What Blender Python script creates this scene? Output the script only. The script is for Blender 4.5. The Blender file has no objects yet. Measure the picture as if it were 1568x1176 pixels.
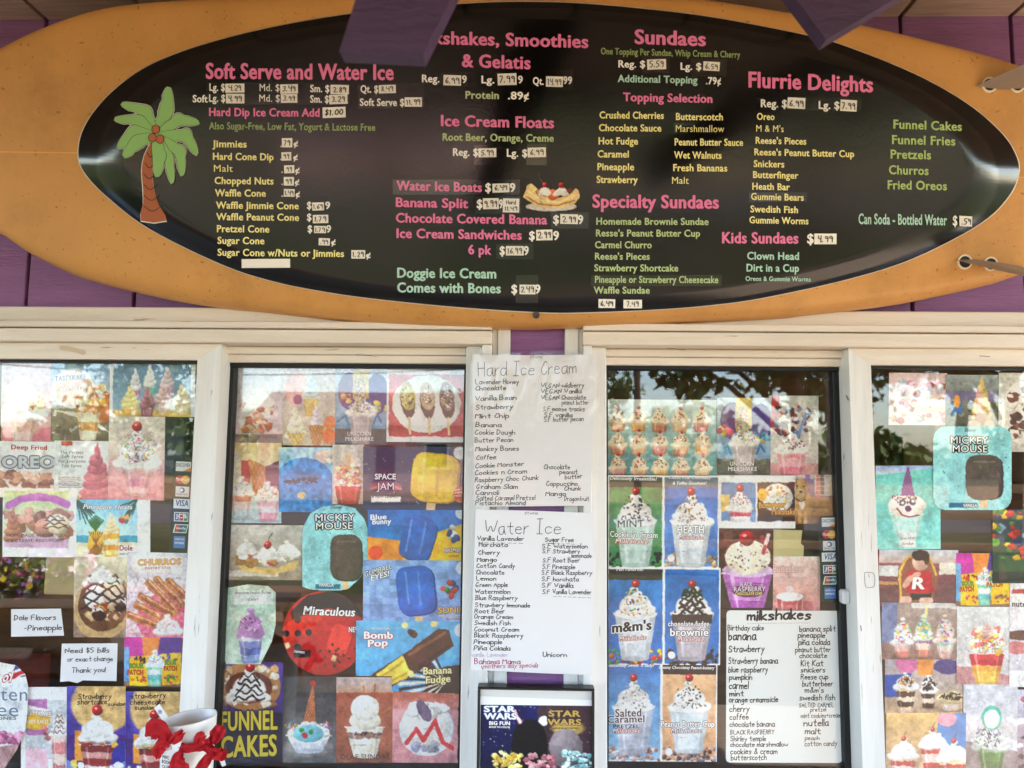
import bpy, bmesh, math, random
import numpy as np
from mathutils import Vector, Matrix
random.seed(7); RNG = np.random.default_rng(7)
R = math.radians
SC = bpy.context.scene
COL = SC.collection

# ------------------------------------------------------------------ camera, sky, sun, exposure
D = 1.33; EYE = 1.60
FPX = 1132.0; PW, PH = 1568.0, 1176.0
PITCH, ROLL, YAW = R(5.5), R(0.585), R(1.35)
_F = np.array([-math.sin(YAW)*math.cos(PITCH), math.cos(YAW)*math.cos(PITCH), math.sin(PITCH)])
_R0 = np.array([math.cos(YAW), math.sin(YAW), 0.0])
_U0 = np.cross(_R0, _F)
_R = math.cos(ROLL)*_R0 + math.sin(ROLL)*_U0
_U = -math.sin(ROLL)*_R0 + math.cos(ROLL)*_U0
CAMP = np.array([0.0, -D, EYE])
cam_d = bpy.data.cameras.new('camera'); cam = bpy.data.objects.new('camera', cam_d); COL.objects.link(cam)
cam_d.sensor_width = 36.0; cam_d.lens = 36.0*FPX/PW; cam_d.clip_start = 0.02; cam_d.clip_end = 900
cam.matrix_world = Matrix(((_R[0], _U[0], -_F[0], CAMP[0]), (_R[1], _U[1], -_F[1], CAMP[1]), (_R[2], _U[2], -_F[2], CAMP[2]), (0, 0, 0, 1)))
cam_d.dof.use_dof = True; cam_d.dof.focus_distance = 1.31; cam_d.dof.aperture_fstop = 6.0
SC.camera = cam
SUN_EL, SUN_AZ = R(50), R(72)          # azimuth measured from +Y, clockwise seen from above
W = bpy.data.worlds.new('World'); SC.world = W; W.use_nodes = True
nt = W.node_tree; nt.nodes.clear()
sky = nt.nodes.new('ShaderNodeTexSky'); sky.sky_type = 'NISHITA'; sky.sun_disc = False
sky.sun_elevation = SUN_EL; sky.sun_rotation = SUN_AZ; sky.air_density = 1.0; sky.dust_density = 1.2; sky.ozone_density = 1.0
bg = nt.nodes.new('ShaderNodeBackground'); bg.inputs[1].default_value = 0.14
wo = nt.nodes.new('ShaderNodeOutputWorld')
nt.links.new(sky.outputs[0], bg.inputs[0]); nt.links.new(bg.outputs[0], wo.inputs[0])
sd = bpy.data.lights.new('sun', 'SUN'); sd.energy = 2.8; sd.angle = R(0.53); sd.color = (1.0, 0.96, 0.9)
sun = bpy.data.objects.new('sun', sd); COL.objects.link(sun)
sdir = Vector((math.sin(SUN_AZ)*math.cos(SUN_EL), math.cos(SUN_AZ)*math.cos(SUN_EL), math.sin(SUN_EL)))
sun.rotation_euler = sdir.to_track_quat('Z', 'Y').to_euler(); sun.location = (0, -6, 8)
SC.view_settings.view_transform = 'Standard'; SC.view_settings.look = 'None'
SC.view_settings.exposure = 3.55; SC.view_settings.gamma = 1.0; SC.view_settings.use_curve_mapping = False
SC.render.engine = 'CYCLES'
SC.cycles.use_denoising = True
try:
    SC.cycles.denoiser = 'OPENIMAGEDENOISE'; SC.cycles.denoising_input_passes = 'RGB_ALBEDO_NORMAL'; SC.cycles.denoising_prefilter = 'ACCURATE'
except Exception: pass
SC.cycles.max_bounces = 8; SC.cycles.diffuse_bounces = 5; SC.cycles.transparent_max_bounces = 16
SC.cycles.caustics_reflective = False; SC.cycles.caustics_refractive = False

# ------------------------------------------------------------------ measuring: a picture point on a plane that stands in the place
def unp(px, py, Y):
    px = np.asarray(px, float); py = np.asarray(py, float)
    dx = (px - PW/2)/FPX; dy = -(py - PH/2)/FPX
    d = _F + dx[..., None]*_R + dy[..., None]*_U
    t = (np.asarray(Y, float) - CAMP[1])/d[..., 1]
    return CAMP + t[..., None]*d
def X(px, py, Y): return float(unp(px, py, Y)[0])
def Z(px, py, Y): return float(unp(px, py, Y)[2])
def refl(px, py, dist, Yg=0.01):       # where a ray mirrored by the glass stands 'dist' metres out from the wall
    p = unp(px, py, Yg); d = p - CAMP; d[1] = -d[1]; t = (-dist - p[1])/d[1]
    return p + t*d

# ------------------------------------------------------------------ materials
def lin(c):
    c = np.asarray(c, float)/255.0
    return np.where(c <= 0.04045, c/12.92, ((c+0.055)/1.055)**2.4)
_M = {}
def mat(key, rgb, rough=0.5, spec=0.5, metal=0.0, var=0.0, vscale=8.0, bump=0.0, bscale=60.0, stretch=(1, 1, 1), speck=0.0, sscale=90.0, scol=(40, 32, 25), coat=0.0, emit=0.0, grime=0.0):
    if key in _M: return _M[key]
    m = bpy.data.materials.new(key); m.use_nodes = True; n = m.node_tree; p = n.nodes['Principled BSDF']
    c = lin(rgb) if max(rgb) > 1.0 else np.array(rgb, float)
    p.inputs['Base Color'].default_value = (*c, 1); p.inputs['Roughness'].default_value = rough
    p.inputs['Specular IOR Level'].default_value = spec; p.inputs['Metallic'].default_value = metal
    p.inputs['Coat Weight'].default_value = coat
    if emit: p.inputs['Emission Color'].default_value = (*c, 1); p.inputs['Emission Strength'].default_value = emit
    if var or bump or speck or grime:
        tc = n.nodes.new('ShaderNodeTexCoord'); mp = n.nodes.new('ShaderNodeMapping'); mp.inputs['Scale'].default_value = stretch
        geo = n.nodes.new('ShaderNodeNewGeometry'); n.links.new(geo.outputs['Position'], mp.inputs['Vector'])
        col = None
        def noise(scale, detail=5, rough_=0.6):
            t = n.nodes.new('ShaderNodeTexNoise'); t.inputs['Scale'].default_value = scale; t.inputs['Detail'].default_value = detail; t.inputs['Roughness'].default_value = rough_
            n.links.new(mp.outputs[0], t.inputs['Vector']); return t
        def mixc(fac, a, b):
            x = n.nodes.new('ShaderNodeMix'); x.data_type = 'RGBA'
            n.links.new(fac, x.inputs[0])
            for s, i in ((a, 6), (b, 7)):
                if isinstance(s, tuple): x.inputs[i].default_value = s
                else: n.links.new(s, x.inputs[i])
            return x.outputs[2]
        def ramp(src, lo, hi):
            r = n.nodes.new('ShaderNodeMapRange'); r.inputs['From Min'].default_value = lo; r.inputs['From Max'].default_value = hi
            n.links.new(src, r.inputs['Value']); return r.outputs[0]
        col = (*c, 1)
        if var:
            t = noise(vscale); a = (*(c*(1-var)), 1); b = (*np.minimum(c*(1+var), 1), 1)
            col = mixc(ramp(t.outputs['Fac'], 0.3, 0.7), a, b)
        if grime:
            t = noise(3.1, 8, 0.72); g = (*(c*np.array([0.62, 0.56, 0.48])), 1)
            f = n.nodes.new('ShaderNodeMath'); f.operation = 'MULTIPLY'; f.inputs[1].default_value = grime
            n.links.new(ramp(t.outputs['Fac'], 0.5, 0.72), f.inputs[0]); col = mixc(f.outputs[0], col, g)
        if speck:
            t = noise(sscale, 3, 0.55); s = (*lin(scol), 1)
            f = n.nodes.new('ShaderNodeMath'); f.operation = 'MULTIPLY'; f.inputs[1].default_value = 0.75
            n.links.new(ramp(t.outputs['Fac'], 0.80-speck, 0.84-speck), f.inputs[0]); col = mixc(f.outputs[0], col, s)
        if not isinstance(col, tuple): n.links.new(col, p.inputs['Base Color'])
        if bump:
            t = noise(bscale, 6, 0.65); b = n.nodes.new('ShaderNodeBump'); b.inputs['Strength'].default_value = bump; b.inputs['Distance'].default_value = 0.004
            n.links.new(t.outputs['Fac'], b.inputs['Height']); n.links.new(b.outputs[0], p.inputs['Normal'])
    _M[key] = m
    return m
def ink(rgb, rough=0.45): return mat('ink_%d_%d_%d' % tuple(int(v) for v in rgb), tuple(float(v)+1e-6 for v in rgb), rough, 0.35)
def mat_print(rough=0.42):
    k = 'print_%g' % rough
    if k in _M: return _M[k]
    m = bpy.data.materials.new(k); m.use_nodes = True; n = m.node_tree; p = n.nodes['Principled BSDF']
    a = n.nodes.new('ShaderNodeVertexColor'); a.layer_name = 'Col'
    n.links.new(a.outputs['Color'], p.inputs['Base Color']); p.inputs['Roughness'].default_value = rough; p.inputs['Specular IOR Level'].default_value = 0.4
    _M[k] = m; return m
def mat_clear(key, fac, rough=0.0, tint=(1, 1, 1), bump=0.0, bscale=20.0, stretch=(1, 1, 1)):
    if key in _M: return _M[key]
    m = bpy.data.materials.new(key); m.use_nodes = True; n = m.node_tree; n.nodes.clear()
    o = n.nodes.new('ShaderNodeOutputMaterial'); mx = n.nodes.new('ShaderNodeMixShader'); t = n.nodes.new('ShaderNodeBsdfTransparent'); g = n.nodes.new('ShaderNodeBsdfGlossy')
    t.inputs[0].default_value = (*tint, 1); g.inputs['Roughness'].default_value = rough
    fr = n.nodes.new('ShaderNodeLayerWeight'); pw = n.nodes.new('ShaderNodeMath'); pw.operation = 'POWER'; pw.inputs[1].default_value = 5.0
    n.links.new(fr.outputs['Facing'], pw.inputs[0])
    ad = n.nodes.new('ShaderNodeMath'); ad.operation = 'MULTIPLY_ADD'; ad.use_clamp = True; ad.inputs[1].default_value = 0.7; ad.inputs[2].default_value = fac
    n.links.new(pw.outputs[0], ad.inputs[0]); n.links.new(ad.outputs[0], mx.inputs[0]); n.links.new(t.outputs[0], mx.inputs[1]); n.links.new(g.outputs[0], mx.inputs[2]); n.links.new(mx.outputs[0], o.inputs[0])
    if bump:
        geo = n.nodes.new('ShaderNodeNewGeometry'); mp = n.nodes.new('ShaderNodeMapping'); mp.inputs['Scale'].default_value = stretch; n.links.new(geo.outputs['Position'], mp.inputs['Vector'])
        tx = n.nodes.new('ShaderNodeTexNoise'); tx.inputs['Scale'].default_value = bscale; tx.inputs['Detail'].default_value = 2; n.links.new(mp.outputs[0], tx.inputs['Vector'])
        b = n.nodes.new('ShaderNodeBump'); b.inputs['Strength'].default_value = bump; b.inputs['Distance'].default_value = 0.01
        n.links.new(tx.outputs['Fac'], b.inputs['Height']); n.links.new(b.outputs[0], g.inputs['Normal'])
    _M[key] = m; return m

# ------------------------------------------------------------------ objects
def wpos(o):
    v = np.zeros(3)
    while o is not None: v += np.array(o.location); o = o.parent
    return v
def tag(o, label=None, cat=None, group=None, kind=None):
    if label: o['label'] = label
    if cat: o['category'] = cat
    if group: o['group'] = group
    if kind: o['kind'] = kind
    return o
def empty(name, loc, parent=None):
    o = bpy.data.objects.new(name, None); COL.objects.link(o); o.empty_display_size = 0.05
    loc = np.array(loc, float)
    if parent is not None: o.parent = parent; loc = loc - wpos(parent)
    o.location = loc; return o
def mk(name, V, Fc, m, parent=None, smooth=False, org=None):
    V = np.asarray(V, float)
    if parent is None: og = np.array([V[:, 0].mean(), V[:, 1].max(), V[:, 2].min()]) if org is None else np.array(org, float)
    else: og = wpos(parent)
    me = bpy.data.meshes.new(name)
    if isinstance(Fc, np.ndarray) and Fc.ndim == 2:
        k = Fc.shape[1]; me.vertices.add(len(V)); me.vertices.foreach_set('co', (V-og).astype(np.float32).ravel())
        me.loops.add(Fc.size); me.loops.foreach_set('vertex_index', Fc.astype(np.int32).ravel())
        me.polygons.add(len(Fc)); me.polygons.foreach_set('loop_start', np.arange(0, Fc.size, k, dtype=np.int32)); me.update(calc_edges=True)
    else:
        me.from_pydata([tuple(v) for v in (V-og)], [], Fc); me.update()
    if smooth: me.polygons.foreach_set('use_smooth', [True]*len(me.polygons))
    if m is not None: me.materials.append(m)
    o = bpy.data.objects.new(name, me); COL.objects.link(o)
    if parent is None: o.location = og
    else: o.parent = parent
    return o
def bmk(name, bm, m, parent=None, smooth=False, org=None):
    bm.verts.ensure_lookup_table(); bm.faces.ensure_lookup_table(); bm.verts.index_update()
    V = np.array([v.co[:] for v in bm.verts]); Fc = [[v.index for v in f.verts] for f in bm.faces]; bm.free()
    return mk(name, V, Fc, m, parent, smooth, org)
def box(name, x0, x1, y0, y1, z0, z1, m, parent=None, bev=0.0015, jit=0.0):
    x0, x1 = min(x0, x1), max(x0, x1); y0, y1 = min(y0, y1), max(y0, y1); z0, z1 = min(z0, z1), max(z0, z1)
    bm = bmesh.new(); bmesh.ops.create_cube(bm, size=1.0)
    for v in bm.verts: v.co = Vector(((x0+x1)/2 + v.co.x*(x1-x0), (y0+y1)/2 + v.co.y*(y1-y0), (z0+z1)/2 + v.co.z*(z1-z0)))
    b = min(bev, (x1-x0)*0.3, (y1-y0)*0.3, (z1-z0)*0.3)
    if b > 0: bmesh.ops.bevel(bm, geom=bm.edges[:], offset=b, segments=1, affect='EDGES')
    return bmk(name, bm, m, parent)
def slab(name, P2, yf, th, m, parent=None, org=None):    # outline in x,z (world) given thickness away from the viewer
    n = len(P2); P2 = np.asarray(P2, float)
    V = [(p[0], yf, p[1]) for p in P2] + [(p[0], yf+th, p[1]) for p in P2]
    a = 0.5*np.sum(P2[:, 0]*np.roll(P2[:, 1], -1) - np.roll(P2[:, 0], -1)*P2[:, 1])
    f = list(range(n)); b = [n+i for i in reversed(range(n))]; s = [[i, n+i, n+(i+1) % n, (i+1) % n] for i in range(n)]
    if a < 0: f = f[::-1]; b = b[::-1]; s = [q[::-1] for q in s]
    return mk(name, V, [f, b]+s, m, parent, org=org)
def tube(path, r, k=8):
    P = [np.array(p, float) for p in path]; V = []; Fc = []
    for i, p in enumerate(P):
        t = P[min(i+1, len(P)-1)] - P[max(i-1, 0)]; t = t/np.linalg.norm(t)
        a = np.cross(t, [0, 0, 1.0]) if abs(t[2]) < 0.9 else np.cross(t, [1.0, 0, 0]); a /= np.linalg.norm(a); b = np.cross(t, a)
        rr = r[i] if hasattr(r, '__len__') else r
        for j in range(k): V.append(p + rr*(math.cos(2*math.pi*j/k)*a + math.sin(2*math.pi*j/k)*b))
    for i in range(len(P)-1):
        for j in range(k): Fc.append([i*k+j, i*k+(j+1) % k, (i+1)*k+(j+1) % k, (i+1)*k+j])
    Fc.append(list(range(k))[::-1]); Fc.append([(len(P)-1)*k+j for j in range(k)])
    return np.array(V), Fc
def merge(lst):
    V = []; Fc = []; o = 0
    for v, f in lst:
        V.append(np.asarray(v)); Fc += [[i+o for i in q] for q in f]; o += len(v)
    return np.concatenate(V), Fc
def catmull(P, n=8, closed=False):
    P = np.asarray(P, float); N = len(P); out = []
    for i in range(N if closed else N-1):
        if closed: a, b, c, d = P[(i-1) % N], P[i], P[(i+1) % N], P[(i+2) % N]
        else: a, b, c, d = P[max(i-1, 0)], P[i], P[i+1], P[min(i+2, N-1)]
        for t in np.linspace(0, 1, n, endpoint=False):
            out.append(0.5*((2*b) + (-a+c)*t + (2*a-5*b+4*c-d)*t*t + (-a+3*b-3*c+d)*t**3))
    if not closed: out.append(P[-1])
    return np.array(out)

# ------------------------------------------------------------------ lettering: block letters and marker handwriting
_fc = {}
def block(text, off=0.022, shear=0.0):
    k = (text, off, shear)
    if k in _fc: return _fc[k]
    cu = bpy.data.curves.new('t', 'FONT'); cu.body = text; cu.size = 1.0; cu.offset = off; cu.resolution_u = 3; cu.shear = shear; cu.space_character = 1.06
    cu.fill_mode = 'FRONT' if hasattr(cu, 'fill_mode') else cu.fill_mode
    o = bpy.data.objects.new('t', cu); COL.objects.link(o)
    me = bpy.data.meshes.new_from_object(o.evaluated_get(bpy.context.evaluated_depsgraph_get()))
    V = np.array([v.co[:] for v in me.vertices]); Fc = [list(p.vertices) for p in me.polygons]
    bpy.data.objects.remove(o); bpy.data.curves.remove(cu); bpy.data.meshes.remove(me)
    _fc[k] = (V, Fc); return _fc[k]
def glyphs(text, off, shear=0.0, grow=0.0, thin=False):   # heavier weight by laying the letters a hair apart; third column = stacking order
    b = -0.004 if thin and not grow else min(off, 0.012); V, Fc = block(text, b, shear); d = (off-b)*1.15+grow
    if not grow and thin: d = min(d, 0.011)
    if d <= 0: return V, Fc
    if grow: dirs = [(math.cos(t)*d, math.sin(t)*d) for t in np.arange(8)*math.pi/4]
    else: dirs = [(-d, 0), (d, 0), (0, d*.45), (0, -d*.45), (0, 0)]
    L = []
    for i, (dx, dy) in enumerate(dirs): q = V.copy(); q[:, 0] += dx; q[:, 1] += dy; q[:, 2] = i; L.append((q, Fc))
    return merge(L)
_capref = {}
def caph(off):
    if off not in _capref:
        V, _ = block('H', min(off, 0.012)); _capref[off] = (V[:, 1].min(), V[:, 1].max())
    return _capref[off]
GL = {}
for row in """a4 45 25 04 01 10 30 43|45 41 50
b4 09 00|03 25 44 41 20 00
c4 44 25 04 01 20 41
d4 44 25 04 01 10 30 43|49 40
e4 03 43 44 25 04 01 20 41
f3 38 29 17 10|05 35
g4 45 25 03 11 31 44|45 4b 2d 0c
h4 09 00|03 25 44 40
i0 05 00|07 08
j2 25 2b 0d|27 28
k4 09 00|45 02 40
l0 09 00
m6 05 00|03 25 34 30|33 55 64 60
n4 05 00|03 25 44 40
o4 25 04 01 20 41 44 25
p4 05 0d|04 25 44 41 20 01
q4 45 25 03 11 31 44|45 4d
r3 05 00|03 25 35
s4 44 25 04 13 32 41 20 00
t4 28 21 30 40|05 45
u4 05 01 20 42|45 40
v4 05 20 45
w6 05 10 34 50 65
x4 05 40|45 00
y4 05 22|45 0d
z4 05 45 00 40
A6 00 39 60|14 44
B5 00 09|09 39 47 35 05|25 53 41 00
C5 57 39 15 03 20 40 52
D5 00 09|09 38 55 32 00
E5 59 09 00 50|05 45
F5 59 09 00|05 45
G6 57 39 15 03 20 40 53 33
H5 00 09|50 59|05 55
I4 09 49|29 20|00 40
J5 59 52 30 11
K5 00 09|59 04 50
L5 09 00 50
M6 00 09 34 69 60
N5 00 09 50 59
O6 39 16 03 30 63 66 39
P5 00 09 39 57 34 04
Q6 39 16 03 30 63 66 39|42 70
R5 00 09 39 57 35 05|25 50
S5 57 39 17 15 44 52 30 01
T6 09 69|39 30
U5 09 02 20 40 52 59
V6 09 30 69
W8 09 20 47 60 89
X5 00 59|09 50
Y6 09 35 69|35 30
Z5 09 59 00 50
04 29 06 03 20 43 46 29
12 07 19 10
24 07 29 47 45 00 40
34 08 29 47 25|25 43 20 01
44 09 05 45|49 40
54 49 09 05 35 43 20 00
64 39 16 02 20 42 34 03
74 09 49 10
84 25 07 29 47 25 02 20 42 25
94 46 25 07 29 47 46 40
.1 00 01
,1 01 0b
-3 04 34
&6 60 18 39 47 02 10 30 53
$4 48 28 07 34 42 20 01|2a 2b|29 2b|19 10
'1 09 07
!1 09 03|00 01
(2 2a 06 03 2b
)2 0a 26 23 0b
+4 22 26|04 44
/4 0b 49
~4 07 28 37 48""".split('\n'):
    ch, w = row[0], int(row[1]); st = []
    yy = {'a': -1, 'b': -2, 'c': -3, 'd': -4}
    for s in row[3:].split('|'):
        st.append([(int(q[0]), (yy[q[1]] if q[1] in yy else int(q[1]))) for q in s.split()])
    GL[ch] = (w, st)
GL['$'] = (4, [[(4, 7), (2, 8), (0, 6.5), (3.5, 4), (4, 2), (2, 1), (0, 2)], [(2, 9.5), (2, -0.5)]])
GL['ñ'] = (4, GL['n'][1] + [[(0, 7), (1.3, 8), (2.7, 7), (4, 8)]])
def ribbon(pts, w):
    P = np.asarray(pts, float)
    if len(P) > 2:
        for _ in range(2):
            Q = [P[0]]
            for a, b in zip(P[:-1], P[1:]): Q += [a*0.75+b*0.25, a*0.25+b*0.75]
            Q.append(P[-1]); P = np.array(Q)
    d = np.gradient(P, axis=0); L = np.linalg.norm(d, axis=1, keepdims=True); d = d/np.maximum(L, 1e-6)
    n = np.stack([-d[:, 1], d[:, 0]], 1)*w/2
    P = P.copy(); e0 = P[0]-d[0]*w*0.4; e1 = P[-1]+d[-1]*w*0.4
    A = P+n; B = P-n; k = len(P)
    V = np.concatenate([A, B, [e0+n[0]*0.5, e0-n[0]*0.5, e1+n[-1]*0.5, e1-n[-1]*0.5]])
    Fc = [[i, i+1, k+i+1, k+i] for i in range(k-1)] + [[2*k, 0, k, 2*k+1], [k-1, 2*k+2, 2*k+3, 2*k-1]]
    return V, Fc
def hand(text, wd=1.0, seed=None):     # handwriting in units: cap height 9, x from 0
    rs = random.Random(seed if seed is not None else text); x = 0.0; parts = []
    for ch in text:
        if ch == ' ': x += 3.6; continue
        if ch not in GL: ch = '-'
        w, st = GL[ch]; dy = rs.uniform(-0.35, 0.35); sc = rs.uniform(0.92, 1.1); sh = rs.uniform(-0.02, 0.12); sx = rs.uniform(0.9, 1.1)
        for s in st:
            pts = [(x + (p[0]*sx + sh*p[1] + rs.uniform(-.14, .14)), (p[1]*sc + dy + rs.uniform(-.14, .14))) for p in s]
            parts.append(ribbon(pts, wd))
        x += w*sx + 1.9
    V, Fc = merge(parts); return V, Fc
def lay(V2, x0, x1, yl, yr, cap, capu, mono=True):     # unit letters -> picture points along a baseline
    V2 = np.asarray(V2)[:, :2]; a, b = V2[:, 0].min(), V2[:, 0].max(); t = (V2[:, 0]-a)/max(b-a, 1e-6)
    px = x0 + t*(x1-x0); py = yl + t*(yr-yl) - (V2[:, 1]-capu[0])/(capu[1]-capu[0])*cap
    return px, py
def lettering(parent, text, col, x0, x1, yl, yr=None, cap=8, Y=0.0, style='b', off=0.022, w=1.0, shear=0.0, outline=None, ow=0.05, name='lettering', surf=None, lift=0.0):
    yr = yl if yr is None else yr
    if style == 'h': V, Fc = hand(text, w); cu = (0, 9); zz = np.arange(len(V))*0.0
    else: V, Fc = glyphs(text, off, shear, 0.0, 'M' in text and cap < 13); cu = caph(off); zz = V[:, 2]*2e-5
    px, py = lay(V, x0, x1, yl, yr, cap, cu)
    P = surf(px, py, lift+0.0006+zz) if surf else unp(px, py, Y-lift-0.0004-zz)
    o = mk(name, P, Fc, ink(col), parent)
    if outline is not None:
        wn = V[:, 0].max()-V[:, 0].min(); V, Fc = glyphs(text, off, shear, ow); x_ = (x1-x0)/max(wn, 1e-6)*(V[:, 0].max()-V[:, 0].min()-wn)/2
        px, py = lay(V, x0-x_, x1+x_, yl, yr, cap, cu); zz = V[:, 2]*1.5e-5
        P = surf(px, py, lift+0.0003+zz) if surf else unp(px, py, Y-lift-0.0002-zz)
        mk('lettering_outline', P, Fc, ink(outline), parent)
    return o
# ------------------------------------------------------------------ materials of the building
M_PURP = mat('purple_paint', (146, 98, 150), 0.55, 0.4, var=0.16, vscale=5, bump=1.0, bscale=34, stretch=(1, 1, 5.5), speck=0.085, sscale=70, scol=(38, 20, 40))
M_PURP2 = mat('purple_gloss', (66, 44, 74), 0.45, 0.5, var=0.22, vscale=12, bump=0.5, bscale=30, stretch=(1, 1, 4), speck=0.1, sscale=60, scol=(30, 20, 34))
M_TRIM = mat('trim_paint', (230, 219, 206), 0.48, 0.45, var=0.05, vscale=14, bump=0.22, bscale=45, stretch=(0.35, 1, 4.5), speck=0.105, sscale=34, scol=(120, 98, 70), grime=0.5)  # same paint as the uprights; warm light on the headers tinted into the base
M_TRIMV = mat('trim_paint_v', (228, 227, 225), 0.48, 0.45, var=0.05, vscale=14, bump=0.2, bscale=45, stretch=(4.5, 1, 0.35), speck=0.105, sscale=34, scol=(112, 92, 70), grime=0.42)
M_CEIL = mat('ceiling_stain', (190, 164, 148), 0.7, 0.3, var=0.22, vscale=16, bump=0.6, bscale=45, stretch=(0.6, 9, 1), speck=0.06, sscale=40, scol=(62, 40, 28))
M_GASK = mat('gasket', (14, 14, 15), 0.5, 0.4)
M_DARKW = mat('dark_groove', (48, 28, 52), 0.8, 0.2)
M_GLASS = mat_clear('window_glass', 0.044, 0.0)

ZC = 0.5*(Z(30, 11, 0.0) + Z(1520, 47, 0.0))
GP = 0.2032                                   # groove spacing of the siding
GX = X(205, 460, 0.0)
def zpx(y, Y, x=200): return Z(x, y, Y)
z_a = zpx(470, -0.022); z_ab = zpx(488.5, -0.036); z_bc = zpx(501, -0.036); z_cs = zpx(523, -0.03)

stand = empty('ice_cream_stand', (0, 0.0, 0.0))
tag(stand, 'purple grooved ice cream stand wall with cream window trim', 'building')
# siding boards: above the windows, in the strip between them, and below the counter
SEPT = [GX + GP*k for k in range(-15, 18)]
for xa in SEPT:
    box('siding_board', xa+0.0035, xa+GP-0.0035, -0.0002, 0.012, z_a-0.012, ZC+0.03, M_PURP, stand, 0.0012)
box('backing_board', SEPT[0], SEPT[-1]+GP, 0.0122, 0.02, z_a-0.012, ZC+0.03, M_DARKW, stand, 0)
xpl, xpr = X(781, 520, -0.004), X(865, 520, -0.004)
box('siding_board', xpl-0.03, xpr+0.03, -0.004, 0.012, 0.92, z_a-0.014, M_PURP2 if False else M_PURP, stand, 0.0012)
for xa in SEPT:
    box('siding_board', xa+0.0035, xa+GP-0.0035, -0.0002, 0.012, 0.0, 0.90, M_PURP, stand, 0.0012)
box('backing_board', SEPT[0], SEPT[-1]+GP, 0.0122, 0.02, 0.0, 0.90, M_DARKW, stand, 0)
# header mouldings over each window unit
XL0, XR0 = SEPT[0], SEPT[-1]+GP
xlu, xru = X(753.6, 510, -0.036), X(893, 510, -0.036)
ZB = 0.945                                     # underside of the window units
for (xa, xb) in ((XL0, xlu), (xru, XR0)):
    box('header_board', xa, xb, -0.022, -0.0004, z_ab-0.002, z_a, M_TRIM, stand, 0.002)
    box('header_board', xa, xb, -0.036, 0.0, z_bc+0.0005, z_ab-0.0022, M_TRIM, stand, 0.002)
    box('header_board', xa, xb-0.0004, -0.0295, 0.03, z_cs, z_bc-0.0015, M_TRIM, stand, 0.0015)
# casings beside the purple strip
for (pa, pb) in ((762, 781.5), (865, 886)):
    box('casing_board', X(pa, 520, -0.015), X(pb, 520, -0.015), -0.015, -0.0042, 0.90, z_a-0.016, M_TRIMV, stand, 0.0015)
for (pa, pb) in ((754.2, 761.6), (886.4, 892.6)):
    box('nailing_flange', X(pa, 520, -0.009), X(pb, 520, -0.009), -0.009, 0.004, 0.90, z_a-0.016, M_TRIMV, stand, 0.001)

zbb = Z(700, 1176, 0.03) - 0.012               # bottom of the glass of the inner panes
def sash_front(s):                              # outer sliding sash, mitred frame, nearer the viewer
    wn = empty('window', (0, 0, 0), stand)
    if s < 0: xi0, xi1, xo = X(337.5, 560, -0.012), X(302, 560, -0.012), XL0+1.0
    else: xi0, xi1, xo = X(1300, 560, -0.012), X(1333.5, 560, -0.012), XR0-1.0
    zt0 = z_cs-0.0006; zt1 = Z(150, 546.5, -0.012) if s < 0 else Z(1450, 563, -0.012)
    zt1 = 0.5*(Z(150, 546.5, -0.012)+Z(1450, 563, -0.012)); zb1 = ZB+0.045
    # stile and rail meet on a mitre
    P = [(xi0, zt0), (xi0, ZB), (xi1, zb1), (xi1, zt1)]
    mv = [(xi0, zt0), (xi1+(xi1-xi0)*0.0, zt1), (xi1, zb1), (xi0, ZB)]
    slab('stile', mv, -0.0122, 0.045, M_TRIMV, wn)
    g = 0.0004*(1 if s > 0 else -1)
    slab('rail', [(xi0+g, zt0), (xo, zt0), (xo, zt1), (xi1+g, zt1)], -0.012, 0.045, M_TRIM, wn)
    slab('rail', [(xi0+g, ZB), (xi1+g, zb1), (xo, zb1), (xo, ZB)], -0.012, 0.045, M_TRIM, wn)
    gk = 0.004
    e = 1 if s > 0 else -1
    xa = xi1; 
    box('gasket', xa, xo, 0.002, 0.014, zt1-0.0055, zt1-0.0002, M_GASK, wn, 0)
    box('gasket', xa-e*0.0, xa+e*gk*0.6, 0.002, 0.014, zb1, zt1-0.0056, M_GASK, wn, 0)
    box('glass_pane', xa, xo, 0.006, 0.0095, zb1, zt1-0.003, M_GLASS, wn, 0)
    return wn
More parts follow.
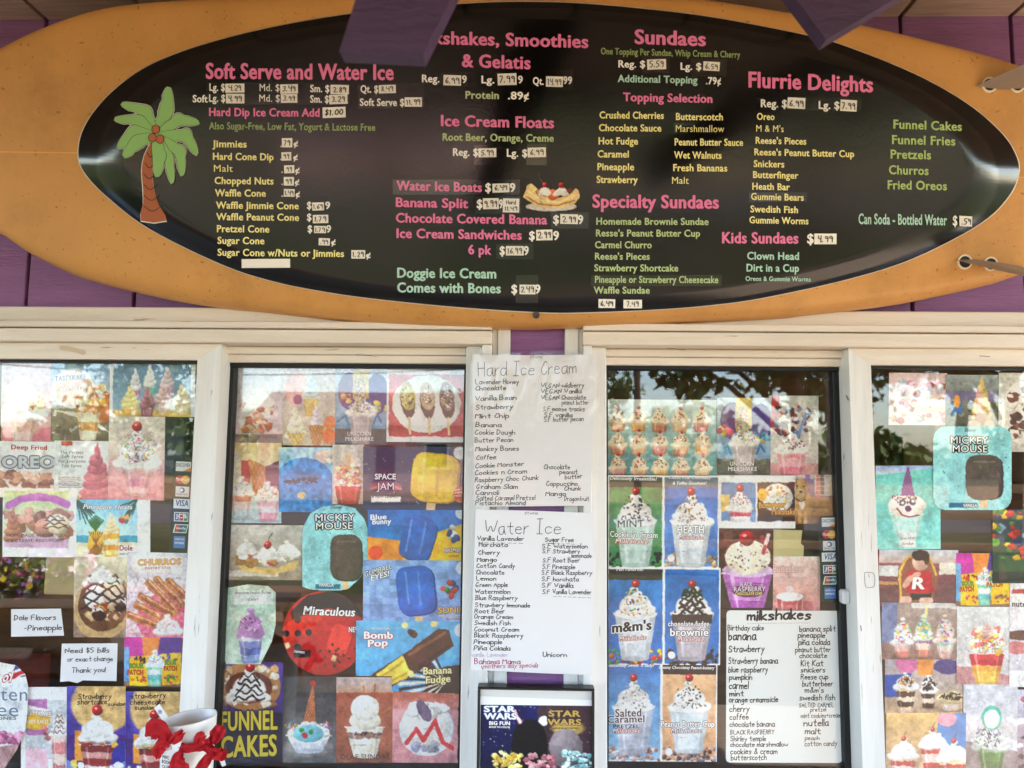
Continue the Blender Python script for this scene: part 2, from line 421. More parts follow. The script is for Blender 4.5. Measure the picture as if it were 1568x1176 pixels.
def sash_back(s):                               # inner pane set further back, with a black frame
    wn = empty('window', (0, 0, 0), stand)
    if s < 0: xa, xb = X(338, 560, 0.02), X(715, 600, 0.036)
    else: xa, xb = X(926, 600, 0.036), X(1300, 560, 0.02)
    zt0 = z_cs-0.0004; zt1 = 0.5*(Z(540, 554, 0.022)+Z(1110, 562, 0.022))
    zm = zt0*0.5+zt1*0.5
    box('rail', xa, xb, 0.012, 0.05, zm+0.0004, zt0-0.0003, M_TRIM, wn, 0.0015)
    box('rail', xa, xb, 0.020, 0.05, zt1, zm, M_TRIM, wn, 0.0015)
    box('gasket', xa, xb, 0.030, 0.052, zt1-0.0075, zt1-0.0003, M_GASK, wn, 0.001)
    box('gasket', xa, xb, 0.030, 0.052, zbb-0.02, zbb, M_GASK, wn, 0.001)
    for q, wd in ((xa, 0.021 if s < 0 else 0.0055), (xb, -0.0055 if s < 0 else -0.025)):
        box('gasket', q, q+wd, 0.032, 0.052, zbb+0.0002, zt1-0.0078, M_GASK, wn, 0.001)
    box('glass_pane', xa, xb, 0.040, 0.0435, zbb-0.003, zt1-0.004, M_GLASS, wn, 0)
    box('rail', xa, xb, 0.006, 0.05, ZB, zbb-0.0205, M_TRIM, wn, 0.0015)
    # jamb next to the middle of the wall, stepped
    if s < 0: j0, j1, j2 = X(715.5, 600, 0.03), X(738, 600, -0.006), X(753.4, 510, -0.026)
    else: j0, j1, j2 = X(925.5, 600, 0.03), X(905, 600, -0.006), X(893.2, 510, -0.026)
    box('jamb', j0, j1, -0.006, 0.05, ZB, z_cs-0.0005, M_TRIMV, wn, 0.0015)
    box('jamb', j1, j2, -0.026, 0.05, ZB, z_cs-0.0005, M_TRIMV, wn, 0.0015)
    return wn
for s in (-1, 1): sash_front(s); sash_back(s)
box('sill', XL0, XR0, -0.05, 0.06, ZB-0.035, ZB-0.0005, M_TRIM, stand, 0.003)

# serving counter under the windows
M_COUNT = mat('counter', (198, 190, 178), 0.4, 0.5, var=0.06, vscale=7, grime=0.3)
cnt = empty('serving_counter', (0, -0.2, 0.84)); tag(cnt, 'pale serving counter shelf under the windows', 'counter')
box('counter_top', XL0, XR0, -0.36, -0.001, 0.868, 0.905, M_COUNT, cnt, 0.004)
for bx_ in (-1.6, -0.55, 0.55, 1.6):
    slab('bracket', [(bx_-0.02, 0.867), (bx_+0.02, 0.867), (bx_+0.02, 0.62), (bx_-0.02, 0.62)], -0.30, 0.298, M_PURP, cnt)

# porch: grooved ceiling, beam, posts, deck
ceil_ = empty('porch_ceiling', (0, -1.8, ZC)); tag(ceil_, kind='structure')
PD = 3.3
for xa in SEPT:
    box('ceiling_board', xa+0.004, xa+GP-0.004, -PD, -0.0006, ZC, ZC+0.014, M_CEIL, ceil_, 0.0012)
box('ceiling_backing', XL0-0.1, XR0+0.1, -PD-0.2, 0.6, ZC+0.0145, ZC+0.09, mat('ceiling_dark', (60, 44, 34), 0.8), ceil_, 0)
M_DECK = mat('deck', (150, 130, 110), 0.75, 0.3, var=0.15, vscale=4, bump=0.2, bscale=30)
deck = box('porch_floor', XL0-0.2, XR0+0.2, -PD-0.3, -0.02, -0.16, 0.0, M_DECK, None, 0.004); tag(deck, kind='structure')
beam = box('porch_beam', XL0, XR0, -PD-0.14, -PD-0.002, ZC-0.16, ZC+0.012, M_PURP2, None, 0.004)
tag(beam, 'long purple beam along the outer edge of the porch roof', 'beam')
for k, px_ in enumerate((-3.6, 3.6)):
    p = box('porch_post', px_-0.05, px_+0.05, -PD-0.12, -PD-0.02, 0.0, ZC-0.161, M_PURP2, None, 0.006)
    tag(p, ('purple porch post at the left end of the outer beam', 'purple porch post at the right end of the outer beam')[k], 'post', 'posts of the porch')
# two purple timber braces reaching down in front of the menu
def brace(name, pts, Y, label, th=0.019):
    P = unp(np.array([p[0] for p in pts]), np.array([p[1] for p in pts]), Y)
    o = slab(name, [(q[0], q[2]) for q in P], Y-th, th, M_PURP2); tag(o, label, 'brace', 'purple braces under the porch roof'); return o
def up_to(px, py, dx, dy, Y, z):                # follow an edge up until it meets the ceiling
    a = unp(px, py, Y); b = unp(px+dx, py+dy, Y); t = (z-a[2])/(b[2]-a[2]); return px+dx*t, py+dy*t
Yb1 = -0.72
zb_ = ZC-0.0005
l1 = up_to(528, 96, 30, -96, Yb1, zb_); r1 = up_to(652, 102, 51, -102, Yb1, zb_)
brace('timber_brace', [(528, 96), (652, 102), r1, l1], Yb1, 'slanting purple timber brace end hiding the start of the smoothies heading')
Yb2 = -0.62
# a square cut timber, one corner pointing down, running up to the right
c0 = np.array([1254.0, 77.0]); e1 = np.array([-56.0, -75.0]); e2 = np.array([128.0, -77.0])
wl = c0 + e1*1.32
r2 = up_to(c0[0], c0[1], e2[0], e2[1], Yb2, zb_); l2 = up_to(wl[0], wl[1], e2[0], e2[1], Yb2, zb_)
brace('timber_brace', [tuple(wl), tuple(c0), r2, l2], Yb2, 'purple timber brace with its square corner pointing down near the sundaes heading')

# dim room behind the glass
M_ROOM = mat('room_wall', (120, 98, 80), 0.7, 0.3, var=0.2, vscale=3)
room = empty('shop_interior', (0, 1.4, 0)); tag(room, kind='structure')
box('floor', XL0, XR0, 0.10, 2.9, -0.1, 0.0, mat('room_floor', (92, 76, 62), 0.6), room, 0)
box('back_wall', XL0, XR0, 2.9, 3.0, 0.0, 2.6, M_ROOM, room, 0)
box('side_wall', XL0-0.1, XL0, 0.02, 3.0, 0.0, 2.6, M_ROOM, room, 0)
box('side_wall', XR0, XR0+0.1, 0.02, 3.0, 0.0, 2.6, M_ROOM, room, 0)
box('ceiling', XL0, XR0, 0.02, 3.0, 2.45, 2.55, mat('room_ceiling', (170, 160, 148), 0.7), room, 0)
M_SHELF = mat('shelf_wood', (116, 78, 46), 0.5, 0.4, var=0.25, vscale=6, stretch=(1, 1, 6), bump=0.1)
for k, (xa, xb, lab) in enumerate(((-1.9, -0.15, 'brown wooden shelf unit in the shop behind the left windows'), (0.2, 1.9, 'brown wooden shelf unit in the shop behind the right windows'))):
    sh = empty('shelf_unit', ((xa+xb)/2, 1.2, 0)); tag(sh, lab, 'shelf', 'shelf units inside the shop')
    for z in (0.75, 1.12, 1.5, 1.88): box('shelf', xa, xb, 0.95, 1.3, z, z+0.03, M_SHELF, sh, 0.002)
    for q in (xa, xb): box('side_panel', q-0.02, q+0.02, 0.94, 1.31, 0, 2.1, M_SHELF, sh, 0.002)
    box('back_panel', xa+0.021, xb-0.021, 1.301, 1.31, 0, 2.1, M_SHELF, sh, 0)
cnames = [((168, 62, 52), 'red'), ((212, 178, 120), 'tan'), ((96, 110, 132), 'slate blue'), ((198, 196, 188), 'white'), ((84, 58, 40), 'brown')]
for k in range(14):
    c, nm = cnames[k % 5]; side = -1 if k < 7 else 1; kk = k % 7
    xx = (-1.75+kk*0.235) if side < 0 else (0.32+kk*0.235)
    zz = (0.7805, 1.1505, 1.5305)[k % 3]
    b = box('carton', xx, xx+0.15+0.02*(k % 3), 1.0, 1.2, zz, zz+0.14+0.03*(k % 4), mat('carton%d' % (k % 5), c, 0.6, var=0.1), None, 0.004)
    box('lid_flap', xx+0.006, xx+0.07, 1.005, 1.19, zz+0.14+0.03*(k % 4)+0.0003, zz+0.145+0.03*(k % 4), mat('carton%d' % (k % 5), c), b, 0)
    tag(b, 'small %s carton on a shelf inside, %s along the %s shelf unit' % (nm, ('leftmost', 'second', 'third', 'middle', 'fifth', 'sixth', 'rightmost')[kk], 'left' if side < 0 else 'right'), 'carton', 'cartons on the shop shelves')

# ------------------------------------------------------------------ the yard in front of the stand (mirrored in the glass)
M_GRASS = mat('grass_ground', (60, 64, 30), 0.9, 0.2, var=0.35, vscale=1.2, bump=0.4, bscale=8)
g = mk('ground', [(-200, 40, -0.17), (200, 40, -0.17), (200, -400, -0.17), (-200, -400, -0.17)], [[3, 2, 1, 0]], M_GRASS); tag(g, kind='structure')
pt = mk('patio', [(-6, -PD-0.3, -0.155), (6, -PD-0.3, -0.155), (6, -8.0, -0.155), (-6, -8.0, -0.155)], [[3, 2, 1, 0]], mat('patio', (78, 64, 48), 0.8, 0.3, var=0.14, vscale=2.5)); tag(pt, kind='structure')
rd = mk('road', [(-200, -17, -0.16), (200, -17, -0.16), (200, -24, -0.16), (-200, -24, -0.16)], [[3, 2, 1, 0]], mat('asphalt', (72, 72, 74), 0.85, 0.3, var=0.2, vscale=2)); tag(rd, kind='structure')
fd = mk('field', [(-200, -26.5, -0.162), (200, -26.5, -0.162), (200, -50, -0.162), (-200, -50, -0.162)], [[3, 2, 1, 0]], mat('field', (138, 108, 72), 0.9, 0.2, var=0.2, vscale=.4)); tag(fd, kind='structure')
M_LEAF = [mat('leaf%d' % i, c, 0.6, 0.3) for i, c in enumerate(((92, 110, 54), (116, 130, 66), (74, 92, 46)))]
M_BARK = mat('bark', (86, 68, 52), 0.85, 0.2, var=0.25, vscale=9, bump=0.5, bscale=20)
def tree(x, y, h, rx, label, seed, lo=0.28, n=2600):
    rg = np.random.default_rng(seed); o = empty('tree', (x, y, -0.16)); tag(o, label, 'tree', 'trees across the yard')
    L = [tube([(x, y, -0.18), (x+0.1*rx, y, h*0.3), (x, y+0.05, h*0.8)], [0.05*rx+0.08, 0.04*rx+0.05, 0.03], 8)]
    for k in range(6):
        a = k*1.05+seed; zz = h*(0.3+0.06*k)
        L.append(tube([(x, y, zz), (x+math.cos(a)*rx*0.4, y+math.sin(a)*rx*0.4, zz+h*0.12), (x+math.cos(a)*rx*0.75, y+math.sin(a)*rx*0.75, zz+h*0.2)], [0.06, 0.045, 0.02], 6))
    mk('trunk', *merge(L), M_BARK, o, True)
    C = []
    nc = 34
    for k in range(nc):
        u = rg.normal(size=3); u /= np.linalg.norm(u); rr = rg.uniform(0.35, 1.0)
        C.append((x+u[0]*rx*rr, y+u[1]*rx*rr, h*(lo+(1-lo)*0.5)+u[2]*h*(1-lo)*0.5*rr, rg.uniform(0.16, 0.34)*rx))
    C = np.array(C)
    for q in range(3):
        m_ = n//3; idx = rg.integers(0, nc, m_); d = rg.normal(size=(m_, 3)); d /= np.linalg.norm(d, axis=1, keepdims=True)
        P = C[idx, :3] + d*C[idx, 3:4]*rg.uniform(0.4, 1.0, (m_, 1)); s = rg.uniform(0.1, 0.2, (m_, 1))*0.55*max(rx/2, 0.6)
        a = rg.normal(size=(m_, 3)); a /= np.linalg.norm(a, axis=1, keepdims=True); b = np.cross(a, rg.normal(size=(m_, 3))); b /= np.linalg.norm(b, axis=1, keepdims=True)
        V = np.stack([P-a*s*1.5, P-b*s*0.7, P+a*s*1.5, P+b*s*0.7], 1).reshape(-1, 3)
        mk('crown', V, np.arange(m_*4).reshape(-1, 4), M_LEAF[q], o)
tree(4.2, -10.8, 6.5, 2.3, 'broad leafy tree beside the road, mirrored in the right windows', 3)
tree(9.0, -13.0, 8.0, 2.9, 'tall dense tree at the far right, mirrored in the rightmost window', 5)
tree(1.9, -28.0, 7.5, 2.6, 'small round tree beyond the road, mirrored near the centre', 8)
tree(16.0, -27.0, 11.0, 4.0, 'large dark tree beyond the road on the far right', 12)
tree(-20.0, -36.0, 8.0, 3.4, 'distant tree beyond the road on the far left', 15)
tree(-2.5, -48.0, 8.0, 3.6, 'distant pale tree standing alone beyond the house', 21)
# far wood, added along the horizon to cut the low sky mirrored in the glass
rg = np.random.default_rng(9); m_ = 9000
tx_ = rg.uniform(-95, 95, m_); top_ = 4.2+1.6*np.sin(tx_*.13)+1.2*np.sin(tx_*.41+1)+rg.normal(0, .5, m_); P = np.stack([tx_, rg.uniform(-74, -66, m_), -0.2+np.maximum(top_, 1.5)*np.sqrt(rg.uniform(0, 1, m_))], 1)
a = rg.normal(size=(m_, 3)); a /= np.linalg.norm(a, axis=1, keepdims=True); b = np.cross(a, rg.normal(size=(m_, 3))); b /= np.linalg.norm(b, axis=1, keepdims=True); s_ = rg.uniform(.35, .75, (m_, 1))
tl = mk('treeline', np.stack([P-a*s_, P-b*s_*.7, P+a*s_, P+b*s_*.7], 1).reshape(-1, 3), np.arange(m_*4).reshape(-1, 4), M_LEAF[0]); tag(tl, 'low dark wood added along the horizon to cut the sky', 'treeline', kind='stuff')
# utility poles and wires
M_POLE = mat('pole_wood', (92, 76, 62), 0.8, 0.2)
for k, px_ in enumerate((-26.0, 4.0, 34.0)):
    po = empty('utility_pole', (px_, -26, -0.16)); tag(po, 'wooden utility pole across the road, %s' % ('far left', 'nearly straight across', 'far right')[k], 'utility pole', 'utility poles along the road')
    mk('pole', *tube([(px_, -26, -0.18), (px_, -26, 9.0)], [0.15, 0.1], 10), M_POLE, po, True)
    box('crossarm', px_-0.06, px_+0.06, -27.1, -24.9, 8.3, 8.42, M_POLE, po, 0.01)
for k, (yy, zz) in enumerate(((-25.0, 8.45), (-25.9, 8.75), (-27.0, 8.45), (-25.9, 7.2), (-25.9, 6.5), (-25.9, 5.9))):
    pts = []
    for t in np.linspace(0, 2, 41): pts.append((-26+30*t, yy, zz - 0.9*4*((t % 1.0)*(1-(t % 1.0))) - 0.1*k))
    w_ = mk('overhead_wire', *tube(pts, 0.022+0.008*(k > 2), 5), mat('wire', (24, 24, 26), 0.5)); tag(w_, 'black overhead wire along the road, %s of the six' % ('front high', 'top', 'rear high', 'third lowest', 'second lowest', 'lowest')[k], 'wire', 'overhead wires')
# a pinkish house across the road
hs = empty('house', (-7.5, -34, -0.16)); tag(hs, 'single storey pinkish house with brown roof across the road', 'house')
M_HW = mat('house_wall', (206, 170, 160), 0.8, 0.2, var=0.06)
box('wall', -13, -2.5, -40, -34, -0.17, 3.0, M_HW, hs, 0)
mk('roof', [(-13.5, -33.4, 2.95), (-2, -33.4, 2.95), (-2, -40.6, 2.95), (-13.5, -40.6, 2.95), (-13.5, -37, 4.8), (-2, -37, 4.8)], [[0, 1, 5, 4], [2, 3, 4, 5], [0, 4, 3], [1, 2, 5], [3, 2, 1, 0]], mat('roof_brown', (112, 84, 74), 0.8), hs)
for xx in (-11.8, -9.0, -4.4): 
    w_ = box('window', xx-0.6, xx+0.6, -33.99, -33.93, 0.9, 2.2, mat('white_paint', (225, 225, 220), 0.5), hs, 0.01); box('pane', xx-0.5, xx+0.5, -33.93, -33.92, 1.0, 2.1, mat('dark_pane', (34, 40, 48), 0.1), w_, 0)
d_ = box('door', -7.3, -6.4, -33.99, -33.93, -0.16, 2.0, mat('door_red', (128, 52, 46), 0.5), hs, 0.01)
# rail fence on the lawn
fn = empty('rail_fence', (5.5, -10.0, -0.16)); tag(fn, 'low weathered rail fence on the lawn', 'fence')
M_FEN = mat('fence_wood', (148, 118, 92), 0.8, 0.2, var=0.2, vscale=6)
for k in range(6): box('post', 1.0+2.0*k-0.06, 1.0+2.0*k+0.06, -10.06, -9.94, -0.17, 0.95, M_FEN, fn, 0.01)
for z in (0.25, 0.72): box('rail', 0.9, 11.1, -9.93, -9.88, z, z+0.12, M_FEN, fn, 0.008)
# picnic table and a flower box on the patio
tp = refl(70, 1000, 2.6); tx, ty = float(tp[0]), -3.9
pn = empty('picnic_table', (tx, ty, -0.155)); tag(pn, 'brown plank picnic table on the patio', 'table')
M_PIC = mat('picnic_wood', (122, 82, 50), 0.65, 0.3, var=0.3, vscale=6, stretch=(1, 8, 1), bump=0.2)
for k in range(5): box('plank', tx-0.9, tx+0.9, ty-0.37+0.15*k, ty-0.37+0.15*k+0.138, 0.56, 0.60, M_PIC, pn, 0.004)
for sgn in (-1, 1):
    for k in range(2): box('bench_plank', tx-0.9, tx+0.9, ty+sgn*0.68-0.14+0.145*k, ty+sgn*0.68-0.14+0.145*k+0.135, 0.26, 0.30, M_PIC, pn, 0.004)
for xx in (-0.7, 0.7):
    box('cross_beam', tx+xx-0.02, tx+xx+0.02, ty-0.85, ty+0.85, 0.17, 0.258, M_PIC, pn, 0.003)
    box('top_beam', tx+xx-0.02, tx+xx+0.02, ty-0.36, ty+0.36, 0.47, 0.558, M_PIC, pn, 0.003)
    for sgn in (-1, 1): mk('leg', *tube([(tx+xx+0.045, ty+sgn*0.62, -0.155), (tx+xx+0.045, ty+sgn*0.22, 0.55)], 0.04, 4), M_PIC, pn)
fp = refl(45, 868, 4.2)
fb = empty('flower_box', (float(fp[0]), -4.2, -0.155)); tag(fb, 'raised flower box full of pink, white and yellow flowers', 'planter')
fx, fz = float(fp[0]), float(fp[2])
box('trough', fx-0.75, fx+0.55, -4.4, -4.05, fz-0.55, fz-0.26, M_PIC, fb, 0.01)
for xx in (-0.65, 0.45):
    for yy in (-4.36, -4.1): box('leg', fx+xx-0.03, fx+xx+0.03, yy-0.03, yy+0.03, -0.156, fz-0.551, M_PIC, fb, 0.005)
rg = np.random.default_rng(4)
fcols = [(214, 92, 150), (236, 226, 228), (220, 196, 60), (150, 90, 170), (70, 100, 44), (96, 120, 52)]
for q, c in enumerate(fcols):
    m_ = 160 if q < 4 else 420
    P = np.stack([rg.uniform(fx-0.78, fx+0.58, m_), rg.uniform(-4.45, -4.0, m_), fz-0.3+rg.uniform(0, 0.42, m_)*(1 if q < 4 else 0.85)], 1)
    a = rg.normal(size=(m_, 3)); a /= np.linalg.norm(a, axis=1, keepdims=True); b = np.cross(a, rg.normal(size=(m_, 3))); b /= np.linalg.norm(b, axis=1, keepdims=True); s = 0.028
    o = mk('blossoms' if q < 4 else 'foliage', np.stack([P-a*s, P-b*s, P+a*s, P+b*s], 1).reshape(-1, 3), np.arange(m_*4).reshape(-1, 4), mat('flower%d' % q, c, 0.6), fb); o['kind'] = 'stuff'
# ------------------------------------------------------------------ the surfboard menu
YB = -0.022; TH = 0.042; DOME = 0.002; LEAN = math.tan(R(12.5)); ZLO = Z(820, 500, -0.03)      # the board leans out at the top
TOPP = [(-132, 236), (-128, 200), (-112, 168), (-85, 136), (-45, 104), (0, 80), (67, 45), (149, 16), (220, 5), (300, -1), (450, -9), (600, -14), (750, -15), (900, -11), (1050, -4), (1168, 12.8), (1321, 39.5), (1423, 64), (1500, 84), (1568, 106), (1640, 136), (1690, 162)]
BOTP = [(-132, 237), (-128, 262), (-112, 288), (-85, 312), (-45, 337), (7, 362), (41, 386), (102, 416.6), (143, 430), (212, 447), (280, 460.8), (357, 471), (400, 475), (580, 494), (781, 501.7), (863, 500.4), (980, 495), (1191, 485), (1244, 479), (1346, 468), (1423, 455), (1525, 432), (1568, 418), (1640, 395), (1690, 374)]
_o = unp(0, 233, -0.11); _e = unp(1568, 272, -0.11)
uh = np.array([_e[0]-_o[0], _e[2]-_o[2]]); uh /= np.linalg.norm(uh); vh = np.array([-uh[1], uh[0]])
c0_ = np.array([_o[0], _o[2]])
def touv(P):
    q = np.stack([P[..., 0]-c0_[0], P[..., 2]-c0_[1]], -1); return q @ uh, q @ vh
def spl(pts):
    s = catmull(pts, 10); P = unp(s[:, 0], s[:, 1], -0.05)
    for _ in range(4): P = unp(s[:, 0], s[:, 1], YB-0.022-LEAN*np.maximum(P[:, 2]-ZLO, 0))
    u, v = touv(P); k = np.argsort(u); return u[k], v[k]
TU, TV = spl(TOPP); BU, BV = spl(BOTP)
U0, U1 = max(TU[0], BU[0]), min(TU[-1], BU[-1])
def sprof(a): return np.sqrt(np.clip(1-np.abs(a)**34, 0, 1))
def surf_y(P):
    u, v = touv(P); t = np.interp(u, TU, TV); b = np.interp(u, BU, BV); h = np.maximum((t-b)/2, 1e-3); s = np.clip((v-(t+b)/2)/h, -1, 1)
    tp = np.clip((u-U0)/0.12, 0.05, 1)**0.5
    return YB - LEAN*np.maximum(P[..., 2]-ZLO, 0) - TH*tp*sprof(s) - DOME*(1-s*s)*np.minimum(h/0.28, 1)
def onboard(px, py, lift=0.0):
    P = unp(px, py, -0.09)
    for _ in range(9): P = unp(px, py, surf_y(P)-lift)
    return P
M_FOAM = mat('surfboard_orange', (208, 150, 80), 0.42, 0.45, var=0.1, vscale=3.5, bump=0.05, bscale=30, speck=0.135, sscale=130, scol=(140, 84, 34), grime=0.75)
sign = empty('surfboard_menu_sign', (float(unp(790, 250, YB)[0]), YB, float(unp(790, 500, YB)[2])))
tag(sign, 'orange surfboard sign with black oval ice cream menu mounted above the windows', 'menu sign')
US = np.concatenate([U0+(np.linspace(0, 1, 14)**2)*0.18, np.linspace(U0+0.19, U1, 80)]); V = []; ring = 44
for u in US:
    t = np.interp(u, TU, TV); b = np.interp(u, BU, BV); h = max((t-b)/2, 1e-3); mid = (t+b)/2; tp = float(np.clip((u-U0)/0.12, 0.05, 1))**0.5
    for j in range(ring):
        a = 2*math.pi*j/ring; sx = math.copysign(abs(math.cos(a))**0.55, math.cos(a)); v = mid+h*sx; w = c0_+u*uh+v*vh
        if math.sin(a) >= 0: y = YB - TH*tp*float(sprof(sx)) - DOME*(1-sx*sx)*min(h/0.28, 1)
        else: y = YB + 0.022*tp*float(sprof(sx))
        V.append((w[0], y - LEAN*max(w[1]-ZLO, 0), w[1]))
Fc = [[i*ring+j, i*ring+(j+1) % ring, (i+1)*ring+(j+1) % ring, (i+1)*ring+j] for i in range(len(US)-1) for j in range(ring)]
Fc += [list(range(ring))[::-1], [(len(US)-1)*ring+j for j in range(ring)]]
mk('board', V, Fc, M_FOAM, sign, True)
for xx_ in (-0.55, 0.5):
    box('mounting_block', xx_-0.03, xx_+0.03, -0.115, -0.001, ZLO+0.36, ZLO+0.44, mat('block', (120, 92, 60), .7), sign, .002)
# raised centre line of the board
for (xa, xb, ya, yb) in ((-125, 119, 231, 234), (1561, 1680, 271.5, 275)):
    xs = np.linspace(xa, xb, 24); ys = np.linspace(ya, yb, 24)
    A = onboard(xs, ys-0.9, 0.0006); B = onboard(xs, ys+0.9, 0.0006)
    mk('stringer_line', np.concatenate([A, B]), [[i, 24+i, 25+i, i+1] for i in range(23)], mat('stringer', (236, 168, 92), 0.4), sign)
PAN = catmull([(120, 235), (129, 195), (160, 152), (208, 112), (265, 84), (340, 60), (420, 41), (510, 25), (600, 14), (740, 4), (830, 3), (900, 6), (1000, 15), (1100, 28), (1230, 53), (1290, 69), (1400, 113), (1480, 158), (1530, 200), (1553, 232), (1560, 262), (1545, 300), (1500, 343), (1400, 395), (1300, 427), (1168, 456), (1080, 468), (1000, 474), (900, 478), (830, 478), (700, 470), (580, 458), (500, 447), (420, 431), (340, 405), (230, 351), (165, 302), (130, 265)], 6, True)
pc = np.array([815.0, 245.0])
def panel(scale_px, lift, m, name, nr=9):
    N = len(PAN); d = PAN-pc; L = np.linalg.norm(d, axis=1, keepdims=True); out = pc+d*(1+scale_px/L); Q = []
    for k in range(nr+1): Q.append(pc+(out-pc)*(k/nr if k else 0.001))
    Q = np.array(Q).reshape(-1, 2); P = onboard(Q[:, 0], Q[:, 1], lift); E = P[-N:].copy(); E[:, 1] += lift*0.8
    P = np.concatenate([P, E])
    F_ = [[k*N+i, k*N+(i+1) % N, (k+1)*N+(i+1) % N, (k+1)*N+i] for k in range(nr+1) for i in range(N)]
    F_.append([i for i in range(N)][::-1]); return mk(name, P, F_, m, sign, True)
M_BLACK = mat('menu_black', (13, 11, 9), 0.14, 0.5, bump=0.035, bscale=95, speck=0.0)
_n = M_BLACK.node_tree; _p = _n.nodes['Principled BSDF']
_t = _n.nodes.new('ShaderNodeTexNoise'); _t.inputs['Scale'].default_value = 6; _t.inputs['Detail'].default_value = 6
_g = _n.nodes.new('ShaderNodeNewGeometry'); _n.links.new(_g.outputs['Position'], _t.inputs['Vector'])
_r = _n.nodes.new('ShaderNodeMapRange'); _r.inputs['From Min'].default_value = 0.3; _r.inputs['From Max'].default_value = 0.7; _r.inputs['To Min'].default_value = 0.09; _r.inputs['To Max'].default_value = 0.24
_n.links.new(_t.outputs['Fac'], _r.inputs['Value']); _n.links.new(_r.outputs[0], _p.inputs['Roughness'])
panel(1.6, 0.0012, mat('panel_edge', (226, 214, 196), 0.5), 'panel_edge')
panel(0.0, 0.0026, M_BLACK, 'menu_panel')
BL = 0.0028
PINK = (236, 128, 176); YEL = (252, 242, 166); GRN = (186, 208, 152); WHT = (252, 250, 246); MINT = (178, 220, 204)
def bt(t, c, x0, x1, yl, yr=None, cap=11, off=0.03, shear=0.0):
    lettering(sign, t, c, x0, x1, yl, yr, cap, surf=onboard, lift=BL, off=off, shear=shear)
M_STK = mat('sticker_paper', (252, 248, 240), 0.6, 0.3)
M_STICKTAPE = mat_clear('clear_tape', 0.045, 0.12)
def sticker(x0, y0, x1, y1, txt, rot=0.0, lines=None):
    pts = np.array([(x0, y0), (x1, y0), (x1, y1), (x0, y1)], float); c = pts.mean(0); a = R(rot); M = np.array([[math.cos(a), -math.sin(a)], [math.sin(a), math.cos(a)]])
    pts = (pts-c) @ M.T + c; P = onboard(pts[:, 0], pts[:, 1], BL+0.0012); Q = P.copy(); Q[:, 1] += 0.0008
    s = mk('price_sticker', np.concatenate([P, Q]), [[3, 2, 1, 0], [0, 1, 5, 4], [1, 2, 6, 5], [2, 3, 7, 6], [3, 0, 4, 7]], M_STK, sign)
    w, h = x1-x0, y1-y0
    rows = lines or ([(txt, y1-h*0.2, h*0.58)] if txt else [])
    for t, yb, cp in rows:
        tw = min(w*0.82, cp*0.62*len(t)); lettering(s, t, (26, 24, 26), (x0+x1)/2-tw/2, (x0+x1)/2+tw/2, yb, yb+R(rot)*tw, cp, style='h', w=1.3, surf=onboard, lift=BL+0.0014)
def tape(x0, y0, x1, y1):
    pts = np.array([(x0, y0), (x1, y0), (x1, y1), (x0, y1)], float); P = onboard(pts[:, 0], pts[:, 1], BL+0.0022)
    mk('clear_tape', P, [[3, 2, 1, 0]], M_STICKTAPE, sign)
# --- soft serve column
bt('Soft Serve and Water Ice', PINK, 315, 603, 120.5, 122.5, 24, 0.036)
for t, x0, x1, y in (('Lg. $', 320.5, 344.5, 139), ('Md. $', 397.5, 428, 139.5), ('Sm. $', 475, 504.5, 141), ('Qt. $', 552, 579, 141.7), ('Soft', 295, 318, 156.6), ('Lg. $', 320, 345, 155.7), ('Md. $', 397, 428.5, 155.7), ('Sm. $', 475, 503.5, 157), ('Soft Serve $', 551, 619, 162)):
    bt(t, WHT, x0, x1, y, y+0.4, 11.2)
for a in ((345, 128, 374, 141.5, '4.29'), (429, 129, 456, 143, '3.49'), (506, 130, 534, 144, '2.89'), (580, 130, 606, 142.5, '8.49'), (346, 143.5, 374, 158, '4.99'), (430, 144, 455, 157, '3.99'), (504, 145, 532, 159, '3.29'), (619.5, 149, 646, 163, '11.99'), (494, 164, 529, 180, '$1.00')): sticker(*a, rot=random.uniform(-2, 2))
tape(316, 126, 536, 160); tape(548, 127, 650, 166)
bt('Hard Dip Ice Cream Add', PINK, 320, 489.5, 177.7, 178.7, 12.6, 0.036)
bt('Also Sugar-Free, Low Fat, Yogurt & Lactose Free', (150, 172, 116), 320, 574.7, 198, 200.4, 11, 0.03)
for t, x0, x1, y in (('Jimmies', 325, 378, 225.4), ('Hard Cone Dip', 326, 419, 244.7), ('Malt', 327.5, 356.5, 263), ('Chopped Nuts', 328.5, 419, 281.7), ('Waffle Cone', 329, 407, 300.5), ('Waffle Jimmie Cone', 330.5, 457.6, 319.3), ('Waffle Peanut Cone', 331, 458, 337), ('Pretzel Cone', 332, 412.5, 355.4), ('Sugar Cone', 333, 405, 373.4), ('Sugar Cone w/Nuts or Jimmies', 333, 527, 391.6)):
    bt(t, YEL, x0, x1, y, y+(x1-x0)*0.01, 10.8)
for a in ((431.6, 211.5, 447.5, 225.4, '79'), (431, 233, 446, 245.6, '99'), (435, 253, 450.5, 265, '99'), (434.5, 271, 450, 284, '99'), (434.5, 289.5, 451, 301, '1.49'), (478, 310, 496, 322, '1.69'), (479, 329, 502.5, 341.5, '1.79'), (481, 346, 499, 356.8, '1.79'), (488, 364.7, 505, 375.6, '.99'), (538, 383, 559, 395.8, '1.29'), (370, 396.5, 444, 410, '')): sticker(*a, rot=random.uniform(-2, 2))
for x0, y in ((449.5, 224), (449, 245), (452, 265), (451.5, 283), (452.5, 301.5), (507, 375), (560.5, 395)): bt('¢', WHT, x0, x0+7, y, y, 9)
for x0, y in ((429, 225), (429, 245), (431, 264.5), (431, 283), (431, 301)): bt('.', WHT, x0, x0+2, y, y, 9)
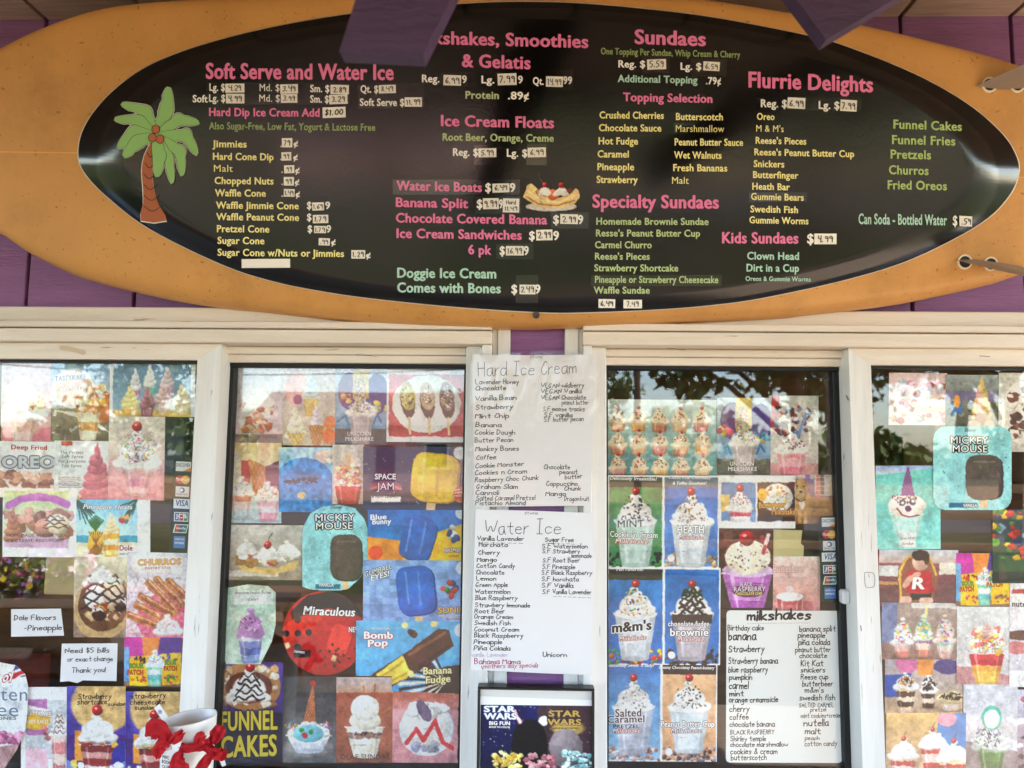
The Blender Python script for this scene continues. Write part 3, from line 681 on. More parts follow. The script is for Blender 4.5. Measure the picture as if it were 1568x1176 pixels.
for t, x0, x1, y in (('$', 470, 477, 320), ('9', 498, 505.5, 320), ('$', 470, 477, 338), ('$', 471, 478, 356), ('9', 499.5, 507, 356)): bt(t, WHT, x0, x1, y, y, 11)
# --- milkshakes
bt('Milkshakes, Smoothies', PINK, 628, 901, 66.5, 73.5, 20, 0.034)
bt('& Gelatis', PINK, 707, 812.6, 102.5, 106, 20, 0.034)
for t, x0, x1, y in (('Reg.', 646, 673, 125.8), ('9', 707.5, 714.7, 127), ('Lg.', 737, 757, 127.5), ('9', 793, 800.6, 127.5), ('Qt.', 816, 832.5, 129.6), ('99', 862.5, 876, 128.5), ('.89¢', 777.7, 810, 152), ('Reg. $', 693.5, 732, 238.5), ('Lg. $', 776, 807.5, 239.8)): bt(t, WHT, x0, x1, y, y+0.4, 11.6)
bt('Protein', (186, 204, 160), 712.6, 764, 151, 151.6, 11.6)
for a in ((679, 115, 706, 130.6, '6.99'), (762, 112.5, 791, 130, '7.99'), (836, 117, 862, 132.6, '14.99'), (732.5, 227, 760, 240.5, '5.99'), (808, 226, 836, 240.5, '6.99')): sticker(*a, rot=random.uniform(-2, 2))
tape(674, 111, 716, 132); tape(758, 110, 804, 132); tape(832, 106, 878, 138); tape(726, 222, 769, 252); tape(806, 220, 837, 253)
bt('Ice Cream Floats', PINK, 675, 848.6, 193, 196.4, 17, 0.036)
bt('Root Beer, Orange, Creme', GRN, 677.7, 848, 215.3, 217.3, 11.4)
for t, x0, x1, yl, yr in (('Water Ice Boats', 607, 738, 291, 294), ('Banana Split', 606, 717, 316.7, 318.8), ('Chocolate Covered Banana', 606, 838, 340.6, 343.6), ('Ice Cream Sandwiches', 607, 799, 364.2, 367), ('6 pk', 717, 752.7, 389.2, 390)): bt(t, PINK, x0, x1, yl, yr, 14.4, 0.036)
for t, x0, x1, y in (('$', 743, 752, 294), ('9', 780.5, 789, 294), ('$', 730, 738.7, 319), ('9', 764, 770, 319), ('$', 847, 856, 343), ('9', 885, 893, 343), ('$', 810, 819, 367.5), ('9', 847, 856, 367.5), ('$', 765, 773, 390.5), ('9', 802, 809.6, 390.5), ('$', 783, 792, 449.5), ('9', 819, 827.5, 449.5)): bt(t, WHT, x0, x1, y, y, 13.6, 0.036)
for a in ((754, 281, 780, 294.5, '6.49'), (739.5, 303.5, 763.7, 320, '9.99'), (858, 328, 885, 342.8, '2.99'), (821, 351.7, 846, 367.8, '2.99'), (774.6, 376.7, 802, 391, '16.99'), (795.6, 436, 820, 450.5, '2.49')): sticker(*a, rot=random.uniform(-2, 2))
sticker(770, 304, 795, 325, '', 1.0, lines=[('Hard', 312.5, 6.2), ('11.49', 322.5, 6.2)])
tape(601, 275, 796, 298); tape(728, 301, 797, 327); tape(844, 325, 902, 350); tape(760, 373, 817, 397); tape(790, 421, 824, 464)
bt('Doggie Ice Cream', MINT, 608, 760, 425, 426.4, 15, 0.036); bt('Comes with Bones', MINT, 608, 767, 447.6, 449, 15, 0.036)
# --- sundaes
bt('Sundaes', PINK, 971.7, 1081, 67, 70.7, 22, 0.036)
bt('One Topping Per Sundae, Whip Cream & Cherry', (146, 168, 108), 920, 1133.6, 83, 88.6, 10, 0.028)
for t, x0, x1, y in (('Reg. $', 946.8, 988, 103.2), ('Lg. $', 1042, 1074, 106.8), ('.79¢', 1081, 1104, 129)): bt(t, WHT, x0, x1, y, y+0.5, 11)
bt('Additional Topping', MINT, 945.7, 1068, 125.6, 128, 11.2)
bt('Topping Selection', PINK, 954, 1091, 154.8, 157.6, 13, 0.036)
sticker(991, 90.8, 1020, 106, '5.59', -2); sticker(1077, 94.5, 1102, 108, '6.59', 3); tape(984, 86, 1026, 112); tape(1058, 90, 1113, 117)
for t, x0, x1, y in (('Crushed Cherries', 918, 1016.6, 181.3), ('Chocolate Sauce', 917, 1012.7, 200.8), ('Hot Fudge', 916.5, 977, 221), ('Caramel', 915, 963, 241), ('Pineapple', 914.7, 971, 260.5), ('Strawberry', 913.6, 976.6, 280), ('Butterscotch', 1035, 1107, 183.8), ('Marshmallow', 1034.8, 1109, 202), ('Peanut Butter Sauce', 1033, 1138, 222.6), ('Wet Walnuts', 1032, 1105, 242.6), ('Fresh Bananas', 1030.8, 1113.7, 262), ('Malt', 1029, 1054.7, 281.4)): bt(t, YEL, x0, x1, y, y+(x1-x0)*0.008, 10.8)
tape(1031, 188, 1113.7, 205.8)
bt('Specialty Sundaes', PINK, 907, 1101, 317.8, 319.4, 20, 0.036)
for t, x0, x1, y in (('Homemade Brownie Sundae', 913, 1085, 344), ("Resse's Peanut Butter Cup", 912.5, 1072, 362), ('Carmel Churro', 911, 998, 380), ("Reese's Pieces", 911, 995, 397.6), ('Strawberry Shortcake', 910, 1038.7, 415.3), ('Pineapple or Strawberry Cheesecake', 911, 1100, 433), ('Waffle Sundae', 909, 995, 449.4)): bt(t, GRN, x0, x1, y, y+(x1-x0)*0.003, 10.6)
tape(905, 421, 1105, 438)
sticker(916.5, 458, 942, 471.5, '6.49', 1); sticker(954.7, 459, 983, 472, '7.49', 0)
# --- flurries, snacks, kids
bt('Flurrie Delights', PINK, 1146, 1337, 133.7, 141.3, 24, 0.036)
bt('Reg. $', WHT, 1165, 1205, 164, 164.8, 12); bt('Lg. $', WHT, 1253.5, 1285.6, 166.6, 167.4, 12)
sticker(1206, 149.5, 1233, 166, '6.99', 3); sticker(1287, 153, 1312, 170, '7.99', 3); tape(1159, 148, 1320, 169)
for t, x0, x1, y in (('Oreo', 1159, 1186, 183.4), ("M & M's", 1158, 1200, 201.6), ("Reese's Pieces", 1157, 1234.7, 220), ("Reese's Peanut Butter Cup", 1155, 1308, 237.7), ('Snickers', 1154, 1201, 255.7), ('Butterfinger', 1153, 1222.6, 272.4), ('Heath Bar', 1151.8, 1209.6, 290.3), ('Gummie Bears', 1150, 1231, 305.9), ('Swedish Fish', 1149, 1222, 325), ('Gummie Worms', 1147.5, 1238, 341.8)): bt(t, YEL, x0, x1, y, y+(x1-x0)*0.02, 10.4)
tape(1147, 294.5, 1236, 309)
for t, x0, x1, yl, yr in (('Funnel Cakes', 1368, 1473, 196.7, 200.6), ('Funnel Fries', 1365.7, 1463, 220.4, 222.9), ('Pretzels', 1363.6, 1425.8, 242.7, 244), ('Churros', 1361, 1422, 266.6, 268), ('Fried Oreos', 1359, 1450, 289.6, 291.4)): bt(t, (172, 198, 122), x0, x1, yl, yr, 13.6)
bt('Can Soda - Bottled Water', MINT, 1314.5, 1450, 343, 345, 16, 0.03); bt('$1', WHT, 1459, 1471, 345.5, 345.8, 15.5, 0.02); sticker(1471, 331, 1488.5, 346.5, '.59', 2)
bt('Kids Sundaes', PINK, 1105.5, 1222.6, 372.4, 373, 17, 0.036); bt('$', WHT, 1236, 1246, 373, 373, 15); sticker(1247, 357.7, 1281, 373.8, '4.99', 0)
bt('Clown Head', MINT, 1144, 1223.6, 397.4, 398, 11.6); bt('Dirt in a Cup', MINT, 1143, 1223.6, 415.6, 416.4, 11.6); bt('Oreos & Gummie Worms', MINT, 1141.5, 1241.5, 430, 431, 7)
# --- palm tree emblem
def flat(name, pts, col, lift, smooth=4, parent=None, rough=0.4):
    q = catmull(pts, smooth, True) if smooth else np.array(pts, float); P = onboard(q[:, 0], q[:, 1], BL+lift); return mk(name, P, [list(range(len(P)))[::-1]], ink(col, rough), parent or sign)
def grow(pts, d):
    q = np.array(pts, float); c = q.mean(0); e = q-c; L = np.linalg.norm(e, axis=1, keepdims=True); return c+e*(1+d/np.maximum(L, 1))
hub = (239, 207)
def frond(tip, bend, w0):
    a = np.array(hub, float); t = np.array(tip, float); m = (a+t)/2+np.array(bend, float); d = t-a; n = np.array([-d[1], d[0]])/np.linalg.norm(d)
    cen = [a, a*0.45+m*0.55, m, m*0.45+t*0.55, t]; cen = catmull(cen, 3); k = len(cen); up = []; dn = []
    for i, c in enumerate(cen):
        s = i/(k-1); wd = w0*(math.sin(math.pi*min(s*0.88+0.06, 1))**0.7)*(1-0.25*s)
        up.append(c+n*wd*0.55); dn.append(c-n*wd*(0.55 if i % 4 else 0.44))
    return up+dn[::-1]
FR = [((258.5, 133), (6, -2), 19), ((186, 158), (10, -12), 17), ((175, 182), (6, -10), 16), ((180, 226), (-4, -14), 20), ((189, 240), (-4, -6), 19), ((305, 187), (2, -14), 17), ((303, 236), (14, -14), 19), ((280, 269), (16, -6), 17), ((264, 281), (7, -2), 14), ((241, 271), (4, 0), 19)]
trunk_p = [(233, 216), (243, 216), (236, 240), (233, 262), (236, 290), (244, 315), (255, 338), (216, 338), (219, 312), (219, 288), (217, 262), (221, 238)]
flat('palm_outline', grow(trunk_p, 1.6), (236, 236, 230), 0.0003, 2)
for t, b, w in FR: flat('palm_outline', frond(t, b, w*1.18+3.2), (236, 236, 230), 0.0003, 0)
flat('palm_trunk', trunk_p, (176, 98, 62), 0.0006, 2)
FR = [(t, b, w*1.18) for t, b, w in FR]
for k, (t, b, w) in enumerate(FR):
    flat('palm_frond_edge', frond(t, b, w+0.9), (34, 50, 24), 0.0006+0.00012*k, 0); flat('palm_frond', frond(t, b, w-0.7), (146, 196, 118), 0.00066+0.00012*k, 0)
for k in range(6):
    y = 238+k*16.5; xc = 228+abs(k-1.6)*1.6; hw = 5.5+k*1.5
    V2, F2 = ribbon([(xc-hw, y-5), (xc, y+5), (xc+hw, y-5)], 1.3); P = onboard(V2[:, 0], V2[:, 1], BL+0.0009); mk('palm_trunk_mark', P, F2, ink((60, 30, 22)), sign)
for k, (x_, y_) in enumerate(((238.5, 198), (233.5, 211), (245, 213))):
    cp = [(x_+6.6*math.cos(a), y_+7.2*math.sin(a)) for a in np.linspace(0, 2*math.pi, 14, endpoint=False)]
    flat('coconut_edge', cp, (60, 30, 22), 0.0021+0.0002*k, 0); flat('coconut', grow(cp, -1.0), (182, 104, 66), 0.0022+0.0002*k, 0)
# --- screw at the foot of the panel, fin plugs and the two fins
def disc(px, py, r0, r1, lift, m, name, parent, yth=0.0025):
    a = np.linspace(0, 2*math.pi, 28, endpoint=False); q = lambda r: onboard(px+r*np.cos(a), py+r*np.sin(a), 0.0)
    O, I = q(r1), q(r0); 
    for P in (O, I): P[:, 1] -= lift
    Bk = O.copy(); Bk[:, 1] += yth; n = 28
    return mk(name, np.concatenate([I, O, Bk]), [[i, n+i, n+(i+1) % n, (i+1) % n] for i in range(n)]+[[n+i, 2*n+i, 2*n+(i+1) % n, n+(i+1) % n] for i in range(n)], m, parent)
M_SCR = mat('screw_metal', (120, 112, 104), 0.35, 0.5, metal=0.9)
disc(821, 483, 0.1, 5.4, 0.003, M_SCR, 'screw', sign); disc(821, 483, 3.2, 4.0, 0.0033, M_GASK, 'screw_groove', sign); disc(821, 483, 0.1, 1.4, 0.0034, M_GASK, 'screw_socket', sign)
M_PLUG = mat('plug_white', (238, 222, 196), 0.4)
for x_, y_, r_ in ((1514.5, 130.5, 12), (1557, 131, 11.5), (1476.8, 401.5, 11.6), (1516.5, 404.5, 11.2)):
    pl = disc(x_, y_, r_*0.76, r_, 0.0022, M_PLUG, 'fin_plug', sign); disc(x_, y_, 0.1, r_*0.78, 0.0012, mat('plug_hole', (16, 14, 13), 0.6), 'plug_hole', pl)
M_FIN = mat('fin_grey', (150, 134, 120), 0.45, 0.5, var=0.12, vscale=20, speck=0.08, sscale=60, scol=(90, 74, 60))
def fin(p0, p1, outd, sweep, span):
    a = onboard(*map(np.array, (float(p0[0]), float(p0[1]))), 0.0); b = onboard(*map(np.array, (float(p1[0]), float(p1[1]))), 0.0)
    d = (b-a)/np.linalg.norm(b-a); L = np.linalg.norm(b-a); o = np.array(outd, float); o /= np.linalg.norm(o); n = np.cross(d, o); n /= np.linalg.norm(n)
    lead = []; trail = []
    for s in np.linspace(0, 1, 9):
        lead.append(a+o*span*s + d*(sweep*s**1.15)); trail.append(b+o*span*s + d*(sweep*0.75*s**1.6 - 0.25*L*math.sin(s*2.6)*0.5))
    V = []; k = 9
    for s_, (p, q) in enumerate(zip(lead, trail)):
        th = 0.0042*(1-0.6*s_/8)
        V += [p, p*0.7+q*0.3+n*th, p*0.35+q*0.65+n*th*0.7, q, p*0.35+q*0.65-n*th*0.7, p*0.7+q*0.3-n*th]
    Fc = [[i*6+j, i*6+(j+1) % 6, (i+1)*6+(j+1) % 6, (i+1)*6+j] for i in range(k-1) for j in range(6)]+[[(k-1)*6+j for j in range(6)]]
    mk('fin', np.array(V), Fc, M_FIN, sign)
fin((1494, 132.5), (1600, 134), (0, -1, 0.12), 0.075, 0.10)
fin((1461, 397.5), (1566, 408), (0, -1, -0.52), 0.06, 0.09)
# ------------------------------------------------------------------ printed pictures: painted into vertex colours of a fine sheet
def srgb(c): return np.asarray(c, float)/255.0
class Art:
    SS = 2
    def __init__(s, w, h, bg, seed=1):
        s.w, s.h = w, h; s.k = s.SS*w/100.0; s.NW, s.NH = max(int(w*s.SS), 8), max(int(h*s.SS), 8); s.k = s.NW/100.0; s.H = s.NH/s.k
        s.c = np.ones((s.NH, s.NW, 3))*srgb(bg); s.r = np.random.default_rng(seed)
    def win(s, x0, y0, x1, y1):
        a, b = max(int(x0*s.k)-2, 0), min(int(x1*s.k)+3, s.NW); c, d = max(int(y0*s.k)-2, 0), min(int(y1*s.k)+3, s.NH)
        if b <= a or d <= c: return None
        return (slice(c, d), slice(a, b)), (np.arange(a, b)[None, :]+0.5)/s.k, (np.arange(c, d)[:, None]+0.5)/s.k
    def put(s, sl, m, col):
        col = np.asarray(col, float); m = m[..., None]; s.c[sl] = s.c[sl]*(1-m)+col*m
    def vg(s, c0, c1, y0=0, y1=None, x0=0, x1=100, a=1.0):
        y1 = s.H if y1 is None else y1; q = s.win(x0, y0, x1, y1)
        if q is None: return
        sl, x, y = q; t = np.clip((y-y0)/max(y1-y0, 1e-6), 0, 1)[..., None]; col = srgb(c0)*(1-t)+srgb(c1)*t
        m = (np.clip((x-x0)*s.k+.5, 0, 1)*np.clip((x1-x)*s.k+.5, 0, 1)*np.clip((y-y0)*s.k+.5, 0, 1)*np.clip((y1-y)*s.k+.5, 0, 1))*a
        s.put(sl, m, col*np.ones((1, x.shape[1], 1)))
    def rect(s, x0, y0, x1, y1, col, a=1.0): s.vg(col, col, y0, y1, x0, x1, a)
    def ell(s, cx, cy, rx, ry, col, rot=0.0, a=1.0, soft=1.0, shade=0.0):
        R_ = max(rx, ry)+1; q = s.win(cx-R_, cy-R_, cx+R_, cy+R_)
        if q is None: return
        sl, x, y = q; dx, dy = x-cx, y-cy; ca, sa = math.cos(rot), math.sin(rot); u = (dx*ca+dy*sa)/rx; v = (-dx*sa+dy*ca)/ry
        d = np.sqrt(u*u+v*v); m = np.clip((1-d)*min(rx, ry)*s.k/soft+.5, 0, 1)*a
        if shade:
            l = 1+shade*(-0.45*dx/rx-0.75*dy/ry)-shade*0.5*np.clip(d-0.6, 0, 1); col = np.clip(srgb(col)*l[..., None], 0, 1)
        else: col = srgb(col)
        s.put(sl, m, col)
    def poly(s, P, col, a=1.0):
        P = np.asarray(P, float); q = s.win(P[:, 0].min(), P[:, 1].min(), P[:, 0].max(), P[:, 1].max())
        if q is None: return
        sl, x, y = q; ins = np.zeros((y.shape[0], x.shape[1]), bool)
        for (xa, ya), (xb, yb) in zip(P, np.roll(P, -1, 0)):
            if ya == yb: continue
            ins ^= ((ya > y) != (yb > y)) & (x < (xb-xa)*(y-ya)/(yb-ya)+xa)
        s.put(sl, ins.astype(float)*a, srgb(col))
    def line(s, P, w, col, a=1.0):
        P = np.asarray(P, float); q = s.win(P[:, 0].min()-w, P[:, 1].min()-w, P[:, 0].max()+w, P[:, 1].max()+w)
        if q is None: return
        sl, x, y = q; d = np.full((y.shape[0], x.shape[1]), 1e9)
        for A, B in zip(P[:-1], P[1:]):
            e = B-A; L = max(e@e, 1e-9); t = np.clip(((x-A[0])*e[0]+(y-A[1])*e[1])/L, 0, 1); d = np.minimum(d, np.hypot(x-A[0]-t*e[0], y-A[1]-t*e[1]))
        s.put(sl, np.clip((w/2-d)*s.k+.5, 0, 1)*a, srgb(col))
    def noise(s, amp, cell, x0=0, y0=0, x1=100, y1=None, mono=True):
        y1 = s.H if y1 is None else y1; q = s.win(x0, y0, x1, y1)
        if q is None: return
        sl, x, y = q; h, w = y.shape[0], x.shape[1]; gx, gy = max(int(w/s.k/cell)+2, 2), max(int(h/s.k/cell)+2, 2)
        g = s.r.normal(0, 1, (gy, gx, 1 if mono else 3)); yi = np.linspace(0, gy-1.001, h); xi = np.linspace(0, gx-1.001, w); y_, x_ = yi.astype(int), xi.astype(int); fy, fx = (yi-y_)[:, None, None], (xi-x_)[None, :, None]
        n = (g[y_][:, x_]*(1-fy)+g[y_+1][:, x_]*fy)*(1-fx)+(g[y_][:, x_+1]*(1-fy)+g[y_+1][:, x_+1]*fy)*fx
        s.c[sl] = np.clip(s.c[sl]*(1+amp*n), 0, 1)
    # ---- food
    def cream(s, cx, yb, w, h, col=(248, 246, 242), rows=5):
        col = np.array(col, float); s.ell(cx, yb-h*0.3, w*0.44, h*0.42, col*0.9, 0, 1, 3)
        for i in range(rows+1):
            t = i/rows; hw = w/2*(1-t)**0.8; n = max(int(hw*2/(w*0.24)), 1); y = yb-h*0.9*t
            for j in range(n):
                x = cx+((j+0.5)/n*2-1)*hw+s.r.uniform(-1, 1)*w*0.05; r = w*s.r.uniform(0.12, 0.19)*(1-0.4*t); a_ = s.r.uniform(-.6, .2)
                s.ell(x, y+r*0.3, r*1.3, r*0.8, col*0.82, a_, 0.55, 4); s.ell(x, y, r*1.35, r*0.72, col*s.r.uniform(0.94, 1.03), a_, .95, 3, 0.1)
                s.line([(x-r, y+r*.2), (x, y-r*.05), (x+r*.9, y-r*.35)], max(r*.12, .5), col*.8, .5)
    def swirl(s, cx, yb, w, h, col, n=5, lean=0.0):
        col = np.array(col, float); n = max(n-1, 3)
        for i in range(n+1):
            t = i/(n+.4); rx = w/2*(1-t)**0.66; y = yb-h*0.9*t; ry = h/n*0.72; x = cx+lean*t*w+(-1)**i*w*.015
            s.ell(x, y+ry*0.2, rx, ry*.95, col*0.8, -0.16, .9, 2.5); s.ell(x-rx*0.03, y, rx*0.99, ry*0.86, col, -0.2, 1, 2.2, 0.16); s.ell(x-rx*0.4, y-ry*0.2, rx*0.28, ry*0.3, np.minimum(col*1.12+10, 255), -0.2, 0.5, 5)
        x = cx+lean*w; s.poly([(x-w*0.1, yb-h*0.8), (x+w*0.1, yb-h*0.84), (x+w*0.05, yb-h*0.97), (x+w*.01, yb-h*1.03)], col*0.97)
    def cup(s, cx, yt, yb, wt, wb, cols, glass=0.3, rim=True, rimcol=(238, 238, 238)):
        N = len(cols); H_ = yb-yt
        for i, c in enumerate(cols):
            a, b = i/N, (i+1)/N; wa, wb_ = wt+(wb-wt)*a, wt+(wb-wt)*b; ya, yb2 = yt+H_*a, yt+H_*b+(0.6 if i < N-1 else 0)
            xs = np.linspace(-.5, .5, 9); top = [(cx+x*wa, ya+(s.r.uniform(-1, 1)*H_*0.035 if 0 < i else 0)) for x in xs]
            s.poly(top+[(cx+wb_/2, yb2), (cx-wb_/2, yb2)], c)
        s.ell(cx, yb, wb/2, max(wb*0.09, .8), np.array(cols[-1])*0.9)
        for e, amt in ((-1, .18), (1, .3)):
            s.poly([(cx+e*wt*.5, yt), (cx+e*wt*.36, yt), (cx+e*wb*.36, yb), (cx+e*wb*.5, yb)], np.array(cols[0])*0.6, amt)
        if glass:
            s.poly([(cx-wt*.36, yt+H_*.04), (cx-wt*.28, yt+H_*.04), (cx-wb*.27, yb-H_*.06), (cx-wb*.33, yb-H_*.06)], (255, 255, 255), glass)
            s.poly([(cx+wt*.3, yt+H_*.1), (cx+wt*.34, yt+H_*.1), (cx+wb*.32, yb-H_*.1), (cx+wb*.29, yb-H_*.1)], (255, 255, 255), glass*.8)
        q = s.win(cx-wt/2, yt, cx+wt/2, yb)
        if rim: s.line([(cx-wt*.52, yt), (cx+wt*.52, yt)], max(wt*.035, .9), rimcol, .8)
    def cherry(s, cx, cy, r, stem=True):
        if stem: s.line([(cx, cy-r*.6), (cx+r*.4, cy-r*2.0), (cx+r*1.1, cy-r*2.9)], max(r*.2, .7), (70, 28, 24))
        s.ell(cx, cy, r, r, (176, 22, 34), 0, 1, 1, .45); s.ell(cx-r*.3, cy-r*.35, r*.24, r*.2, (255, 214, 214), 0, .9, 1.5)
    def spr(s, cx, cy, rx, ry, n, cols, l=3.0, w=1.0):
        for i in range(n):
            a = s.r.uniform(0, 6.28); d = math.sqrt(s.r.uniform(0, 1)); x, y = cx+math.cos(a)*rx*d, cy+math.sin(a)*ry*d; t = s.r.uniform(0, 3.14); c = cols[s.r.integers(len(cols))]
            s.line([(x, y), (x+math.cos(t)*l, y+math.sin(t)*l)], w, c)
    def chips(s, cx, cy, rx, ry, n, cols, r0=.8, r1=2.2):
        for i in range(n):
            a = s.r.uniform(0, 6.28); d = math.sqrt(s.r.uniform(0, 1)); c = np.array(cols[s.r.integers(len(cols))], float)*s.r.uniform(.85, 1.12)
            s.ell(cx+math.cos(a)*rx*d, cy+math.sin(a)*ry*d, s.r.uniform(r0, r1), s.r.uniform(r0, r1)*.75, np.clip(c, 0, 255), s.r.uniform(0, 3), 1, 1, .25)
    def driz(s, cx, cy, w, h, col, n=4, th=1.8):
        for i in range(n):
            y = cy+h*(i/max(n-1, 1)-.5); ph = s.r.uniform(0, 6); hw = w/2*(0.55+0.45*(i+1)/n)
            s.line([(cx+hw*t, y+math.sin(t*7+ph)*h*.1+t*t*h*.12) for t in np.linspace(-1, 1, 13)], th*s.r.uniform(.8, 1.3), col)
    def waffle(s, P, col=(206, 150, 84)):
        s.poly(P, col); P = np.asarray(P, float); x0, x1, y0, y1 = P[:, 0].min(), P[:, 0].max(), P[:, 1].min(), P[:, 1].max(); old = s.c.copy(); st = (x1-x0)/5
        for k in range(-12, 13):
            c = (x0+x1)/2+k*st; s.line([(c-40, y0-60), (c+40, y1+60)], .9, np.array(col)*.72, .8); s.line([(c+40, y0-60), (c-40, y1+60)], .9, np.array(col)*.72, .8)
        m = np.zeros(s.c.shape[:2]); q = s.win(x0, y0, x1, y1); sl, x, y = q; ins = np.zeros((y.shape[0], x.shape[1]), bool)
        for (xa, ya), (xb, yb) in zip(P, np.roll(P, -1, 0)):
            if ya != yb: ins ^= ((ya > y) != (yb > y)) & (x < (xb-xa)*(y-ya)/(yb-ya)+xa)
        m[sl] = ins; s.c = old*(1-m[..., None])+s.c*m[..., None]
    def clutter(s, x0, y0, x1, y1, n, cols, r0=2, r1=7):
        for i in range(n):
            c = np.array(cols[s.r.integers(len(cols))], float)*s.r.uniform(.8, 1.15); x, y, r = s.r.uniform(x0, x1), s.r.uniform(y0, y1), s.r.uniform(r0, r1); m = 9
            P = [(x+r*s.r.uniform(.55, 1.1)*math.cos(t), y+r*s.r.uniform(.4, .9)*math.sin(t)) for t in np.arange(m)*2*math.pi/m]
            s.poly([(u+r*.08, v+r*.14) for u, v in P], np.clip(c*.7, 0, 255), .8); s.poly(P, np.clip(c, 0, 255)); s.ell(x-r*.25, y-r*.22, r*.35, r*.2, np.clip(c*1.2+12, 0, 255), s.r.uniform(-1, 1), .6, 4)
    def sundae(s, cx, yt, yb, wt, wb, cols, crm=.8, toppings=None, cherry=True, creamcol=(248, 246, 242)):
        s.ell(cx, yb+1, wb*.75, 2.2, (60, 48, 44), 0, .35, 5); s.cup(cx, yt, yb, wt, wb, cols); h = (yb-yt)*crm; s.cream(cx, yt+h*.04, wt*1.05, h, creamcol)
        if toppings: toppings(cx, yt-h*.35, wt*.38, h*.42)
        if cherry: s.cherry(cx, yt-h*.98, wt*.09)
    def field(s, cell):
        h, w = s.NH, s.NW; gx, gy = max(int(100/cell)+3, 3), max(int(s.H/cell)+3, 3); g = s.r.normal(0, 1, (gy, gx)); yi = np.linspace(0, gy-1.001, h); xi = np.linspace(0, gx-1.001, w)
        y_, x_ = yi.astype(int), xi.astype(int); fy, fx = (yi-y_)[:, None], (xi-x_)[None, :]; fy = fy*fy*(3-2*fy); fx = fx*fx*(3-2*fx)
        return (g[y_][:, x_]*(1-fy)+g[y_+1][:, x_]*fy)*(1-fx)+(g[y_][:, x_+1]*(1-fy)+g[y_+1][:, x_+1]*fy)*fx
    def out(s, grain=.02):
        warp = getattr(s, 'warp', .55)
        k = s.SS; h, w = s.NH, s.NW; iy, ix = np.mgrid[0:h, 0:w]; u = 100.0/max(s.w, 30)*.8+.4
        wx = s.field(9)*.7+s.field(3.5)*.6; wy = s.field(9)*.7+s.field(3.5)*.6
        jx = np.clip(ix+wx*warp*s.k, 0, w-1).astype(int); jy = np.clip(iy+wy*warp*s.k, 0, h-1).astype(int); c = s.c[jy, jx]
        c = c*(1+.05*s.field(22)+.05*s.field(6)+.035*s.field(2.4)+.018*s.field(1.3))[..., None]; g = c.mean(2, keepdims=True); c = g+(c-g)*.96; c = np.clip(c, 0, 1); c = np.clip(c+.30*(c-.52)*(1-np.abs(2*c-1)*.55), 0, .97)
        h, w = h//k*k, w//k*k; c = c[:h, :w].reshape(h//k, k, w//k, k, 3).mean((1, 3)); return np.clip(c+s.r.normal(0, grain, c.shape[:2]+(1,)), 0, 1)
SPRK = [(226, 70, 110), (244, 190, 60), (90, 160, 210), (120, 180, 90), (150, 90, 170), (240, 240, 240)]
_LAYER = {}
def quadpt(rect, rot, u, v):
    x0, y0, x1, y1 = rect; cx, cy = (x0+x1)/2, (y0+y1)/2; x = x0+u*(x1-x0)-cx; y = y0+v*(y1-y0)-cy; a = R(rot)
    return cx+x*math.cos(a)-y*math.sin(a), cy+x*math.sin(a)+y*math.cos(a)
YW = {'A': 0.0105, 'B': 0.0445, 'C': 0.0445, 'D': 0.0105, 'M': -0.030}
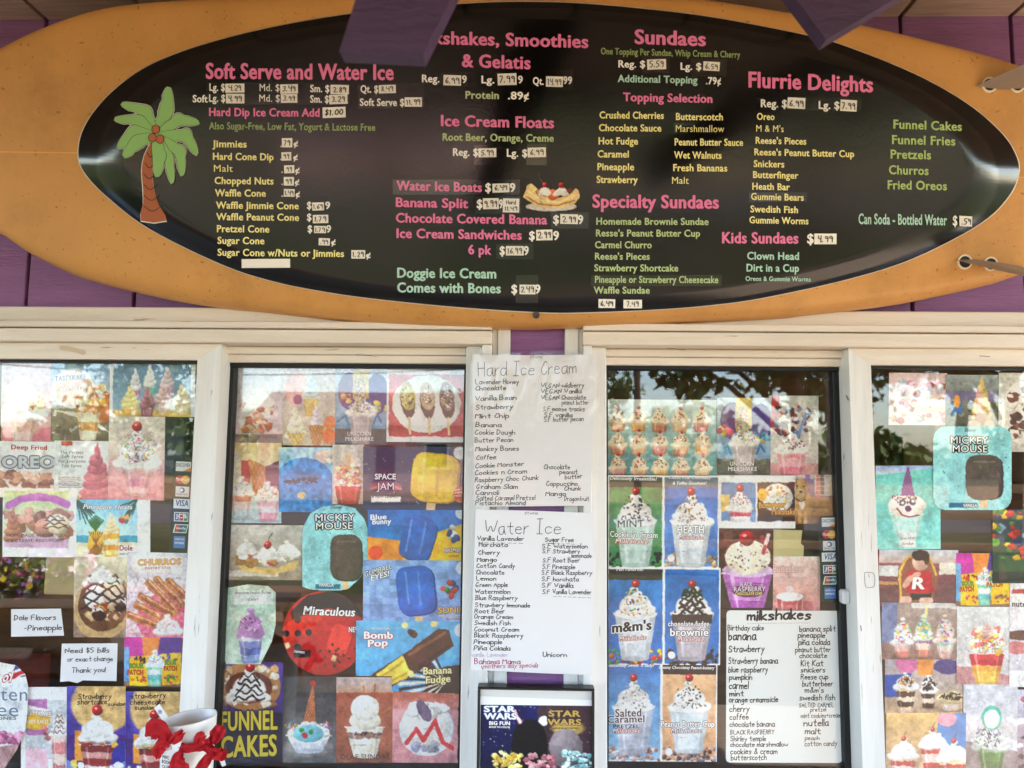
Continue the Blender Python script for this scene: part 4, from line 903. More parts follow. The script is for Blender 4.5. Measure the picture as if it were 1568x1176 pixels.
def sheet(name, label, rect, winkey, art=None, rot=0.0, edge=(238, 238, 234), shape=None, cat='poster', group='posters taped inside the windows', rough=.42, margin=(0, 0, 0, 0), curl=1.0, step=0.0009):
    n_ = _LAYER.get(winkey, 0); _LAYER[winkey] = n_+1; Y = YW[winkey]+0.0012+step*n_ if winkey != 'M' else YW['M']-0.0012*n_
    if shape is None:
        uv = []
        for (a, b) in (((0, 0), (1, 0)), ((1, 0), (1, 1)), ((1, 1), (0, 1)), ((0, 1), (0, 0))):
            for t in np.linspace(0, 1, 5, endpoint=False): uv.append((a[0]+(b[0]-a[0])*t, a[1]+(b[1]-a[1])*t))
        uv = np.array(uv)
    else: uv = np.asarray(shape, float)
    px, py = quadpt(rect, rot, uv[:, 0], uv[:, 1]); P = unp(px, py, Y+0.0003)
    n = len(P); B = P.copy(); B[:, 1] += 0.0003
    o = mk(name, np.concatenate([P, B]), [list(range(n))[::-1], [n+i for i in range(n)]]+[[i, (i+1) % n, n+(i+1) % n, n+i] for i in range(n)], mat('paper_%d_%d_%d' % tuple(edge), tuple(float(v)+1e-6 for v in edge), .55, .35))
    tag(o, label, cat, group)
    if art is not None:
        c = art.out(); h, w = c.shape[:2]; l_, t_, r_, b_ = margin
        U, V_ = np.meshgrid(np.linspace(l_, 1-r_, w), np.linspace(t_, 1-b_, h)); px, py = quadpt(rect, rot, U, V_)
        P = unp(px, py, Y+0.0001).reshape(-1, 3); idx = np.arange(h*w).reshape(h, w)
        F_ = np.stack([idx[:-1, :-1], idx[1:, :-1], idx[1:, 1:], idx[:-1, 1:]], -1).reshape(-1, 4)
        if shape is not None:
            us, vs = (U[:-1, :-1]+U[1:, 1:])/2, (V_[:-1, :-1]+V_[1:, 1:])/2; ins = np.zeros(us.shape, bool)
            for (xa, ya), (xb, yb) in zip(uv, np.roll(uv, -1, 0)):
                if ya != yb: ins ^= ((ya > vs) != (yb > vs)) & (us < (xb-xa)*(vs-ya)/(yb-ya)+xa)
            F_ = F_[ins.ravel()]
        pr = mk('printed_picture', P, F_, mat_print(rough), o)
        at = pr.data.color_attributes.new('Col', 'FLOAT_COLOR', 'POINT'); L = np.ones((h*w, 4), np.float32); L[:, :3] = lin(c.reshape(-1, 3)*255); at.data.foreach_set('color', L.ravel())
    o_y = Y
    def T(t, col, x0, x1, yl, yr=None, cap=6, **k): return lettering(o, t, col, x0, x1, yl, yr, cap, Y=o_y, lift=-0.0002, **k)
    def Hn(t, x0, x1, yl, yr=None, cap=6.5, col=(28, 27, 30), w=1.15): return lettering(o, t, col, x0, x1, yl, yr, cap, Y=o_y, style='h', w=w, lift=-0.0002)
    o_.update(T=T, H=Hn, Y=o_y); return o
o_ = {}
def AW(rect): return rect[2]-rect[0], rect[3]-rect[1]
def rr(r=.1, ax=1.0, n=6):             # rounded outline in u,v
    P = []; ry = r*ax
    for cx, cy, a0 in ((1-r, ry, -90), (1-r, 1-ry, 0), (r, 1-ry, 90), (r, ry, 180)):
        for t in np.linspace(0, 90, n): a = R(a0+t); P.append((cx+r*math.cos(a), cy+ry*math.sin(a)))
    return P
WH = (250, 250, 248); BLK = (24, 22, 24); CRM = (246, 238, 222); CHO = (74, 44, 30); PK = (236, 150, 170)
def blank(rect, bg, seed=1): w, h = AW(rect); return Art(w, h, bg, seed)
# ================= left outer window (A)
def bignote(name, label, rect, key, rows, rot=0, shape=None, edge=(240, 240, 244)):
    sheet(name, label, rect, key, None, rot, edge, shape, 'note', 'handwritten notes in the windows')
    for r_ in rows: o_['H'](*r_)
# gluten free cone sign, nearest the glass
r = (-46, 1014, 43, 1182); a = blank(r, (226, 230, 234), 3); H = a.H
a.vg((214, 220, 228), (236, 238, 238)); a.ell(50, 12, 70, 26, (240, 236, 228)); a.ell(88, 14, 14, 12, (74, 80, 140)); a.line([(58, 30), (96, 14)], 13, (246, 246, 246)); a.line([(58, 31), (94, 16)], 7, (190, 44, 50))
a.waffle([(20, H*.78), (90, H*.74), (70, H*1.05), (10, H*1.05)], (190, 150, 150)); a.clutter(40, H*.64, 90, H*.73, 40, [(196, 120, 156), (176, 98, 140), (214, 150, 178)], 4, 10)
sheet('cone_sign', 'rounded pale grey gluten free cones sign cut off at the left edge', r, 'A', a, 0, (226, 230, 234), [(0, .05), (.5, 0), (.8, .03), (.95, .11), (1.0, .22), (.99, .45), (.95, .62), (.8, .8), (.55, 1), (0, 1)], 'sign', 'signs in the windows')
T = o_['T']; T('oy', (246, 246, 246), 4, 22, 1046, 1036, 14, outline=(190, 44, 50), off=.03); T('Gluten', (110, 130, 160), -46, 42, 1072, 1073, 20, off=0.0); T('Free', (110, 130, 160), -36, 28, 1096, 1097, 20, off=0.0); T('CUP CONES', (84, 88, 98), -40, 25, 1103, 1102, 4.6)
bignote('paper_note', 'small white handwritten note reading Dole Flavors Pineapple', (17, 932, 98, 975), 'A', [('Dole Flavors', 21, 86, 950, 949, 8), ('-Pineapple', 37, 95, 966, 964, 8)], 0, [(.0, .02), (.94, .0), (1, .96), (0, 1)])
bignote('paper_note', 'white handwritten note asking for five dollar bills or exact change', (92, 985, 180, 1046), 'A', [('Need $5 bills', 99, 168, 1000, 999, 7.5), ('or exact change', 103, 173, 1013, 1012, 7.5), ('Thank you!', 110, 162, 1030, 1029, 7.5)], 0, [(.03, .01), (1, .0), (.98, .95), (.6, .94), (.4, .93), (.3, 1.0), (.15, .95), (0, .97)])
# strawberry sundaes along the sill
def sund_poster(rect, seed, bgc, fruit, cut=False):
    a = blank(rect, bgc, seed); H = a.H; a.vg((96, 92, 180), (70, 40, 130)); a.ell(60, H*.2, 52, H*.33, (214, 176, 120), 0, 1, 8); a.noise(.08, 9, 0, 0, 100, H*.5); a.rect(0, H*.55, 100, H, (74, 34, 124)); a.rect(14, H*.5, 34, H*.84, (226, 150, 60)); a.rect(70, H*.62, 100, H*.86, (54, 46, 150))
    for k in range(16): a.ell(a.r.uniform(0, 100), H*a.r.uniform(.88, 1.0), a.r.uniform(4, 9), a.r.uniform(4, 9), [(230, 200, 90), (190, 130, 210), (110, 140, 210), (240, 240, 245)][k % 4], 0, 1); a.ell(a.r.uniform(0, 100), H*a.r.uniform(.88, 1.0), 3, 3, (250, 250, 250), 0, .8)
    a.cup(52, H*.66, H*.98, 58, 38, [(130, 34, 40), (206, 150, 140), (150, 40, 44), (236, 214, 208)]); a.clutter(24, H*.55, 80, H*.66, 22, [fruit, (120, 26, 30), (226, 170, 70), (244, 224, 150)], 5, 9); a.cream(52, H*.58, 62, H*.28); a.cherry(52, H*.27, 9); return a
r = (102, 1051, 192, 1186); sheet('sundae_poster', 'strawberry shortcake sundae poster with handwritten name, left of the red bows', r, 'A', sund_poster(r, 11, (90, 60, 150), (160, 40, 40)), .3)
H_ = o_['H']; H_('Strawberry', 119, 171, 1070, 1070, 8, BLK, 1.3); H_('shortcake', 118, 164, 1079, 1078, 8, BLK, 1.3); H_('sundae', 165, 192, 1081, 1080, 6, BLK, 1.3)
r = (192, 1059, 277, 1190); sheet('sundae_poster', 'strawberry cheesecake sundae poster with handwritten name behind the red bows', r, 'A', sund_poster(r, 12, (90, 60, 150), (190, 90, 60)), .3)
H_ = o_['H']; H_('strawberry', 200, 254, 1070, 1068, 8, BLK, 1.3); H_('cheesecake', 199, 253, 1079, 1078, 8, BLK, 1.3); H_('sundae', 206, 236, 1087, 1086, 7, BLK, 1.3)
# snack cake poster
r = (32, 1052, 103, 1186); a = blank(r, (242, 240, 238), 14); H = a.H
a.rect(10, H*.15, 100, H*.82, (196, 200, 204)); a.rect(12, H*.14, 56, H*.55, (176, 120, 168)); a.ell(32, H*.36, 32, H*.13, (226, 180, 70)); a.poly([(10, H*.2), (60, H*.26), (58, H*.32), (8, H*.27)], (246, 246, 246)); a.rect(10, H*.7, 58, H, (236, 186, 200)); a.clutter(50, H*.45, 60, H*.6, 8, [(206, 140, 140), (190, 110, 120)], 5, 9); a.cup(82, H*.52, H*1.0, 34, 26, [(228, 190, 180), (206, 130, 130), (232, 200, 190), (200, 120, 120)]); a.cream(82, H*.54, 36, H*.3); a.driz(82, H*.42, 26, H*.18, (120, 40, 40), 4, 1.4)
sheet('snack_cake_poster', 'pink and yellow snack cake shake poster beside the gluten free sign', r, 'A', a)
T = o_['T']; T('TASTYKAKE', (246, 246, 246), 34, 79, 1094, 1098, 8, outline=(150, 60, 90)); T('KANDY KAKES', (250, 240, 220), 35, 74, 1108, 1108, 6)
# candy shake
def sour(rect, seed):
    a = blank(rect, (120, 60, 140), seed); H = a.H; a.vg((150, 90, 190), (180, 110, 150)); a.ell(20, H*.2, 26, H*.3, (200, 40, 160)); a.ell(82, H*.2, 26, H*.3, (90, 40, 150)); a.poly([(30, 0), (62, 0), (56, H*.4), (34, H*.4)], (236, 140, 70)); a.rect(0, H*.86, 100, H, (150, 110, 100)); a.rect(0, H*.2, 9, H*.9, (120, 170, 220))
    a.poly([(10, H*.4), (44, H*.36), (46, H*.98), (9, H*.98)], (240, 190, 40)); a.poly([(62, H*.34), (98, H*.3), (99, H*.94), (66, H*.96)], (240, 190, 40)); a.chips(27, H*.46, 14, H*.06, 12, [(40, 30, 30), (200, 60, 40)], 1.5, 4); a.chips(80, H*.42, 14, H*.06, 12, [(40, 90, 40), (60, 90, 170)], 1.5, 4); a.chips(28, H*.86, 14, H*.07, 14, [(200, 60, 120), (230, 120, 40)], 1.5, 4); a.chips(82, H*.84, 14, H*.07, 14, [(200, 60, 120), (90, 160, 70)], 1.5, 4)
    a.cup(53, H*.55, H*.98, 28, 20, [(120, 200, 150), (226, 236, 240), (110, 190, 190), (150, 210, 190)]); a.cream(53, H*.56, 30, H*.3, (226, 238, 244)); a.spr(53, H*.42, 11, H*.1, 26, SPRK, 2.5, 1.4); return a
r = (190, 976, 278, 1051); sheet('candy_shake_poster', 'small sour candy shake picture with yellow bags beside the five dollar note', r, 'A', sour(r, 16), .6)
T = o_['T']
for x in (203, 253): T('SOUR', (110, 190, 70), x-5 if x < 240 else x-1, x+17, 1023 if x < 240 else 1018, None, 7, outline=(40, 30, 20)); T('PATCH', (232, 90, 40), x-8 if x < 240 else x-2, x+16 if x < 240 else x+18, 1033 if x < 240 else 1027, None, 7, outline=(60, 20, 20))
# churro poster
r = (194, 846, 285, 976); a = blank(r, (222, 218, 226), 17); H = a.H; a.vg((214, 214, 224), (236, 190, 200)); a.rect(8, 6, 92, 34, (236, 226, 220)); a.ell(62, H*.78, 44, H*.3, (224, 110, 140))
for (x0, y0, x1, y1) in ((36, .36, 82, .68), (50, .32, 92, .6), (24, .52, 78, .72), (18, .62, 66, .8), (4, .74, 54, .86), (70, .34, 96, .5)): a.line([(x0, H*y0), (x1, H*y1)], 13, (186, 122, 84)); a.line([(x0+1, H*y0-3), (x1+1, H*y1-3)], 2, (226, 172, 128)); a.line([(x0, H*y0+2), (x1, H*y1+2)], 1.6, (140, 84, 56))
a.noise(.12, 3, 0, H*.3); a.cream(70, H*.92, 44, H*.2); a.spr(70, H*.84, 20, H*.1, 40, [(230, 120, 140), (240, 200, 200)], 2, 1)
sheet('churro_poster', 'pink churro poster under the card decal strip of the left window', r, 'A', a, 1.2, (226, 220, 226))
T = o_['T']; T('CHURROS', (236, 196, 90), 211, 277, 866, 864, 9, outline=(210, 110, 130)); T('PASTRY STIX', (196, 90, 110), 222, 262, 872, 871, 3.6)
# chocolate sundae boat
r = (113, 853, 204, 976); a = blank(r, (190, 176, 160), 18); H = a.H; a.vg((206, 196, 170), (150, 128, 112)); a.noise(.12, 14); a.ell(50, H*.62, 48, H*.42, (196, 164, 120), .4); a.ell(50, H*.58, 42, H*.34, (112, 78, 52), .4); a.clutter(24, H*.3, 78, H*.75, 46, [(92, 56, 36), (70, 40, 26), (236, 226, 208), (200, 170, 130)], 6, 13); a.ell(36, H*.5, 17, H*.15, (244, 242, 238), .3, 1, 2, .2); a.ell(66, H*.44, 18, H*.15, (222, 200, 176), .3, 1, 2, .2); a.driz(50, H*.4, 74, H*.34, (64, 36, 24), 6, 3.2); a.chips(46, H*.62, 12, H*.05, 16, [(226, 120, 40), (240, 190, 60), (190, 60, 40)], 1.5, 3.2); a.cream(46, H*.28, 40, H*.16)
sheet('waffle_sundae_poster', 'chocolate fudge sundae in a waffle boat picture below the pineapple float', r, 'A', a, .5, (206, 196, 180))
# dole soft serve flyer, pineapple float
r = (117, 765, 230, 853); a = blank(r, (238, 240, 236), 19); H = a.H; a.vg((120, 190, 226), (196, 228, 236), 0, H*.62, 0, 82); a.rect(0, H*.62, 82, H*.74, (70, 160, 190)); a.vg((226, 214, 180), (240, 226, 196), H*.74, H, 0, 82)
for k in range(26): a.line([(0 if k % 2 else 82, 0), (a.r.uniform(2, 26) if k % 2 else a.r.uniform(58, 80), a.r.uniform(6, 34))], 1.6, (48, 84, 48))
a.ell(26, H*.74, 11, H*.22, (232, 176, 70), 0, 1, 1, .3)
for k in range(7): a.line([(16+k*3.2, H*.56), (36-k*3.0, H*.94)], .8, (150, 90, 30)); a.line([(36-k*3.2, H*.56), (16+k*3.0, H*.94)], .8, (150, 90, 30))
for k in range(9): a.line([(26, H*.54), (26+(k-4)*2.6, H*(.28+.02*abs(k-4)))], 2.2, (58, 110, 56))
a.cup(47, H*.5, H*.97, 24, 18, [(246, 220, 180), (240, 170, 50), (250, 230, 190), (238, 160, 40), (246, 210, 130)]); a.swirl(47, H*.5, 19, H*.28, (248, 226, 176), 4); a.ell(61, H*.36, 4.5, 4.5, (190, 60, 50)); a.poly([(56, H*.3), (70, H*.26), (72, H*.36)], (240, 170, 60)); a.rect(58, H*.8, 81, H, (246, 246, 246))
sheet('pineapple_float_poster', 'blue beach poster of a pineapple float with white border', r, 'A', a)
T = o_['T']; T('Pineapple Floats', (250, 250, 250), 127, 203, 779, 780, 7, shear=.25, outline=(40, 80, 100)); T('Dole', (170, 40, 50), 183, 203, 843, None, 8, off=.03); T('SOFT SERVE', (60, 60, 70), 183, 204, 850, None, 3)
r = (4, 752, 118, 853); a = blank(r, (240, 240, 238), 20); H = a.H; a.vg((196, 214, 150), (226, 206, 206), 0, H*.85, 2, 88); a.rect(2, H*.68, 88, H*.85, (210, 170, 200)); a.clutter(4, H*.3, 86, H*.64, 26, [(206, 150, 130), (222, 176, 156), (170, 116, 96), (236, 210, 190)], 6, 14); a.swirl(14, H*.68, 26, H*.42, (196, 132, 110), 5); a.ell(58, H*.55, 15, 13, (196, 140, 130), 0, 1, 1, .3); a.ell(74, H*.5, 15, 14, (236, 216, 190), 0, 1, 1, .3); a.driz(70, H*.46, 34, H*.16, (110, 70, 54), 4, 1.6); a.line([(8, H*.22), (26, H*.12), (48, H*.08), (66, H*.11), (86, H*.2)], 10, (190, 110, 190))
sheet('water_ice_sign', 'printed homemade water ice and ice cream sign with purple arched title', r, 'A', a, .5, (240, 240, 238), None, 'sign', 'signs in the windows')
T = o_['T']; T('HOMEMADE WATER ICE,', (70, 50, 60), 10, 98, 822, 822, 5); T('ICE CREAM, AND MORE!', (70, 50, 60), 9, 98, 830.5, 830, 5)
# pink sundae with sprinkles
r = (166, 638, 252, 766); a = blank(r, (206, 198, 186), 21); H = a.H; a.vg((208, 202, 190), (214, 190, 180), 0, H*.55); a.vg((222, 170, 172), (226, 150, 160), H*.5, H); a.noise(.05, 18); a.ell(54, H*.93, 26, 4, (150, 90, 96), 0, .5, 6); a.cup(52, H*.55, H*.93, 56, 32, [(226, 180, 150), (230, 170, 176), (222, 150, 166), (232, 180, 186)]); a.cream(52, H*.56, 72, H*.4); a.spr(52, H*.36, 32, H*.18, 150, SPRK+[(130, 80, 160), (200, 160, 60)], 3.2, 1.5); a.cherry(50, H*.12, 9, False)
sheet('sprinkle_sundae_poster', 'picture of a pink sundae covered in rainbow sprinkles with one red cherry', r, 'A', a, .8, (214, 204, 194))
r = (83, 675, 168, 767); a = blank(r, (226, 228, 226), 22); H = a.H; a.vg((228, 230, 228), (214, 220, 220)); a.rect(40, H*.9, 100, H, (222, 190, 150)); a.swirl(76, H*.93, 66, H*.88, (216, 122, 140), 7); a.rect(12, 1, 32, 9, (200, 90, 60))
for k in range(6): a.rect(8, H*(.6+.032*k), 44+a.r.uniform(-4, 6), H*(.6+.032*k)+1.4, (96, 98, 104))
a.ell(14, H*.95, 7, 7, (70, 90, 130)); a.ell(30, H*.95, 7, 7, (70, 90, 130)); a.ell(14, H*.95, 4, 4, (228, 230, 228)); a.ell(30, H*.95, 4, 4, (228, 230, 228))
sheet('soft_serve_flyer', 'white flyer with a tall pink soft serve swirl', r, 'A', a, .7)
T = o_['T']
for t, x0, x1, y in (('The Perfect', 92, 128, 695), ('Soft Serve', 94, 127, 701.5), ('For Everyone', 89, 131, 708.5), ('You Serve.', 94, 126, 715.5)): T(t, (70, 74, 82), x0, x1, y, y, 4.8, shear=.18, off=.0)
r = (-2, 676, 84, 762); a = blank(r, (224, 222, 220), 23); H = a.H; a.vg((228, 228, 226), (214, 196, 190)); a.clutter(0, H*.58, 100, H*.82, 30, [(150, 90, 80), (206, 150, 130), (120, 76, 66), (226, 186, 170)], 6, 14); a.rect(0, H*.82, 100, H, (240, 226, 214))
sheet('fried_cookie_poster', 'grey deep fried cookie poster with red heading at the left edge', r, 'A', a, .8)
T = o_['T']; T('Deep Fried', (196, 40, 44), 17, 72, 688, 689, 7, off=.03); T('OREO', (206, 208, 214), 3, 84, 716, 716, 17, off=.04, outline=(110, 112, 124), ow=.06)
# top row
r = (168, 551, 299, 638); a = blank(r, (120, 152, 176), 24); H = a.H; a.vg((104, 136, 164), (150, 178, 192)); a.rect(0, 0, 4, H, WH); a.rect(94, 0, 100, H, WH); a.rect(4, H*.88, 94, H, (206, 170, 90))
for x, yb, w, c, cc in ((30, .66, 13, (240, 240, 244), (196, 130, 160)), (47, .6, 15, (240, 244, 244), (120, 190, 170)), (67, .62, 16, (214, 196, 202), (200, 160, 180)), (24, .96, 20, (244, 224, 150), (240, 190, 90)), (44, .98, 18, (176, 120, 130), (170, 120, 130)), (62, .9, 20, (222, 186, 186), (226, 196, 190)), (84, .92, 22, (246, 226, 186), (240, 216, 170))): a.cup(x, H*(yb-.24), H*yb, w, w*.72, [cc, np.array(cc)*.95]); a.swirl(x, H*(yb-.2), w, H*.3, c, 4)
sheet('soft_serve_row_poster', 'poster of soft serve cups in many colours at the top right of the left window', r, 'A', a, .4)
r = (78, 549, 173, 676); a = blank(r, (150, 170, 196), 25); H = a.H; a.vg((120, 160, 206), (196, 196, 190), 0, H*.6); a.vg((150, 134, 112), (110, 92, 74), H*.6, H); a.ell(36, H*.36, 34, H*.24, (236, 240, 246)); a.ell(36, H*.37, 30, H*.2, (226, 180, 160)); a.poly([(4, H*.62), (40, H*.7), (96, H*.9), (60, H*.66)], (214, 206, 190)); a.rect(76, H*.4, 100, H*.76, (200, 120, 60)); a.cup(60, H*.55, H*.97, 42, 24, [(206, 136, 50), (236, 220, 190), (216, 160, 90), (240, 226, 200)]); a.clutter(42, H*.34, 86, H*.56, 40, [(226, 160, 60), (240, 220, 170), (206, 130, 40), (246, 240, 224)], 5, 10)
sheet('caramel_parfait_poster', 'caramel parfait picture with oval snack cake logo, top of the left window', r, 'A', a, .4)
T = o_['T']; T('TASTYKAKE', (40, 60, 130), 84, 132, 584, 581, 8, outline=(240, 240, 244)); T('KRIMPETS', (250, 250, 250), 92, 128, 599, 597, 6, outline=(190, 110, 90))
r = (2, 550, 85, 677); a = blank(r, (226, 190, 196), 26); H = a.H; a.vg((206, 190, 204), (222, 160, 164)); a.rect(0, H*.82, 100, H, (206, 120, 132)); a.cup(40, H*.62, H*.99, 54, 34, [(220, 180, 170), (206, 150, 140), (226, 186, 180)]); a.cream(42, H*.66, 84, H*.46, (240, 236, 234)); a.chips(66, H*.52, 16, H*.08, 20, [(226, 150, 50), (236, 190, 110)], 2, 4.5)
sheet('whipped_sundae_poster', 'washed out pink poster of a whipped sundae at the top left corner', r, 'A', a, .6, (230, 210, 212))
# ================= inner left window (B)
r = (545, 951, 714, 1062); a = blank(r, (96, 176, 226), 31); H = a.H; a.warp = .25; a.vg((110, 184, 230), (84, 164, 220))
a.poly([(62, H*.98), (66, H*.7), (80, H*.62), (100, H*.58), (100, H), (64, H)], (58, 44, 40))
for k in range(16): t = k/16*2.2+2.2; a.poly([(82, H*.82), (82+44*math.cos(t), H*.82+40*math.sin(t)), (82+44*math.cos(t+.09), H*.82+40*math.sin(t+.09))], [(220, 214, 200), (58, 42, 36)][k % 2])
a.poly([(6, H*.82), (48, H*.4), (62, H*.24), (74, H*.1), (84, H*.12), (88, H*.34), (74, H*.5), (56, H*.7), (30, H*.92), (8, H*.98)], (96, 58, 40)); a.poly([(18, H*.74), (42, H*.47), (47, H*.62), (50, H*.68), (46, H*.78), (26, H*.92)], (240, 212, 90)); a.line([(48, H*.46), (80, H*.16)], 3, (140, 92, 66)); a.line([(22, H*.78), (42, H*.56)], 2, (206, 170, 50)); a.line([(28, H*.86), (47, H*.7)], 2, (206, 170, 50)); a.line([(58, H*.62), (84, H*.34)], 3, (70, 40, 28))
a.ell(95, H*.12, 6.5, 6.5, (236, 240, 244)); a.chips(50, H*.18, 6, 4, 3, [(90, 60, 48)], 3, 4.5); a.chips(62, H*.62, 6, 4, 3, [(90, 50, 60)], 3, 4.5)
for x, y in ((44, .06), (70, .04), (50, .72), (96, .9)): a.ell(x, H*y, 3, 3, (242, 226, 150))
sheet('ice_pop_box_panel', 'light blue ice pop box panel with a chocolate and banana pop', r, 'B', a, .6, (96, 176, 226), [(0, 0), (1, .0), (1, 1), (.33, .97), (.33, .76), (0, .76)])
T = o_['T']; T('THE ORIGINAL', WH, 567, 597, 964, 964, 3.6, outline=(40, 70, 140)); T('Bomb', WH, 557, 602, 978, 978, 11, off=.04, outline=(180, 30, 60), ow=.06); T('Pop', WH, 563, 594, 991, 989, 11, off=.04, outline=(180, 30, 60), ow=.06); T('Banana', (246, 236, 170), 648, 692, 1033, 1031, 11, off=.03, outline=(70, 50, 30)); T('Fudge', (246, 236, 170), 652, 690, 1047, 1044, 11, off=.03, outline=(70, 50, 30))
r = (556, 858, 716, 953); a = blank(r, (126, 160, 220), 32); H = a.H
for i in range(16):
    for j in range(10):
        c = np.array([136, 168, 224])*a.r.uniform(.86, 1.1); a.rect(i*6.3, j*6, i*6.3+6, j*6+5.7, np.clip(c, 0, 255))
def bar(a, cx, cy, w, h, col, side, rot=0.0):         # a plain rounded ice pop with a stick
    a.warp = .2
    ca, sa = math.cos(rot), math.sin(rot); L = lambda x, y: (cx+x*ca-y*sa, cy+x*sa+y*ca)
    a.poly([L(-w*.1, h*.4), L(w*.1, h*.4), L(w*.1, h*.72), L(-w*.1, h*.72)], (222, 186, 140))
    def rrp(ox, oy, k=1.0): return [L(ox+w*.5*k*np.sign(math.cos(t))*abs(math.cos(t))**.5, oy+h*.5*k*np.sign(math.sin(t))*abs(math.sin(t))**.5) for t in np.linspace(0, 6.283, 40, endpoint=False)]
    a.poly(rrp(w*.05, h*.03), side); a.poly(rrp(0, 0), col); a.poly(rrp(-w*.04, -h*.03, .86), np.minimum(np.array(col)*1.1, 255), .5)
bar(a, 50, H*.48, 36, H*.78, (52, 104, 190), (30, 66, 140), -.12); a.line([(40, H*.2), (44, H*.7)], 2, (120, 160, 220), .7); a.line([(52, H*.18), (55, H*.7)], 2, (120, 160, 220), .5); a.ell(94, H*.12, 6, 6, (206, 216, 232)); a.chips(84, H*.46, 9, H*.14, 9, [(60, 130, 60), (44, 70, 150), (210, 70, 60)], 3, 4)
sheet('gumball_pop_box_panel', 'pale blue checked box panel with a dark blue gumball ice pop', r, 'B', a, .3, (126, 160, 220))
T = o_['T']; T('GUMBALL', WH, 558, 600, 884, 871, 8.5, off=.03, outline=(60, 60, 90)); T('EYES!', WH, 568, 596, 890, 882, 8.5, off=.03, outline=(60, 60, 90)); T('SONIC', (240, 190, 50), 671, 712, 939, 938, 9, off=.03, outline=(30, 40, 90)); T('THE HEDGEHOG', WH, 671, 712, 945, 944, 3.6, outline=(40, 50, 110)); T('BLUE RASPBERRY', (196, 50, 60), 684, 712, 949.5, 949, 2.6)
r = (563, 781, 716, 859); a = blank(r, (40, 116, 190), 33); H = a.H; a.vg((30, 110, 190), (60, 140, 206)); a.poly([(0, H*.52), (40, H*.62), (100, H*.24), (100, H), (0, H)], (244, 186, 40)); a.poly([(0, H*.52), (30, H*.6), (36, H), (0, H)], (240, 150, 50)); bar(a, 50, H*.55, 32, H*.86, (48, 96, 176), (28, 60, 130), .3); a.line([(44, H*.2), (38, H*.8)], 2, (120, 160, 220), .7); a.line([(58, H*.24), (52, H*.84)], 2, (120, 160, 220), .5); a.ell(93, H*.06, 6, 6, (214, 224, 236)); a.chips(88, H*.46, 8, H*.16, 8, [(60, 70, 140), (196, 40, 50), (240, 240, 240)], 3, 4); a.ell(8, H*.84, 7, 7, (226, 80, 40))
sheet('blue_pop_box_panel', 'blue and yellow box panel with a tilted blue ice pop', r, 'B', a, .3, (40, 116, 190))
T = o_['T']; T('Blue', WH, 567, 592, 796, 795, 8, off=.03); T('Bunny', WH, 570, 599, 803, 802, 8, off=.03); T('BATMAN', WH, 681, 708, 846, 846, 6.5, off=.03, outline=(30, 30, 40)); T('CHERRY', (196, 40, 40), 687, 703, 853, 853, 3)
r = (556, 684, 716, 781); a = blank(r, (42, 40, 84), 34); H = a.H; a.vg((40, 42, 88), (50, 34, 90)); a.chips(50, H*.4, 50, H*.5, 60, [(210, 220, 240), (120, 140, 200)], .3, .7); a.ell(92, H*.1, 6, 6, (222, 226, 226)); bar(a, 68, H*.48, 44, H*.76, (236, 192, 44), (196, 146, 24), .12); a.line([(58, H*.2), (56, H*.74)], 2.4, (250, 222, 110), .8); a.line([(72, H*.2), (70, H*.76)], 2.4, (206, 160, 30), .6); a.ell(93, H*.75, 7.5, 7.5, (214, 90, 50)); a.line([(8, H*.66), (22, H*.6), (36, H*.66)], 2.6, (220, 120, 110)); a.ell(22, H*.62, 15, 5, (216, 120, 120), 0, .6); a.rect(8, H*.78, 36, H*.87, (238, 236, 236))
sheet('yellow_pop_box_panel', 'dark blue starry box panel with a rounded yellow ice pop', r, 'B', a, .2, (42, 40, 84))
T = o_['T']; T('SPACE', WH, 574, 606, 734, 734, 8.5, off=.03, outline=(30, 60, 140)); T('JAM', WH, 577, 603, 750, 750, 11, off=.03, outline=(30, 60, 140)); T('A NEW LEGACY', (30, 30, 60), 569, 611, 762.5, 762, 4.4); T('WITH', (250, 240, 220), 696, 704, 752, 751, 2.8); T('GUMBALL', (250, 240, 220), 691, 710, 757, 755, 3.2); T('EYES!', (250, 240, 220), 695, 706, 761.5, 760.5, 3.2)
MSH = [(.0, .32), (.02, .24), (.12, .1), (.3, .02), (.55, .0), (.78, .04), (.92, .16), (.99, .32), (1.0, .5), (.96, .68), (.86, .84), (.68, .97), (.55, .985), (.3, .985), (.1, .97), (0, .94)]
def mouse(rect, seed, flip=False):
    a = blank(rect, (130, 198, 206), seed); H = a.H; a.vg((138, 206, 212), (150, 210, 216)); a.chips(50, H*.5, 48, H*.48, 26, [(90, 150, 190), (226, 240, 240), (60, 120, 150)], .6, 1.5); bar(a, 64, H*.6, 46, H*.52, (84, 66, 62), (54, 40, 38)); a.noise(.06, 7, 40, H*.3, 88, H*.86); a.line([(52, H*.42), (78, H*.42)], 2, (140, 124, 118), .6); a.rect(20, H*.91, 56, H*.965, (50, 110, 140)); return a
r = (463, 773, 566, 906); sheet('ice_cream_bar_sign', 'teal rounded sign with a plain chocolate ice cream bar in the inner left window', r, 'B', mouse(r, 35), 0, (138, 204, 210), MSH, 'sign', 'signs in the windows')
T = o_['T']; T('MICKEY', WH, 483, 543, 798, 797, 10.5, off=.05, outline=BLK, ow=.05); T('MOUSE', WH, 484, 540, 811, 810, 10.5, off=.05, outline=BLK, ow=.05); T('Disney', (50, 70, 84), 506, 524, 779, 779, 5, shear=.3); T('VANILLA', WH, 488, 511, 898, 898, 4.4)
